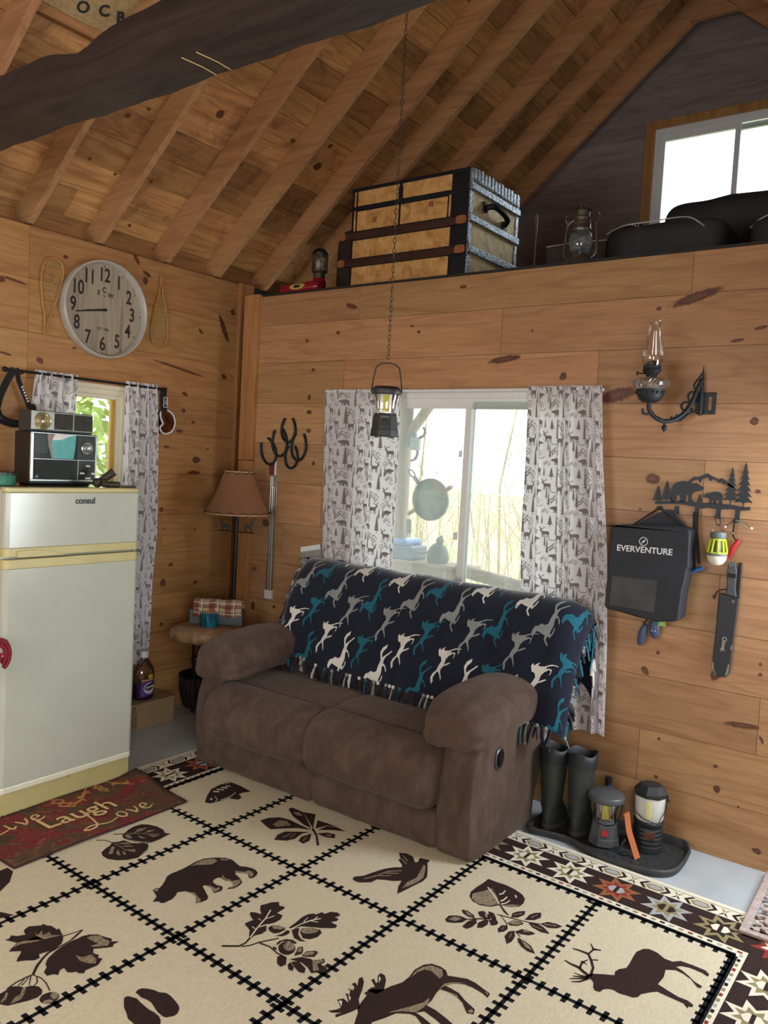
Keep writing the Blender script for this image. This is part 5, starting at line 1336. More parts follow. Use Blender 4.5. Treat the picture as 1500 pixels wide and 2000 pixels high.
def cloth_surf(axis, base, edges0, edges1, width, nf, amp, top, seed, sgn=-1, gather=0.03):
    r = random.Random(seed); phs = [r.uniform(0, 6.28) for _ in range(4)]
    def f(s, t, off):
        k = s/width
        e0, e1 = interp(edges0, t), interp(edges1, t)
        # uneven spread of the folds
        kk = k+0.035*math.sin(2*PI*k*nf*0.5+phs[0])*math.sin(PI*k)
        def wave(k_):
            g = amp*min(1.0, 0.35+t*2.2)
            w = math.sin(2*PI*nf*k_+phs[1]+0.4*math.sin(t*2+phs[2]))+0.35*math.sin(2*PI*nf*1.9*k_+phs[3])
            w2 = math.sin(2*PI*nf*3.0*k_+phs[2])*math.exp(-t/0.05)*0.5
            return g*w+amp*0.5*w2
        u = e0+(e1-e0)*kk
        d = wave(k)
        if off:
            h = 0.002
            sl = (wave(k+h)-wave(k-h))/(2*h*(abs(e1-e0)))
            nx = 1/math.sqrt(1+sl*sl)
            d += off*nx; u -= (1 if e1 > e0 else -1)*off*sl*nx
        v = base+sgn*d if True else 0
        z = top-t
        return (u, v, z) if axis == 0 else (v, u, z)
    return f
# right and left curtain of the wide window (offset goes toward the room = -y)
H = 1.62
cs = cloth_surf(0, -0.060, [(0, 0.738), (0.42, 0.750), (1.0, 0.775), (1.62, 0.795)], [(0, 1.287), (0.3, 1.300), (0.98, 1.297), (1.62, 1.29)], 0.62, 3.6, 0.010, 2.058, 11)
curtain('curtain', 'white curtain printed with bears and pines, flat panel behind the hanging lantern', cs, 0.62, H, (0.238, 0.232), (0.02, -0.14), 'curtains of the wide window', loc=(1.0, -0.06, 1.3))
cs = cloth_surf(0, -0.066, [(0, 2.058), (0.36, 2.070), (0.77, 2.070), (1.02, 2.088), (1.62, 2.20)], [(0, 2.432), (0.35, 2.465), (0.77, 2.516), (1.2, 2.547), (1.62, 2.563)], 0.66, 5.2, 0.015, 2.062, 4)
curtain('curtain', 'white curtain printed with bears and pines, gathered panel beside the black bag', cs, 0.66, 1.63, (0.238, 0.232), (0.3, 0.1), 'curtains of the wide window', loc=(2.3, -0.06, 1.25))
mb = MB(); mb.tube([(0.745, -0.055, 2.047), (2.425, -0.055, 2.047)], 0.008, 10)
for x in (0.76, 2.41): mb.box(x-0.006, x+0.006, -0.055, -0.0007, 2.04, 2.054)
tag(mb.build('curtain_rod', WHITEPL, smooth=40), 'slim white curtain rod over the wide window', 'curtain rod')
# left window pair: offset toward +x
cs = cloth_surf(1, XL+0.062, [(0, -1.331), (0.19, -1.348), (0.9, -1.35)], [(0, -1.08), (0.18, -1.083), (0.9, -1.08)], 0.42, 4.2, 0.014, 2.040, 21, sgn=1)
curtain('curtain', 'short printed curtain hanging behind the radio', cs, 0.42, 0.95, (0.238, 0.232), (0.1, 0.05), 'curtains of the narrow window', loc=(-0.18, -1.2, 1.6))
cs = cloth_surf(1, XL+0.062, [(0, -0.772), (0.45, -0.772), (1.2, -0.765), (1.69, -0.64)], [(0, -0.534), (0.29, -0.510), (0.88, -0.494), (1.17, -0.520), (1.48, -0.532), (1.69, -0.545)], 0.42, 3.7, 0.015, 2.044, 8, sgn=1)
curtain('curtain', 'long printed curtain hanging between the fridge and the goggles', cs, 0.42, 1.70, (0.238, 0.232), (0.0, 0.3), 'curtains of the narrow window', loc=(-0.18, -0.65, 1.2))
root = thing('curtain_rod', 'black curtain rod over the narrow window behind the fridge', 'curtain rod', (XL+0.062, -1.0, 2.022))
mb = MB(); mb.tube([(XL+0.062, -1.492, 2.022), (XL+0.062, -0.505, 2.022)], 0.007, 10); mb.build('rod', BLACKMET, root, smooth=40)
for y in (-1.50, -0.497):
    mb = MB(); mb.ball((XL+0.062, y, 2.022), 0.014); mb.build('finial', BLACKMET, root, smooth=60)
for y in (-1.40, -0.56):
    mb = MB(); mb.tube([(XL+0.0005, y, 2.01), (XL+0.03, y, 2.008), (XL+0.062, y, 2.015)], 0.004, 8); mb.build('bracket', BLACKMET, root, smooth=60)
# ================================================================== FRIDGE AND WHAT STANDS ON IT
FRW = None
def enamel():
    t = NT('ivory_enamel'); co = t.coord()
    c = t.ramp(t.noise(co, 4, 3), [(0.3, (178, 181, 168)), (0.7, (186, 189, 176))])
    t.set(Base_Color=c, Roughness=0.16, Coat_Weight=0.4, Coat_Roughness=0.08)
    t.bump(t.noise(co, 5, 2), 0.04, 0.01)
    return t.mat
FRW = enamel()
FRY = plain('aged_cream_trim', (190, 178, 124), 0.35, var=0.08, vs=6)
fr = thing('refrigerator', 'ivory two door refrigerator with yellowed trim, standing on the left wall', 'refrigerator', (0.2, -1.545, 0.0))
mb = MB(); mb.box(-0.12, 0.518, -1.885, -1.208, 0.03, 1.452); mb.build('cabinet', FRW, fr, bevel=0.012)
def doorplate(z0, z1, x0=0.520, x1=0.566, y0=-1.889, y1=-1.203):
    prof = [(y0, x0), (y1, x0), (y1, x1-0.018), (y1-0.006, x1-0.006), (y1-0.02, x1), (y0+0.02, x1), (y0+0.006, x1-0.006), (y0, x1-0.018)]
    m = MB(); m.prism(prof, z0, z1, 0, FR((0, 0, 0), (0, 1, 0), (1, 0, 0), (0, 0, 1))); return m
d1 = doorplate(1.197, 1.437).build('freezer_door', FRW, fr, bevel=0.003)
d2 = doorplate(0.148, 1.107).build('door', FRW, fr, bevel=0.003)
doorplate(1.437, 1.460, x1=0.568).build('top_trim', FRY, d1, bevel=0.006)
doorplate(0.118, 0.148, x1=0.568).build('bottom_trim', plain('cream_trim_light', (220, 218, 196), 0.35, var=0.05), d2, bevel=0.006)
doorplate(1.160, 1.197, x1=0.567).build('handle_trim', FRY, d1, bevel=0.003)
doorplate(1.107, 1.148, x1=0.567).build('handle_trim', FRY, d2, bevel=0.003)
Mx = FR((0, 0, 0), (0, 1, 0), (0, 0, 1), (1, 0, 0))       # (y,z) outline pushed along +x
mb = MB(); mb.prism([(-1.835, 1.158)]+sm2([(-1.835, 1.184), (-1.76, 1.187), (-1.69, 1.180), (-1.64, 1.166), (-1.60, 1.158)], 5, False), 0.562, 0.577, 0, Mx)
mb.build('handle', FRY, d1, smooth=40, bevel=0.004)
mb = MB(); mb.prism([(-1.235, 1.150)]+sm2([(-1.235, 1.126), (-1.32, 1.118), (-1.42, 1.119), (-1.52, 1.130), (-1.58, 1.143), (-1.60, 1.150)], 5, False), 0.562, 0.579, 0, Mx)
mb.build('handle', FRY, d2, smooth=40, bevel=0.004)
mb = MB(); mb.box(0.51, 0.532, -1.862, -1.195, 0.0, 0.112); mb.prism(circle(-1.52, 0.112, 0.016, 16), 0.532, 0.548, 0, Mx); mb.build('kick_panel', FRY, fr, bevel=0.004)
text_obj('lettering', 'consul', 0.040, plain('logo_black', (20, 24, 32), 0.4), FR((0.567, -1.510, 1.400), (0, 1, 0), (0, 0, 1), (1, 0, 0)), d1, 0.0008, bold=0.0012)
# red loops and bandana at the fridge's left edge
bd = thing('red_bandana', 'red bandana with white print and loops hanging at the fridge front edge', 'bandana', (0.578, -1.90, 0.77))
RED = plain('dark_red_cloth', (122, 22, 34), 0.8, var=0.2); 
mb = MB()
for r in (0.066, 0.044): mb.tube([(0.60, -1.925+r*0.75*math.cos(R(a)), 0.75+r*math.sin(R(a))) for a in range(-60, 190, 15)], 0.010, 8)
mb.build('loop', RED, bd, smooth=60)
mb = MB(); mb.grid(lambda a, b: (0.598+0.012*math.sin(a*9+b*3), -1.975+a*0.085*(1-b*0.55), 0.745-b*0.10+a*0.02*(1-b)), 14, 12)
rr = random.Random(2)
for k in range(16):
    a, b = rr.random()*0.8, rr.random()*0.8
    p = Vector((0.602+0.012*math.sin(a*9+b*3), -1.975+a*0.085*(1-b*0.55), 0.745-b*0.10+a*0.02*(1-b)))
    mb.tube([p, p+Vector((0, rr.uniform(-.008, .008), rr.uniform(-.008, .008)))], 0.0025, 5, 1)
mb.build('cloth', [RED, plain('white_print', (232, 214, 210), 0.8)], bd, smooth=60)
mb = MB(); mb.tube([(0.566, -1.868, 0.80), (0.585, -1.89, 0.812), (0.600, -1.915, 0.803)], 0.003, 8); mb.build('hook', STEEL, bd, smooth=60)
# big vintage radio
rd = thing('vintage_radio', 'large black vintage radio with silver edged front on the fridge', 'radio', (0.26, -1.46, 1.4525))
SIL = plain('silver_trim', (196, 206, 206), 0.25, 0.85, var=0.05)
RBLK = plain('radio_black', (22, 24, 26), 0.4, var=0.25, vs=50)
y0, y1, z0, z1, xf = -1.636, -1.284, 1.476, 1.706, 0.31
mb = MB(); mb.box(0.17, xf-0.004, y0, y1, 1.462, z1+0.003); mb.box(0.18, xf-0.02, y0+0.02, y1-0.02, 1.4525, 1.463); mb.build('case', RBLK, rd, bevel=0.006)
mb = MB()
for a, b, c, d in ((y0, y1, z1-0.006, z1), (y0, y1, z0, z0+0.009), (y0, y0+0.014, z0+0.009, z1-0.006), (y1-0.009, y1, z0+0.009, z1-0.006), (y0+0.014, y1-0.009, 1.578, 1.583)): mb.box(xf-0.006, xf+0.004, a, b, c, d)
mb.box(xf-0.006, xf+0.004, -1.389, -1.385, z0+0.009, 1.578); mb.build('front_frame', SIL, rd, bevel=0.0015)
mb = MB(); mb.box(xf-0.005, xf, y0+0.012, -1.395, 1.582, z1-0.004)
dp_ = mb.build('tuning_panel', plain('dark_dial', (34, 46, 48), 0.15, var=0.1), rd)
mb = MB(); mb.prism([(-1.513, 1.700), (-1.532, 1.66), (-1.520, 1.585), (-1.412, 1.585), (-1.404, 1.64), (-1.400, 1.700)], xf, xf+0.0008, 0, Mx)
mb.build('dial_reflection', plain('turquoise_reflection', (88, 172, 170), 0.25, var=0.12, vs=25), dp_)  # turquoise patch is a reflection on the dial, painted as flat colour
mb = MB(); mb.prism([(-1.513, 1.700), (-1.530, 1.668)]+sm2([(-1.528, 1.671), (-1.48, 1.676), (-1.44, 1.692), (-1.40, 1.70)], 4, False), xf+0.0008, xf+0.0014, 0, Mx)
mb.prism([(-1.552, 1.700), (-1.545, 1.64), (-1.528, 1.585), (-1.520, 1.585), (-1.532, 1.66), (-1.515, 1.700)], xf+0.0008, xf+0.0014, 1, Mx)
mb.build('reflection_edges', [plain('reflection_white', (226, 226, 222), 0.3), plain('dial_tan', (142, 122, 112), 0.35)], dp_)  # white top belongs to the painted reflection
mb = MB()
for k in range(10): mb.box(xf, xf+0.0007, y0+0.022, y0+0.085, 1.612+k*0.0085, 1.6145+k*0.0085)
mb.build('dial_lines', plain('dial_lines', (70, 84, 84), 0.4), dp_)
mb = MB(); mb.box(xf-0.005, xf, -1.393, y1+0.0-0.008, 1.582, z1-0.004); mb.build('tuner_plate', RBLK, rd)
mb = MB(); Mk = FR((xf, -1.340, 1.640), (0, 1, 0), (0, 0, 1), (1, 0, 0))
mb.lathe([(0.032, 0), (0.032, 0.006), (0.029, 0.008), (0.026, 0.004), (0.024, 0.004), (0.023, 0.014), (0.019, 0.018), (0.010, 0.014), (0.001, 0.013)], 32, 0, Mk)
mb.build('tuning_knob', SIL, rd, smooth=35)
mb = MB(); mb.box(xf-0.005, xf, y0+0.014, -1.389, z0+0.008, 1.578); 
sp = mb.build('speaker_grille', plain('speaker_cloth', (44, 50, 48), 0.7, var=0.25, vs=18, bump=0.6, bs=700), rd)
mb = MB(); mb.lathe([(0.010, 0), (0.010, 0.002), (0.001, 0.004)], 20, 0, FR((xf, -1.602, 1.496), (0, 1, 0), (0, 0, 1), (1, 0, 0))); mb.build('badge', plain('badge_grey', (96, 98, 98), 0.3, 0.5), sp, smooth=40)
mb = MB(); mb.box(xf-0.005, xf, -1.385, y1-0.008, z0+0.008, 1.578); cp = mb.build('control_panel', RBLK, rd)
for k, zz in enumerate((1.517, 1.553, 1.516)):
    yy = -1.364+k*0.031
    mb = MB(); mb.box(xf, xf+0.0006, yy-0.0012, yy+0.0012, 1.510, 1.560); mb.build('slider_slot', plain('slot_black', (8, 8, 8), 0.6), cp)
    mb = MB(); mb.box(xf, xf+0.008, yy-0.010, yy+0.010, zz-0.0045, zz+0.0045); mb.build('slider_knob', WHITEPL, cp, bevel=0.001)
mb = MB(); mb.box(xf, xf+0.005, -1.345, -1.316, 1.4885, 1.4965); mb.build('switch', WHITEPL, cp, bevel=0.001)
# small radio on top
r2 = thing('lantern_radio', 'slim silver and black radio lying on the larger vintage radio', 'radio', (0.27, -1.475, 1.7095))
ya, yb, za, zb, xg = -1.640, -1.316, 1.7095, 1.805, 0.318
GRM = plain('brushed_grey', (148, 150, 142), 0.35, 0.6, var=0.1)
mb = MB(); mb.box(0.21, xg-0.003, ya-0.002, yb+0.002, za, zb+0.002); mb.build('case', plain('radio_charcoal', (46, 50, 50), 0.5, var=0.2), r2, bevel=0.004)
mb = MB(); mb.box(xg-0.005, xg, ya, yb, za+0.008, zb); mb.build('faceplate', GRM, r2, bevel=0.002)
for a, b in ((-1.523, -1.426), (-1.418, -1.320)):
    mb = MB(); mb.box(xg-0.002, xg+0.002, a, b, za+0.013, zb-0.006); mb.build('speaker_grille', plain('grille_mottled', (58, 58, 54), 0.5, var=0.5, vs=110, bump=0.8, bs=500), r2)
mb = MB(); Mk = FR((xg, -1.583, 1.758), (0, 1, 0), (0, 0, 1), (1, 0, 0))
mb.lathe([(0.041, 0), (0.041, 0.005), (0.038, 0.006), (0.036, 0.003)]+[(0.036-i*0.004, 0.003+0.0016*(i % 2)) for i in range(1, 8)]+[(0.006, 0.005), (0.001, 0.005)], 36, 0, Mk)
mb.build('reflector_dial', plain('brass_reflector', (204, 194, 150), 0.2, 0.8, var=0.1), r2, smooth=30)
# small things beside
tn = thing('green_tin', 'low green tin with a dark lid, left of the radio on the fridge', 'tin', (0.27, -1.735, 1.453))
mb = MB(); mb.lathe([(0.045, 0), (0.048, 0.003), (0.048, 0.045), (0.046, 0.048)], 28, 0, T(0.27, -1.735, 1.453)); mb.build('body', plain('green_paint', (52, 128, 104), 0.45), tn, smooth=40)
mb = MB(); mb.lathe([(0.049, 0.048), (0.049, 0.060), (0.046, 0.063), (0.001, 0.064)], 28, 0, T(0.27, -1.735, 1.453)); mb.build('lid', plain('dark_lid', (52, 46, 44), 0.4, 0.3), tn, smooth=40)
def camo():
    t = NT('camouflage'); n = t.noise(t.coord(), 60, 3)
    t.set(Base_Color=t.ramp(n, [(0.38, (34, 32, 26)), (0.47, (70, 66, 46)), (0.55, (48, 44, 34)), (0.66, (110, 104, 78))]), Roughness=0.6)
    for e in t.N:
        if e.type == 'VALTORGB': e.color_ramp.interpolation = 'CONSTANT'
    return t.mat
CAMO = camo()
cg = thing('binoculars', 'small camouflage patterned binoculars propped against the radio', 'binoculars', (0.44, -1.325, 1.453))
mb = MB(); mb.cyl((0.42, -1.345, 1.475), (0.455, -1.290, 1.530), 0.019, 18); mb.cyl((0.45, -1.2975, 1.5225), (0.4585, -1.285, 1.535), 0.021, 18); mb.build('barrel', CAMO, cg, smooth=40)
mb = MB(); mb.cyl((0.46, -1.350, 1.474), (0.490, -1.280, 1.470), 0.016, 18); mb.cyl((0.487, -1.288, 1.4705), (0.492, -1.276, 1.4695), 0.0165, 18); mb.build('barrel', CAMO, cg, smooth=40)
mb = MB(); mb.ball((0.43, -1.355, 1.478), 0.024, 14, 0, (1.1, 1, 1)); mb.ball((0.455, -1.335, 1.482), 0.018, 12); mb.ball((0.475, -1.30, 1.466), 0.013, 12); mb.build('prism_housing', CAMO, cg, smooth=80)
mb = MB(); mb.lathe([(0.001, 0), (0.038, 0.0), (0.043, 0.004), (0.042, 0.008), (0.030, 0.011), (0.001, 0.012)], 30, 0, T(0.515, -1.247, 1.4612))
tag(mb.build('jar_lid', plain('lid_brown', (96, 92, 78), 0.35, 0.4), smooth=40, loc=(0.515, -1.247, 1.4612)), 'flat round lid lying on the fridge top near the curtain', 'lid')

# ================================================================== LEFT WALL DECORATION
def plank_face():
    t = NT('clock_planks'); co = t.coord()
    n = t.noise(t.coord(scale=(1, 9, 0.5)), 5, 4, 0.3)
    c = t.ramp(n, [(0.3, (138, 126, 108)), (0.55, (170, 158, 138)), (0.75, (150, 138, 120))])
    t.set(Base_Color=c, Roughness=0.5); return t.mat
ck = thing('wall_clock', 'round wall clock with grey plank face and pale metal rim', 'clock', (XL, -0.903, 2.43))
CX = XL; cy, cz = -0.903, 2.430
Mc = FR((CX, cy, cz), (0, 1, 0), (0, 0, 1), (1, 0, 0))     # local x -> y, local y -> z, local z -> into room
mb = MB(); mb.lathe([(0.262, 0.001), (0.270, 0.004), (0.273, 0.03), (0.273, 0.056), (0.270, 0.060), (0.262, 0.060), (0.258, 0.055), (0.256, 0.016)], 72, 0, Mc, cap0=False, cap1=False)
mb.build('rim', plain('pale_zinc', (192, 188, 180), 0.4, 0.25, var=0.08, vs=12), ck, smooth=40)
mb = MB()
for a, b in ((-0.258, -0.1285), (-0.1275, -0.0005), (0.0005, 0.1275), (0.1285, 0.258)):
    n = 14; top = []; bot = []
    for i in range(n+1):
        x = a+(b-a)*i/n; h = math.sqrt(max(0, 0.258**2-x*x)); top.append((x, h)); bot.append((x, -h))
    mb.prism(bot+top[::-1], 0.010, 0.015, 0, Mc)
fc = mb.build('face', plank_face(), ck)
mb = MB(); mb.lathe([(0.2575, 0.004), (0.2575, 0.0095)], 48, 0, Mc, cap1=True); mb.build('backing', BLACK, ck)
NUM = plain('clock_brown', (52, 40, 34), 0.5)
for k in range(1, 13):
    a = R(90-30*k); rr_ = 0.193
    text_obj('numeral', str(k), 0.108, NUM, Mc @ T(rr_*math.cos(a), rr_*math.sin(a), 0.0156) @ Matrix.Diagonal((0.72, 1, 1, 1)), fc, 0.0004, bold=0.0022)
    mb = MB(); mb.prism([(0.247*math.cos(a-0.02), 0.247*math.sin(a-0.02)), (0.247*math.cos(a+0.02), 0.247*math.sin(a+0.02)), (0.236*math.cos(a), 0.236*math.sin(a))], 0.015, 0.0158, 0, Mc); mb.build('hour_mark', NUM, fc)
text_obj('lettering', 'E', 0.038, NUM, Mc @ T(-0.034, 0.092, 0.0156), fc, 0.0004, bold=0.0008)
text_obj('lettering', 'C', 0.040, NUM, Mc @ T(0.002, 0.112, 0.0156), fc, 0.0004, bold=0.0008)
text_obj('lettering', 'W', 0.038, NUM, Mc @ T(0.044, 0.088, 0.0156), fc, 0.0004, bold=0.0008)
text_obj('lettering', 'co.', 0.018, NUM, Mc @ T(0.004, 0.080, 0.0156), fc, 0.0004)
text_obj('lettering', 'EST. 1986', 0.019, NUM, Mc @ T(0.0, -0.108, 0.0156), fc, 0.0004, bold=0.0003)
def hand(L, w, a, h, nm):
    m = MB(); m.prism([(-0.02, -w/2), (L, -w/4), (L, w/4), (-0.02, w/2)], h, h+0.0015, 0, Mc @ RZ(a)); m.build(nm, BLACK, ck)
hand(0.182, 0.012, 191.5, 0.021, 'minute_hand'); hand(0.115, 0.014, 190, 0.0185, 'hour_hand')
mb = MB(); mb.lathe([(0.008, 0.015), (0.008, 0.025), (0.001, 0.026)], 16, 0, Mc); mb.build('hub', BLACK, ck, smooth=40)
# snowshoes
SNF = plain('ash_wood', (176, 124, 66), 0.5, var=0.15); SNW = plain('rawhide_web', (186, 160, 104), 0.6, var=0.15)
def snowshoe(label, cy, ztop, zbot, flip):
    H = ztop-zbot; sg = 1 if not flip else -1
    def P(u, v, d=0.012): return (XL+d, cy+u*sg-(0.045*(1-v) if not flip else 0.002), (zbot+v*H) if not flip else (ztop-v*H))
    out = [(0.005, 0.0), (0.008, 0.14), (0.014, 0.24), (0.030, 0.36), (0.050, 0.55), (0.061, 0.72), (0.058, 0.86), (0.042, 0.95), (0.0, 1.0)]
    pr_ = smooth_curve([(a, b, 0) for a, b in out], 6)
    def half(v):
        for a, b in zip(pr_[:-1], pr_[1:]):
            if a.y <= v <= b.y and b.y > a.y: return a.x+(b.x-a.x)*(v-a.y)/(b.y-a.y)
        return 0.0
    s = thing('snowshoe', label, 'snowshoe', (XL, cy, (ztop+zbot)/2), 'snowshoes beside the clock')
    loop = [P(p.x, p.y) for p in pr_]+[P(-p.x, p.y) for p in pr_[::-1][1:]]
    mb = MB(); mb.tube(loop, 0.0055, 8); mb.build('frame', SNF, s, smooth=60)
    mb = MB()
    for v in (0.42, 0.84):
        h = half(v); mb.tube([P(-h, v), P(h, v)], 0.0045, 6)
    mb.build('crossbar', SNF, s, smooth=60)
    mb = MB()
    for k in range(22):
        for dr in (1, -1):
            pts = []
            for j in range(61):
                v = 0.24+0.75*j/60; u = dr*(v-0.24-k*0.085+0.5)*0.16
                if abs(u) < half(v)-0.001 and not (0.70 < v < 0.80 and abs(u) < 0.016): pts.append(P(u, v, 0.012+0.0012*dr))
                elif len(pts) > 1: mb.tube([pts[0], pts[-1]], 0.0009, 4); pts = []
                else: pts = []
            if len(pts) > 1: mb.tube([pts[0], pts[-1]], 0.0009, 4)
    for k in range(11):
        v = 0.28+k*0.063; h = half(v)
        if 0.70 < v < 0.80: continue
        mb.tube([P(-h, v), P(h, v)], 0.0012, 4)
    mb.build('webbing', SNW, s)
    return s
snowshoe('miniature wooden snowshoe, rounded end up, left of the clock', -1.212, 2.655, 2.235, False)
snowshoe('miniature wooden snowshoe, rounded end down, right of the clock', -0.502, 2.703, 2.274, True)
# goggles on the rod ends
STRAP = plain('black_strap', (22, 22, 24), 0.8, var=0.2, bump=0.3, bs=500)
def band(pts, w, wd, th=0.002):
    """ribbon through pts, wd = width direction"""
    m = MB(); wd = Vector(wd).normalized(); P = [Vector(p) for p in pts]; vs = []
    for i, p in enumerate(P):
        a = P[max(0, i-1)]; b = P[min(len(P)-1, i+1)]
        nn = (b-a).normalized().cross(wd).normalized()
        for sx, sn in ((-1, -1), (1, -1), (1, 1), (-1, 1)): vs.append(p+wd*sx*w/2+nn*sn*th/2)
    fs = []
    for i in range(len(P)-1):
        for k in range(4): fs.append((i*4+k, i*4+(k+1) % 4, (i+1)*4+(k+1) % 4, (i+1)*4+k))
    fs += [(3, 2, 1, 0), tuple((len(P)-1)*4+k for k in range(4))]
    m.add(vs, fs); return m
g1 = thing('goggles', 'black goggles hanging by a wide strap at the left rod end', 'goggles', (XL+0.03, -1.44, 1.85))
gx = XL+0.050
def ribbon(pts, w, th=0.003):
    pts = [Vector(p) for p in pts]
    out = []
    m = MB(); L = []; Rr = []
    for i, p in enumerate(pts):
        a = pts[max(0, i-1)]; b = pts[min(len(pts)-1, i+1)]; t = (b-a).normalized(); n = Vector((1, 0, 0)).cross(t).normalized()
        L.append(p+n*w/2); Rr.append(p-n*w/2)
    vs = L+Rr+[p+Vector((th, 0, 0)) for p in L]+[p+Vector((th, 0, 0)) for p in Rr]
    n = len(pts); fs = []
    for i in range(n-1):
        fs += [(i, n+i, n+i+1, i+1), (2*n+i, 2*n+i+1, 3*n+i+1, 3*n+i), (i, i+1, 2*n+i+1, 2*n+i), (n+i, 3*n+i, 3*n+i+1, n+i+1)]
    fs += [(0, 2*n, 3*n, n), (n-1, 2*n-1, 4*n-1, 3*n-1)]
    m.add(vs, fs); return m
ribbon([(gx+0.02, -1.455, 2.030), (gx, -1.480, 1.97), (gx, -1.515, 1.89), (gx, -1.530, 1.83)], 0.038).build('strap', STRAP, g1, bevel=0.001)
ribbon([(gx+0.02, -1.445, 2.032), (gx, -1.418, 1.97), (gx, -1.385, 1.90), (gx, -1.350, 1.83)], 0.026).build('strap', STRAP, g1, bevel=0.001)
for k in range(6):
    t = k/6; ribbon([(gx+0.0035, -1.402+t*0.040, 1.945-t*0.085), (gx+0.0035, -1.397+t*0.040, 1.938-t*0.085)], 0.010, 0.001).build('strap_print', WHITEPL, g1)
mb = MB(); mb.tube(smooth_curve([(gx+0.01, -1.545, 1.83), (gx+0.03, -1.535, 1.775), (gx+0.035, -1.47, 1.748), (gx+0.035, -1.41, 1.757), (gx+0.03, -1.362, 1.80), (gx+0.01, -1.348, 1.852)], 5), [0.014]+[0.021]*23+[0.020, 0.014], 10, flat=1.2); mb.build('frame', BLACK, g1, smooth=60)
g2 = thing('goggles', 'white framed ski goggles with amber lens hanging right of the long curtain', 'goggles', (XL+0.03, -0.47, 1.85))
ribbon([(gx+0.008, -0.492, 2.034), (gx, -0.490, 1.98), (gx, -0.484, 1.92), (gx, -0.478, 1.885)], 0.046).build('strap', STRAP, g2, bevel=0.001)
ol = rrect(-0.487, -0.459, 1.915, 1.975, 0.006)
mb = MB(); mb.tube([(gx+0.004, y, z) for y, z in ol], 0.002, 6, closed=True); mb.tube([(gx+0.004, -0.480, 1.93), (gx+0.004, -0.470, 1.965), (gx+0.004, -0.466, 1.93)], 0.0015, 6); mb.build('strap_print', WHITEPL, g2)
fo = sm2([(-0.500, 1.885), (-0.46, 1.898), (-0.42, 1.885), (-0.395, 1.85), (-0.392, 1.81), (-0.415, 1.77), (-0.455, 1.755), (-0.488, 1.762), (-0.503, 1.79), (-0.482, 1.815), (-0.500, 1.85)], 5)
mb = MB(); mb.prism(fo, XL+0.004, XL+0.045, 0, Mx); mb.build('foam', BLACK, g2, smooth=40)
mb = MB(); mb.tube([(XL+0.047, y, z) for y, z in fo], 0.006, 8, closed=True); mb.build('frame', WHITEPL, g2, smooth=60)
lens = NT('amber_lens'); lens.set(Base_Color=lens.ramp(lens.noise(lens.coord(), 9, 2), [(0.3, lin((40, 26, 22))), (0.7, lin((120, 62, 38)))]), Roughness=0.05, Metallic=0.4)
mb = MB(); mb.prism([(y*1.0, z) for y, z in fo], XL+0.045, XL+0.049, 0, Mx); mb.build('lens', lens.mat, g2)
# ================================================================== CORNER: TABLE, LAMP, BASKET, BOX, BOTTLES
tx, ty, tz = 0.30, -0.45, 0.625
ax = Vector((0.81, 0.587, 0)); ay = Vector((-0.587, 0.81, 0))
tb = thing('side_table', 'live edge log slice side table on black wire legs in the corner', 'table', (tx, ty, 0))
def bark():
    t = NT('log_slice'); co = t.coord()
    n = t.noise(t.coord(scale=(1, 1, 0.35)), 22, 5, 0.6)
    c = t.ramp(n, [(0.3, (112, 84, 60)), (0.5, (150, 116, 84)), (0.68, (176, 142, 106))])
    t.set(Base_Color=c, Roughness=0.55); t.bump(n, 0.5, 0.006); return t.mat
SLAB = bark()
mb = MB(); n = 48; vs = []; tr = random.Random(9); ph = [tr.uniform(0, 6) for _ in range(4)]
for lvl, (s, dz) in enumerate(((0.90, -0.062), (0.97, -0.055), (1.0, -0.035), (0.965, -0.006), (0.94, 0.0))):
    for k in range(n):
        a = 2*PI*k/n
        w = 1+0.03*math.sin(3*a+ph[0])+0.025*math.sin(5*a+ph[1])+0.015*math.sin(11*a+ph[2]+lvl*0.5)
        p = Vector((tx, ty, tz+dz))+ax*(0.248*s*w*math.cos(a))+ay*(0.235*s*w*math.sin(a))
        vs.append(p)
fs = [(l*n+k, l*n+(k+1) % n, (l+1)*n+(k+1) % n, (l+1)*n+k) for l in range(4) for k in range(n)]+[tuple(4*n+k for k in range(n)), tuple(reversed(range(n)))]
mb.add(vs, fs); mb.build('tabletop', SLAB, tb, smooth=50)
mb = MB()
for k in range(10):
    a = 2*PI*k/10; c, s_ = math.cos(a), math.sin(a)
    mb.tube([(tx+0.12*c, ty+0.12*s_, tz-0.062), (tx+0.115*c, ty+0.115*s_, 0.42), (tx+0.085*c, ty+0.085*s_, 0.12), (tx+0.08*c, ty+0.08*s_, 0.0)], 0.004, 6)
mb.build('leg_wires', BLACKMET, tb, smooth=60)
for z, r in ((0.435, 0.121), (0.405, 0.116), (0.12, 0.087), (0.005, 0.081)):
    mb = MB(); mb.tube([(tx+r*math.cos(2*PI*k/28), ty+r*math.sin(2*PI*k/28), z) for k in range(28)], 0.005, 6, closed=True); mb.build('ring', BLACKMET, tb, smooth=60)
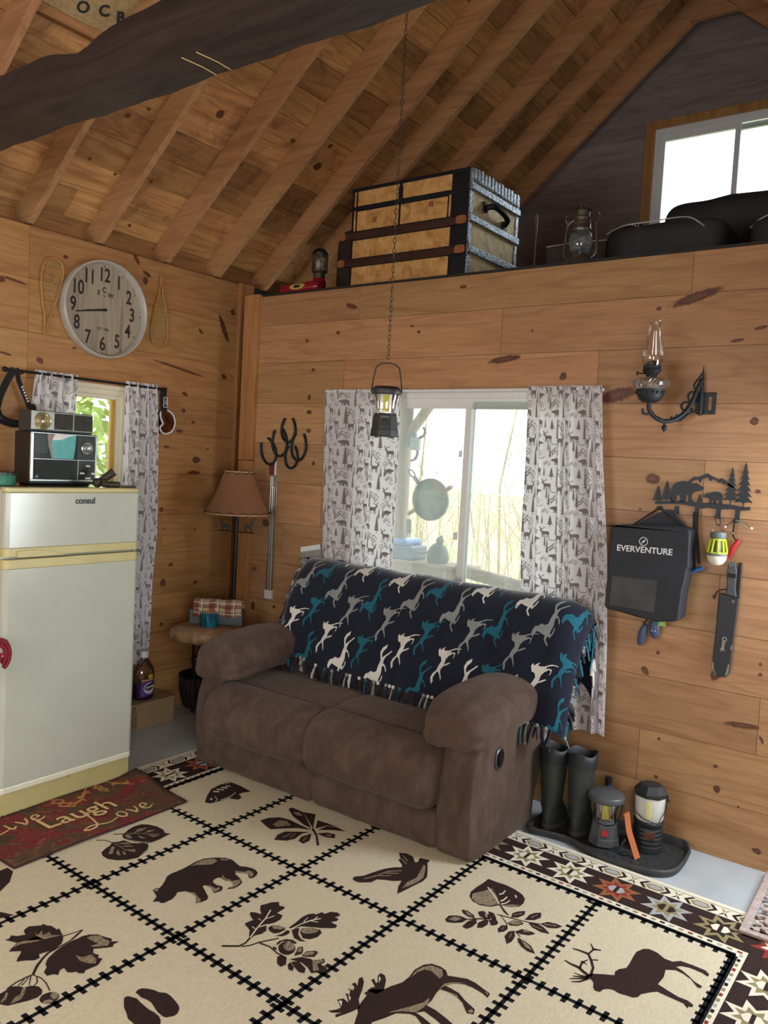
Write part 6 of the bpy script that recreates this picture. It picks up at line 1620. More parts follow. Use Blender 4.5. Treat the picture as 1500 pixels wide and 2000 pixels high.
# grey box, plaid roll, blue tape
bo = Vector((tx, ty, tz))
def tp(u, v, z): return bo+ax*u+ay*v+Vector((0, 0, z))
Mt = FR(bo, ax, ay, (0, 0, 1))
bx = thing('grey_box', 'open grey box holding the plaid cloth on the log table', 'box', tuple(tp(0.0, 0.15, 0.0005)))
GB = plain('grey_card', (96, 104, 112), 0.7, var=0.08)
mb = MB(); u0, u1, v0, v1, h = -0.165, 0.150, 0.09, 0.20, 0.085
mb.box(u0, u1, v0, v1, 0.0008, 0.004, 0, Mt); mb.box(u0, u1, v0, v0+0.003, 0.004, h, 0, Mt); mb.box(u0, u1, v1-0.003, v1, 0.004, h, 0, Mt); mb.box(u0, u0+0.003, v0+0.003, v1-0.003, 0.004, h, 0, Mt); mb.box(u1-0.003, u1, v0+0.003, v1-0.003, 0.004, h, 0, Mt)
mb.build('box_tray', GB, bx)
def plaid():
    t = NT('red_plaid'); uv = t.N.new('ShaderNodeTexCoord').outputs['UV']
    s = t.n('ShaderNodeSeparateXYZ'); t.L.new(uv, s.inputs[0])
    def st(x, f, w, off=0.0): return t.math('LESS_THAN', t.math('FRACT', t.math('MULTIPLY_ADD', x, f, off)), w)
    c = t.mix(0.0, lin((200, 176, 132)), lin((200, 176, 132)))
    RED_ = lin((116, 32, 40))
    c = t.mix(t.math('MULTIPLY', st(s.outputs[0], 3.0, 0.36, 0.0), 0.75), c, RED_)
    c = t.mix(t.math('MULTIPLY', st(s.outputs[1], 4.0, 0.36, 0.1), 0.65), c, RED_)
    c = t.mix(t.math('MULTIPLY', st(s.outputs[0], 3.0, 0.10, 0.5), 0.8), c, lin((226, 222, 214)))
    c = t.mix(t.math('MULTIPLY', st(s.outputs[0], 3.0, 0.05, 0.42), 0.8), c, lin((44, 36, 50)))
    c = t.mix(t.math('MULTIPLY', st(s.outputs[1], 4.0, 0.10, 0.6), 0.8), c, lin((226, 222, 214)))
    c = t.mix(t.math('MULTIPLY', st(s.outputs[1], 4.0, 0.06, 0.52), 0.7), c, lin((90, 24, 30)))
    t.set(Base_Color=c, Roughness=0.9, Sheen_Weight=0.2); t.bump(t.noise(t.coord(), 500, 2), 0.3, 0.002)
    return t.mat
pl = thing('plaid_cloth', 'folded red and cream plaid cloth over the grey box', 'cloth', tuple(tp(-0.01, 0.13, 0.09)))
mb = MB(); pth = [(0.083, 0.045), (0.082, 0.07), (0.080, 0.10), (0.085, 0.125), (0.105, 0.142), (0.135, 0.146), (0.165, 0.140), (0.185, 0.122), (0.19, 0.10), (0.188, 0.088)]
NU, NV = 20, len(pth)-1
b0 = len(mb.f)
for j in range(NV):
    for i in range(NU):
        q = []
        for a, b in ((i, j), (i+1, j), (i+1, j+1), (i, j+1)):
            u = -0.145+0.29*a/NU; v, z = pth[b]
            q.append(tp(u, v+0.002*math.sin(a*1.1+b), z+0.003*math.sin(a*0.7+b*0.5)-(0.008 if b == 0 else 0)*math.sin(a*0.3)))
        k = len(mb.f); mb.add(q, [(0, 1, 2, 3)]); mb.uv[k] = [(a/NU, b/NV) for a, b in ((i, j), (i+1, j), (i+1, j+1), (i, j+1))]
mb.build('cloth_layer', plaid(), pl, smooth=60, solid=0.006)
mb = MB(); mb.lathe([(0.001, 0), (0.035, 0.0), (0.035, 0.27), (0.001, 0.27)], 20, 0, FR(tp(-0.135, 0.135, 0.105), ax, (0, 0, 1), ay) @ RY(90) )
mb.build('cloth_roll', plain('cream_fleece', (196, 184, 164), 0.9), pl, smooth=40)
tape = NT('iridescent_blue'); tape.set(Base_Color=tape.ramp(tape.noise(tape.coord(scale=(1, 1, 0.1)), 40, 2, 0.5), [(0.35, lin((22, 70, 110))), (0.5, lin((40, 150, 170))), (0.65, lin((60, 60, 130)))]), Roughness=0.12, Metallic=0.6)
tr_ = thing('tape_roll', 'shiny blue roll of tape before the grey box', 'tape', tuple(tp(-0.035, 0.035, 0.0005)))
Mtr = FR(tp(-0.035, 0.035, 0.0008), ax, ay, (0, 0, 1))
mb = MB(); mb.lathe([(0.034, 0), (0.051, 0), (0.053, 0.002), (0.053, 0.078), (0.051, 0.080), (0.034, 0.080)], 36, 0, Mtr, cap0=False, cap1=False); mb.build('tape', tape.mat, tr_, smooth=40)
mb = MB(); mb.lathe([(0.034, 0.0), (0.034, 0.081), (0.031, 0.081), (0.031, 0.0)], 30, 0, Mtr, cap0=False, cap1=False); mb.build('core', plain('cardboard_core', (160, 130, 96), 0.8), tr_, smooth=40)
# moose lamp
lx, ly = 0.20, -0.205
lm = thing('floor_lamp', 'black floor lamp with brown laced shade and two moose cutouts', 'lamp', (lx, ly, 0))
mb = MB(); mb.lathe([(0.001, 0), (0.12, 0), (0.12, 0.012), (0.03, 0.03), (0.012, 0.04)], 32, 0, T(lx, ly, 0)); mb.build('base', BLACKMET, lm, smooth=40)
mb = MB(); mb.cyl((lx, ly, 0.03), (lx, ly, 1.30), 0.0125, 14); mb.build('pole', BLACKMET, lm, smooth=40)
SHD = sheer('brown_parchment', (144, 104, 78), 0.15); SHI = plain('dark_lining', (42, 44, 42), 0.8)
def shade_fn(a, b, off=0.0):
    an = 2*PI*a; r = 0.198+(0.086-0.198)*b-off-0.008*math.sin(PI*b)
    return (lx+r*math.cos(an), ly+r*math.sin(an), 1.285+0.265*b)
mb = MB(); mb.grid(lambda a, b: shade_fn(a, b), 48, 8, 0, closeu=True); sh = mb.build('lamp_shade', SHD, lm, smooth=60)
mb = MB(); mb.grid(lambda a, b: shade_fn(1-a, b, 0.003), 48, 8, 0, closeu=True); mb.build('lining', SHI, sh, smooth=60)
mb = MB()
for b in (0.015, 0.985): mb.tube([shade_fn(k/48, b, -0.001) for k in range(48)], 0.0045, 6, closed=True)
mb.build('rim', plain('tan_leather_rim', (176, 146, 108), 0.6), sh, smooth=60)
mb = MB()
for b, nst in ((0.02, 16), (0.98, 10)):
    for k in range(nst):
        p = Vector(shade_fn(k/nst, b, -0.004)); q = Vector(shade_fn((k+0.6)/nst, b+(0.05 if b < 0.5 else -0.05), -0.003)); r_ = Vector(shade_fn((k+0.9)/nst, b, -0.005))
        mb.tube([p, q, r_], 0.002, 5)
mb.build('lacing', plain('dark_lace', (40, 28, 22), 0.7), sh, smooth=60)
mb = MB(); mb.lathe([(0.014, 0), (0.018, 0.01), (0.018, 0.05), (0.012, 0.06)], 20, 0, T(lx, ly, 1.27)); mb.build('socket', plain('brass', (180, 150, 90), 0.25, 1.0), lm, smooth=40)
mb = MB(); mb.tube(smooth_curve([(lx-0.012, ly, 1.30), (lx-0.05, ly, 1.36), (lx-0.045, ly, 1.47), (lx, ly, 1.545), (lx+0.045, ly, 1.47), (lx+0.05, ly, 1.36), (lx+0.012, ly, 1.30)], 5), 0.0025, 6); mb.ball((lx, ly, 1.553), 0.008); mb.build('harp', STEEL, lm, smooth=60)
dirr = Vector((0.80, 0.60, 0)).normalized()
mb = MB(); mb.tube([Vector((lx, ly, 1.180))-dirr*0.108, Vector((lx, ly, 1.172))+dirr*0.108], 0.0035, 6); mb.build('crossbar', BLACKMET, lm, smooth=60)
for sg in (-1, 1):
    o_ = Vector((lx, ly, 1.176))+dirr*(sg*0.045 if sg > 0 else -0.045)
    Mm = FR(o_, dirr*sg, (0, 0, 1), dirr.cross(Vector((0, 0, 1)))*sg)
    mb = MB(); mb.prism([(0.062-x*0.062+0.0, z*0.080) for x, z in ELK], -0.0015, 0.0015, 0, Mm); mb.build('moose_cutout', BLACKMET, lm)
# woven basket planter
bk = thing('woven_basket', 'dark woven planter basket on short feet behind the log table', 'basket', (-0.075, -0.205, 0))
BKM = plain('dark_wicker', (52, 40, 44), 0.55, var=0.35, vs=60)
def bfn(a, b):
    an = 2*PI*a; r = 0.100+0.030*math.sin(min(1, b*1.3)*PI/2)
    w = 0.004*math.sin(an*26+PI*int(b*9))*math.sin(b*9*PI)
    return (-0.075+(r+w)*math.cos(an), -0.205+(r+w)*math.sin(an), 0.03+0.195*b)
mb = MB(); mb.grid(bfn, 120, 36, 0, closeu=True); bs = mb.build('basket_body', BKM, bk, smooth=80)
mb = MB(); mb.lathe([(0.118, 0.08), (0.126, 0.19), (0.120, 0.19), (0.112, 0.08)], 32, 0, T(-0.075, -0.205, 0.03), cap1=False); mb.lathe([(0.001, 0.0), (0.10, 0.0), (0.11, 0.01)], 32, 0, T(-0.075, -0.205, 0.03), cap1=False); mb.build('liner', BLACK, bk, smooth=40)
mb = MB(); mb.tube([(-0.075+0.130*math.cos(2*PI*k/36), -0.205+0.130*math.sin(2*PI*k/36), 0.226) for k in range(36)], 0.007, 8, closed=True); mb.build('rim', BLACKMET, bk, smooth=60)
for k in range(3):
    a = 2*PI*k/3+0.9; mb = MB(); mb.tube([(-0.075+0.085*math.cos(a), -0.205+0.085*math.sin(a), 0.032), (-0.075+0.092*math.cos(a), -0.205+0.092*math.sin(a), 0.008)], 0.006, 8); mb.ball((-0.075+0.092*math.cos(a), -0.205+0.092*math.sin(a), 0.0085), 0.008); mb.build('foot', BLACKMET, bk, smooth=60)
# cardboard box
cbx = thing('cardboard_box', 'brown cardboard box with black arrows under the long curtain', 'box', (-0.11, -0.635, 0))
CARD = plain('brown_cardboard', (158, 130, 100), 0.8, var=0.07, vs=8)
mb = MB(); mb.box(-0.215, 0.0, -0.80, -0.472, 0.0005, 0.155); mb.build('carton', CARD, cbx, bevel=0.002)
mb = MB(); mb.prism([(-0.802, 0.155), (-0.47, 0.155), (-0.47, 0.158), (-0.802, 0.158)], -0.217, 0.002, 0, Mx); mb.build('flap', CARD, cbx, bevel=0.001)
mb = MB()
for yy in (-0.773, -0.757):
    mb.box(0, 0.0007, yy-0.002, yy+0.002, 0.118, 0.138); mb.prism([(yy-0.006, 0.136), (yy+0.006, 0.136), (yy, 0.147)], 0, 0.0007, 0, Mx)
mb.box(0, 0.0007, -0.783, -0.747, 0.111, 0.114)
for a, b, c, d in ((-0.786, -0.745, 0.1, 0.102), (-0.786, -0.745, 0.02, 0.022), (-0.786, -0.784, 0.02, 0.1), (-0.747, -0.745, 0.02, 0.1)): mb.box(0, 0.0007, a, b, c, d)
for k in range(9): mb.box(0, 0.0007, -0.781, -0.750, 0.03+k*0.0072, 0.032+k*0.0072)
mb.build('printed_marks', plain('ink_black', (28, 26, 26), 0.7), cbx)
# purple cleaner bottle
bt = thing('cleaner_bottle', 'clear jug of purple cleaner with printed label on the cardboard box', 'bottle', (-0.085, -0.640, 0.1585))
Mb = T(-0.085, -0.640, 0.1590)
CLR = glass('clear_plastic', (0.96, 0.95, 0.95), 0.05)
prof = [(0.001, 0), (0.060, 0.0), (0.068, 0.008), (0.068, 0.155), (0.062, 0.18), (0.045, 0.21), (0.028, 0.235), (0.024, 0.245), (0.024, 0.262)]
mb = MB(); mb.lathe(prof, 36, 0, Mb, sy=1.0, sx=0.78, cap1=False); mb.build('jug', CLR, bt, smooth=40)
PUR = plain('purple_liquid', (58, 22, 84), 0.15, var=0.05)
mb = MB(); mb.lathe([(0.001, 0.003), (0.056, 0.003), (0.0655, 0.01), (0.0655, 0.10), (0.001, 0.10)], 36, 0, Mb, sx=0.78); mb.build('liquid', PUR, bt, smooth=40)
mb = MB(); mb.lathe([(0.026, 0.262), (0.026, 0.284), (0.024, 0.287), (0.001, 0.288)], 24, 0, Mb); mb.lathe([(0.026, 0.25), (0.026, 0.262)], 24, 0, Mb); mb.build('cap', WHITEPL, bt, smooth=40)
def label_patch(u0, u1, z0, z1, mat, name, r=0.0688, poly=None, par=None):
    m = MB()
    P = poly or [(u0, z0), (u1, z0), (u1, z1), (u0, z1)]
    m.flat(P, lambda u, z: (-0.085+0.78*r*math.cos(u/0.068), -0.640+r*math.sin(u/0.068), 0.159+z), 0, maxlen=0.012)
    return m.build(name, mat, par or bt)
lb = label_patch(-0.048, 0.056, 0.025, 0.115, plain('label_violet', (92, 60, 142), 0.4, var=0.25, vs=30), 'label')
label_patch(-0.048, 0.056, 0.115, 0.125, plain('label_ochre', (196, 156, 84), 0.5), 'label_band')
label_patch(0, 0, 0, 0, plain('label_yellow', (206, 190, 70), 0.5), 'sticker', 0.0690, circle(0.012, 0.158, 0.022, 20, 0.022) if False else [(0.012+0.02*math.cos(2*PI*k/20), 0.140+0.014*math.sin(2*PI*k/20)) for k in range(20)])
label_patch(0, 0, 0, 0, plain('label_white', (216, 210, 222), 0.4), 'logo_oval', 0.0692, [(0.006+0.040*math.cos(2*PI*k/28), 0.070+0.034*math.sin(2*PI*k/28)) for k in range(28)])
label_patch(0, 0, 0, 0, plain('label_navy', (34, 34, 66), 0.4), 'logo_oval', 0.0695, [(0.006+0.036*math.cos(2*PI*k/28), 0.078+0.020*math.sin(2*PI*k/28)+0.006*math.cos(2*PI*k/28)) for k in range(28)])
text_obj('lettering', 'Fabuloso', 0.0175, WHITEPL, FR((-0.0308, -0.634, 0.2375), (-0.06, 1, 0.16), (0, -0.1, 1), (1, 0.08, 0)), bt, 0.0006, bold=0.0005)
b2 = thing('ribbed_bottle', 'clear ribbed plastic jug beside the fridge on the cardboard box', 'bottle', (-0.09, -0.765, 0.1585))
mb = MB(); pr2 = [(0.001, 0), (0.042, 0.0)]+[(0.046+0.003*math.cos(k*PI), 0.01+k*0.011) for k in range(13)]+[(0.04, 0.18), (0.02, 0.215), (0.016, 0.22), (0.016, 0.235)]
mb.lathe(pr2, 28, 0, T(-0.09, -0.765, 0.159), cap1=False); mb.build('jug', CLR, b2, smooth=60)
mb = MB(); mb.lathe([(0.001, 0.003), (0.041, 0.003), (0.042, 0.075), (0.001, 0.075)], 24, 0, T(-0.09, -0.765, 0.159)); mb.build('liquid', plain('dark_liquid', (52, 26, 40), 0.2), b2, smooth=40)
# horseshoes: five welded into one wall piece
HSM = plain('horseshoe_iron', (36, 46, 50), 0.45, 0.5, var=0.2)
hs = thing('horseshoe_art', 'five dark horseshoes joined into one wall hanging', 'horseshoe', (0.40, -0.012, 1.73))
for cx, cz, w, h, a in ((0.414, 1.815, 0.058, 0.075, 0), (0.345, 1.735, 0.062, 0.085, 8), (0.505, 1.715, 0.060, 0.085, -4), (0.255, 1.675, 0.060, 0.085, 28), (0.448, 1.650, 0.052, 0.070, 0)):
    pts = [(w*0.55, h), (w*0.85, h*0.55), (w, 0.0), (w*0.80, -h*0.55), (w*0.42, -h*0.85), (0, -h*0.95), (-w*0.42, -h*0.85), (-w*0.80, -h*0.55), (-w, 0), (-w*0.85, h*0.55), (-w*0.55, h)]
    ca, sa = math.cos(R(a)), math.sin(R(a))
    mb = MB(); mb.tube(smooth_curve([(cx+x*ca-z*sa, -0.010, cz+x*sa+z*ca) for x, z in pts], 4), 0.0098, 8, flat=0.75); mb.build('horseshoe', HSM, hs, smooth=60)
# packaged rods hung on the wall
pk = thing('rod_package', 'clear tube of slim rods with red label hanging under the horseshoes', 'package', (0.31, -0.012, 1.2))
mb = MB(); mb.box(0.288, 0.336, -0.020, -0.002, 0.80, 1.525); mb.build('sleeve', glass('sleeve_plastic', (0.95, 0.95, 0.93), 0.10, fog=0.12), pk, bevel=0.004)
for dx in (0.302, 0.322):
    mb = MB(); mb.cyl((dx, -0.011, 0.81), (dx-0.006 if dx < 0.31 else dx-0.008, -0.011, 1.50), 0.005, 10); mb.build('rod', plain('ivory_rod', (220, 210, 190), 0.3), pk, smooth=40)
mb = MB(); mb.box(0.283, 0.341, -0.023, -0.001, 0.755, 0.81); mb.build('end_cap', plain('white_cap', (206, 206, 204), 0.5), pk, bevel=0.002)
mb = MB(); mb.box(0.290, 0.318, -0.022, -0.001, 1.465, 1.525); mb.build('end_cap', plain('white_cap', (206, 206, 204), 0.5), pk, bevel=0.002)
mb = MB(); mb.box(0.262, 0.308, -0.006, -0.003, 1.535, 1.615); hd = mb.build('header_card', plain('red_card', (112, 50, 52), 0.5, var=0.2, vs=90), pk)
mb = MB(); mb.box(0.308, 0.322, -0.006, -0.003, 1.535, 1.625); mb.build('header_edge', WHITEPL, hd)
# white thing leaning behind the loveseat
mb = MB(); Mz = T(0.62, -0.035, 0.86) @ RY(-12) @ RX(-4); mb.box(0, 0.16, 0, 0.012, 0, 0.255, 0, Mz); mb.box(0.0, 0.16, -0.002, 0.0, 0.225, 0.255, 1, Mz)
tag(mb.build('board', [plain('grey_board', (150, 148, 142), 0.6), WHITEPL], None, loc=(0.68, -0.03, 1.0), bevel=0.001), 'pale board leaning behind the left end of the loveseat', 'board')
# ================================================================== LOFT
LZ = 2.6555
tk = thing('steamer_trunk', 'old steamer trunk with paper panels, dark slats and metal bands on the loft', 'trunk', (1.16, 0.36, LZ))
def paper():
    t = NT('aged_paper'); n = t.noise(t.coord(), 16, 6, 0.8, 0.65)
    t.set(Base_Color=t.ramp(n, [(0.3, (150, 104, 54)), (0.48, (192, 144, 82)), (0.7, (214, 172, 112))]), Roughness=0.7)
    t.bump(t.noise(t.coord(), 60, 4), 0.3, 0.004); return t.mat
PAPR = paper()
TDK = plain('trunk_dark_metal', (24, 28, 36), 0.45, 0.3, var=0.3, vs=40, bump=0.2, bs=120)
TSL = wood('trunk_slat', 0, (66, 42, 36), (52, 32, 28), (30, 20, 18), tintv=0, boards=False)
TBR = plain('trunk_leather_end', (140, 84, 48), 0.6, var=0.2)
def tin():
    t = NT('embossed_tin'); n = t.noise(t.coord(), 70, 4, 0.6)
    t.set(Base_Color=t.ramp(n, [(0.35, (70, 86, 106)), (0.55, (170, 182, 196)), (0.7, (206, 212, 218))]), Roughness=0.32, Metallic=0.7)
    t.bump(n, 0.6, 0.004); return t.mat
TIN = tin()
x0, x1, yf, yb, zt = 0.755, 1.558, 0.085, 0.64, 3.243
mb = MB(); mb.box(x0, x1, yf, yb, LZ+0.0005, zt); mb.build('trunk_body', TDK, tk, bevel=0.004)
def panel(a, b, c, d):
    m = MB(); m.box(a, b, yf-0.005, yf, c, d); m.build('front_panel', PAPR, tk, bevel=0.004)
for a, b, c, d in ((0.800, 1.098, 3.143, 3.228), (1.118, 1.435, 3.143, 3.228), (0.800, 1.098, 3.000, 3.112), (1.112, 1.425, 3.000, 3.112), (0.776, 1.450, 2.842, 2.945), (0.776, 1.448, 2.668, 2.790)): panel(a, b, c, d)
for zc in (2.968, 2.812):
    mb = MB(); mb.box(x0-0.06, x1+0.003, yf-0.026, yf-0.0045, zc-0.020, zc+0.020, rn=0.5); s_ = mb.build('slat', TSL, tk, bevel=0.004)
    for xa, xb in ((x0-0.067, x0-0.015), (x1-0.058, x1+0.008)):
        mb = MB(); mb.prism(rrect(xa, xb, zc-0.022, zc+0.022, 0.018), 0, 0.006, 0, FR((0, yf-0.025, 0), (1, 0, 0), (0, 0, 1), (0, -1, 0))); mb.build('slat_clamp', TBR, s_, smooth=40)
for zc, h in ((3.128, 0.012), (3.236, 0.010)):
    mb = MB(); mb.box(x0, x1+0.002, yf-0.009, yf, zc-h, zc+h); mb.build('metal_band', TDK, tk, bevel=0.002)
for xa, xb in ((1.436, 1.447), (0.778, 0.788)):
    mb = MB(); mb.box(xa, xb, yf-0.007, yf, 3.00, 3.225); mb.build('lath', PAPR, tk, bevel=0.001)
for xx in (0.93, 1.32):
    mb = MB(); mb.box(xx-0.015, xx+0.015, yf-0.008, yf-0.004, 3.07, 3.10) if xx > 1 else mb.box(xx-0.015, xx+0.015, yf-0.008, yf-0.004, 3.035, 3.065); mb.build('nail_plate', TBR, tk)
mb = MB(); mb.box(1.10, 1.125, yf-0.016, yf-0.004, 3.12, 3.21); mb.build('hasp', TDK, tk, bevel=0.003)
# right end: tin sheet panels, slats, handle
mb = MB(); mb.box(x1, x1+0.003, yf+0.02, yb-0.02, LZ+0.01, zt-0.03); mb.build('end_panel', plain('gilt_sheet', (206, 190, 140), 0.45, 0.25, var=0.3, vs=24, bump=0.4, bs=90), tk)
for zc, w in ((3.150, 0.028), (2.985, 0.030), (2.820, 0.030)):
    mb = MB(); mb.box(x1+0.002, x1+0.020, yf-0.012, yb+0.004, zc-w/2-0.006, zc+w/2+0.006); mb.build('end_slat', TIN, tk, bevel=0.005)
for ya, yb_ in ((yf-0.004, yf+0.030), (yb-0.030, yb+0.002)):
    mb = MB(); mb.box(x1+0.001, x1+0.008, ya, yb_, LZ+0.001, zt); mb.build('corner_binding', TIN, tk, bevel=0.002)
mb = MB(); mb.box(x1+0.001, x1+0.010, yf, yb, zt-0.060, zt+0.002)
for k in range(14): mb.box(x1+0.008, x1+0.013, yf+0.02+k*0.038, yf+0.046+k*0.038, zt-0.055, zt+0.004+0.004*(k % 3))
mb.build('top_binding', TIN, tk, bevel=0.003)
mb = MB(); mb.tube(smooth_curve([(x1+0.012, 0.25, 3.075), (x1+0.045, 0.28, 3.085), (x1+0.052, 0.36, 3.075), (x1+0.045, 0.44, 3.055), (x1+0.012, 0.46, 3.03)], 5), [0.010]+[0.016]*19+[0.010], 10); mb.build('handle', TDK, tk, smooth=60)
for yy, zz in ((0.245, 3.08), (0.465, 3.03)):
    mb = MB(); mb.box(x1+0.003, x1+0.016, yy-0.022, yy+0.022, zz-0.03, zz+0.025); mb.build('handle_plate', TDK, tk, bevel=0.004)
# hurricane lantern
LM = plain('aged_lantern_metal', (110, 106, 98), 0.35, 0.8, var=0.25)
def hurricane(x, y, z, s, label, metal, group=None):
    t = thing('hurricane_lantern', label, 'lantern', (x, y, z), group)
    M = T(x, y, z) @ Matrix.Scale(s, 4)
    b = MB(); b.lathe([(0.001, 0), (0.068, 0), (0.074, 0.006), (0.074, 0.040), (0.066, 0.052), (0.045, 0.058), (0.040, 0.075), (0.001, 0.078)], 30, 0, M); b.build('fuel_tank', metal, t, smooth=40)
    b = MB(); b.lathe([(0.036, 0.082), (0.050, 0.100), (0.058, 0.135), (0.055, 0.165), (0.046, 0.190)], 30, 0, M, cap0=False, cap1=False); b.build('globe', glass('globe_window_sheen', (0.85, 0.92, 1.0), 0.14, fog=0.75, fogc=(0.75, 0.84, 0.92)), t, smooth=60)  # bluish fog colour stands in for the window reflected in the globe
    b = MB(); b.lathe([(0.010, 0.078), (0.016, 0.10), (0.012, 0.115), (0.001, 0.118)], 16, 0, M); b.build('burner', metal, t, smooth=40)
    b = MB(); b.lathe([(0.050, 0.188), (0.052, 0.200), (0.044, 0.212), (0.046, 0.232), (0.040, 0.240), (0.042, 0.258), (0.036, 0.266), (0.038, 0.290), (0.046, 0.294), (0.040, 0.302), (0.012, 0.310), (0.001, 0.312)], 30, 0, M, cap0=False); b.build('chimney', metal, t, smooth=40)
    for sg in (-1, 1):
        pts = smooth_curve([(sg*0.055, 0, 0.052), (sg*0.082, 0, 0.075), (sg*0.086, 0, 0.12), (sg*0.078, 0, 0.20), (sg*0.070, 0, 0.235), (sg*0.042, 0, 0.25)], 5)
        b = MB(); b.tube([M @ p for p in pts], 0.0075*s, 8); b.build('side_tube', metal, t, smooth=60)
        b = MB(); b.tube([M @ Vector(p) for p in ((sg*0.075, 0, 0.215), (sg*0.084, 0, 0.24), (sg*0.090, 0, 0.262), (sg*0.083, 0, 0.275))], 0.004*s, 6); b.build('ear', metal, t, smooth=60)
    b = MB()
    for sg in (1, -1): b.tube([M @ p for p in smooth_curve([(-0.05*sg, -0.035, 0.09), (0.0, -0.062, 0.13), (0.045*sg, -0.045, 0.165)], 6)], 0.0018*s, 5)
    b.build('wire_guard', metal, t, smooth=60)
    b = MB(); b.tube([M @ p for p in smooth_curve([(-0.011, 0, 0.31), (-0.012, 0, 0.325), (0, 0, 0.333), (0.012, 0, 0.325), (0.011, 0, 0.31)], 4)], 0.0025*s, 6); b.build('top_ring', metal, t, smooth=60)
    return t
hurricane(2.185, 0.14, LZ, 0.99, 'metal hurricane lantern standing between the trunk and the black bags', LM)
# red lantern and red tube left of the trunk
rl = thing('red_lantern', 'small clear lantern with red base behind the red cylinder on the loft', 'lantern', (0.42, 0.20, LZ))
M = T(0.42, 0.20, LZ); REDP = plain('red_paint', (140, 24, 36), 0.3)
b = MB(); b.lathe([(0.001, 0), (0.045, 0), (0.045, 0.10), (0.036, 0.125), (0.001, 0.126)], 28, 0, M); b.build('base', REDP, rl, smooth=40)
b = MB(); b.lathe([(0.036, 0.126), (0.036, 0.155), (0.048, 0.165), (0.048, 0.172)], 28, 0, M, cap0=False); b.build('collar', LM, rl, smooth=40)
b = MB(); b.lathe([(0.046, 0.172), (0.046, 0.270)], 28, 0, M, cap0=False, cap1=False); b.build('globe', glass('lantern_globe', (0.93, 0.97, 1.0), 0.16), rl, smooth=40)
b = MB(); b.ball((0.42, 0.20, LZ+0.215), 0.024, 14, 0, (1, 1, 1.3)); b.build('mantle', plain('white_mantle', (200, 200, 200), 0.2), rl, smooth=80)
b = MB(); b.lathe([(0.050, 0.270), (0.052, 0.28), (0.035, 0.305), (0.008, 0.315), (0.001, 0.316)], 28, 0, M); b.build('cap', TDK, rl, smooth=40)
for k in range(4):
    a = PI/4+k*PI/2; b = MB(); b.tube([M @ Vector((0.049*math.cos(a), 0.049*math.sin(a), 0.165)), M @ Vector((0.049*math.cos(a), 0.049*math.sin(a), 0.275))], 0.003, 6); b.build('guard_post', LM, rl, smooth=40)
b = MB(); b.tube([M @ p for p in smooth_curve([(-0.05, 0, 0.27), (-0.075, -0.01, 0.31), (-0.03, -0.02, 0.345), (0.01, -0.02, 0.355)], 6)], 0.0028, 6); b.build('bail', STEEL, rl, smooth=60)
b = MB(); Mr = FR((0.245, 0.065, LZ+0.037), (0, 0, 1), (0.0, 1, 0), (1, 0.02, 0.03)); L = 0.30
b.lathe([(0.001, 0), (0.030, 0), (0.0355, 0.006), (0.0355, L-0.03), (0.030, L-0.02), (0.024, L), (0.001, L)], 28, 0, Mr)
rt_ = thing('red_cylinder', 'red metal cylinder with cream oval label lying at the loft edge', 'flask', (0.40, 0.065, LZ))
b.build('body', REDP, rt_, smooth=40)
b = MB(); pol = [(0.145+0.062*math.cos(2*PI*k/24), 0.60*math.sin(2*PI*k/24)) for k in range(24)]
b.flat(pol, lambda s, a: Mr @ Vector((0.0360*math.sin(a+0.25), -0.0360*math.cos(a+0.25), s)), 0, maxlen=0.012)
b.build('label', plain('cream_label', (190, 168, 90), 0.5), rt_)
b = MB(); b.box(-0.002, 0.014, -0.0368, -0.0362, 0.12, 0.165, 0, Mr); b.build('label_print', BLACK, rt_)
b = MB(); b.tube(smooth_curve([(0.10, 0.10, LZ+0.004), (0.12, 0.12, LZ+0.09), (0.10, 0.13, LZ+0.115), (0.13, 0.14, LZ+0.10)], 5), 0.002, 5)
tag(b.build('wire_hook', BLACKMET, smooth=60, loc=(0.11, 0.12, LZ)), 'thin bent wire hook at the corner end of the loft', 'hook')
# dark bags and cases by the gable window
NYL = plain('black_nylon', (42, 45, 50), 0.6, var=0.2, vs=12, bump=0.25, bs=400)
def softbox(nm, x0, x1, y0, y1, z0, z1, r, m, par, sag=0.02):
    b = MB(); n = 32
    def f(u, v):
        a = 2*PI*u
        def se(c, p): return math.copysign(abs(c)**p, c)
        ph = -PI/2+PI*v
        cx_ = se(math.cos(ph), r)*se(math.cos(a), r); cy_ = se(math.cos(ph), r)*se(math.sin(a), r); cz_ = se(math.sin(ph), r)
        x = (x0+x1)/2+cx_*(x1-x0)/2; y = (y0+y1)/2+cy_*(y1-y0)/2; z = (z0+z1)/2+cz_*(z1-z0)/2
        w = mnoise.noise(Vector((x*5, y*5, z*6)))*sag*(max(0, cz_) if cz_ > 0 else 0)
        return (x, y, max(z0, z+w))
    b.grid(f, 64, 32, 0, closeu=True)
    return b.build(nm, m, par, smooth=60)
ca = thing('black_case', 'low black case with pale piping at the loft edge, left of the duffel', 'case', (2.5, 0.55, LZ))
softbox('case_body', 2.20, 2.80, 0.38, 0.80, LZ+0.0005, 2.925, 0.28, NYL, ca, 0.01)
b = MB(); b.tube(smooth_curve([(2.205, 0.42, 2.90), (2.30, 0.385, 2.921), (2.45, 0.38, 2.925), (2.61, 0.385, 2.928), (2.68, 0.383, 2.895), (2.735, 0.39, 2.84)], 6), 0.0035, 6); b.build('piping', plain('pale_piping', (190, 192, 196), 0.5), ca, smooth=60)
cb = thing('black_case', 'low black case at the right picture edge on the loft', 'case', (3.2, 0.55, LZ))
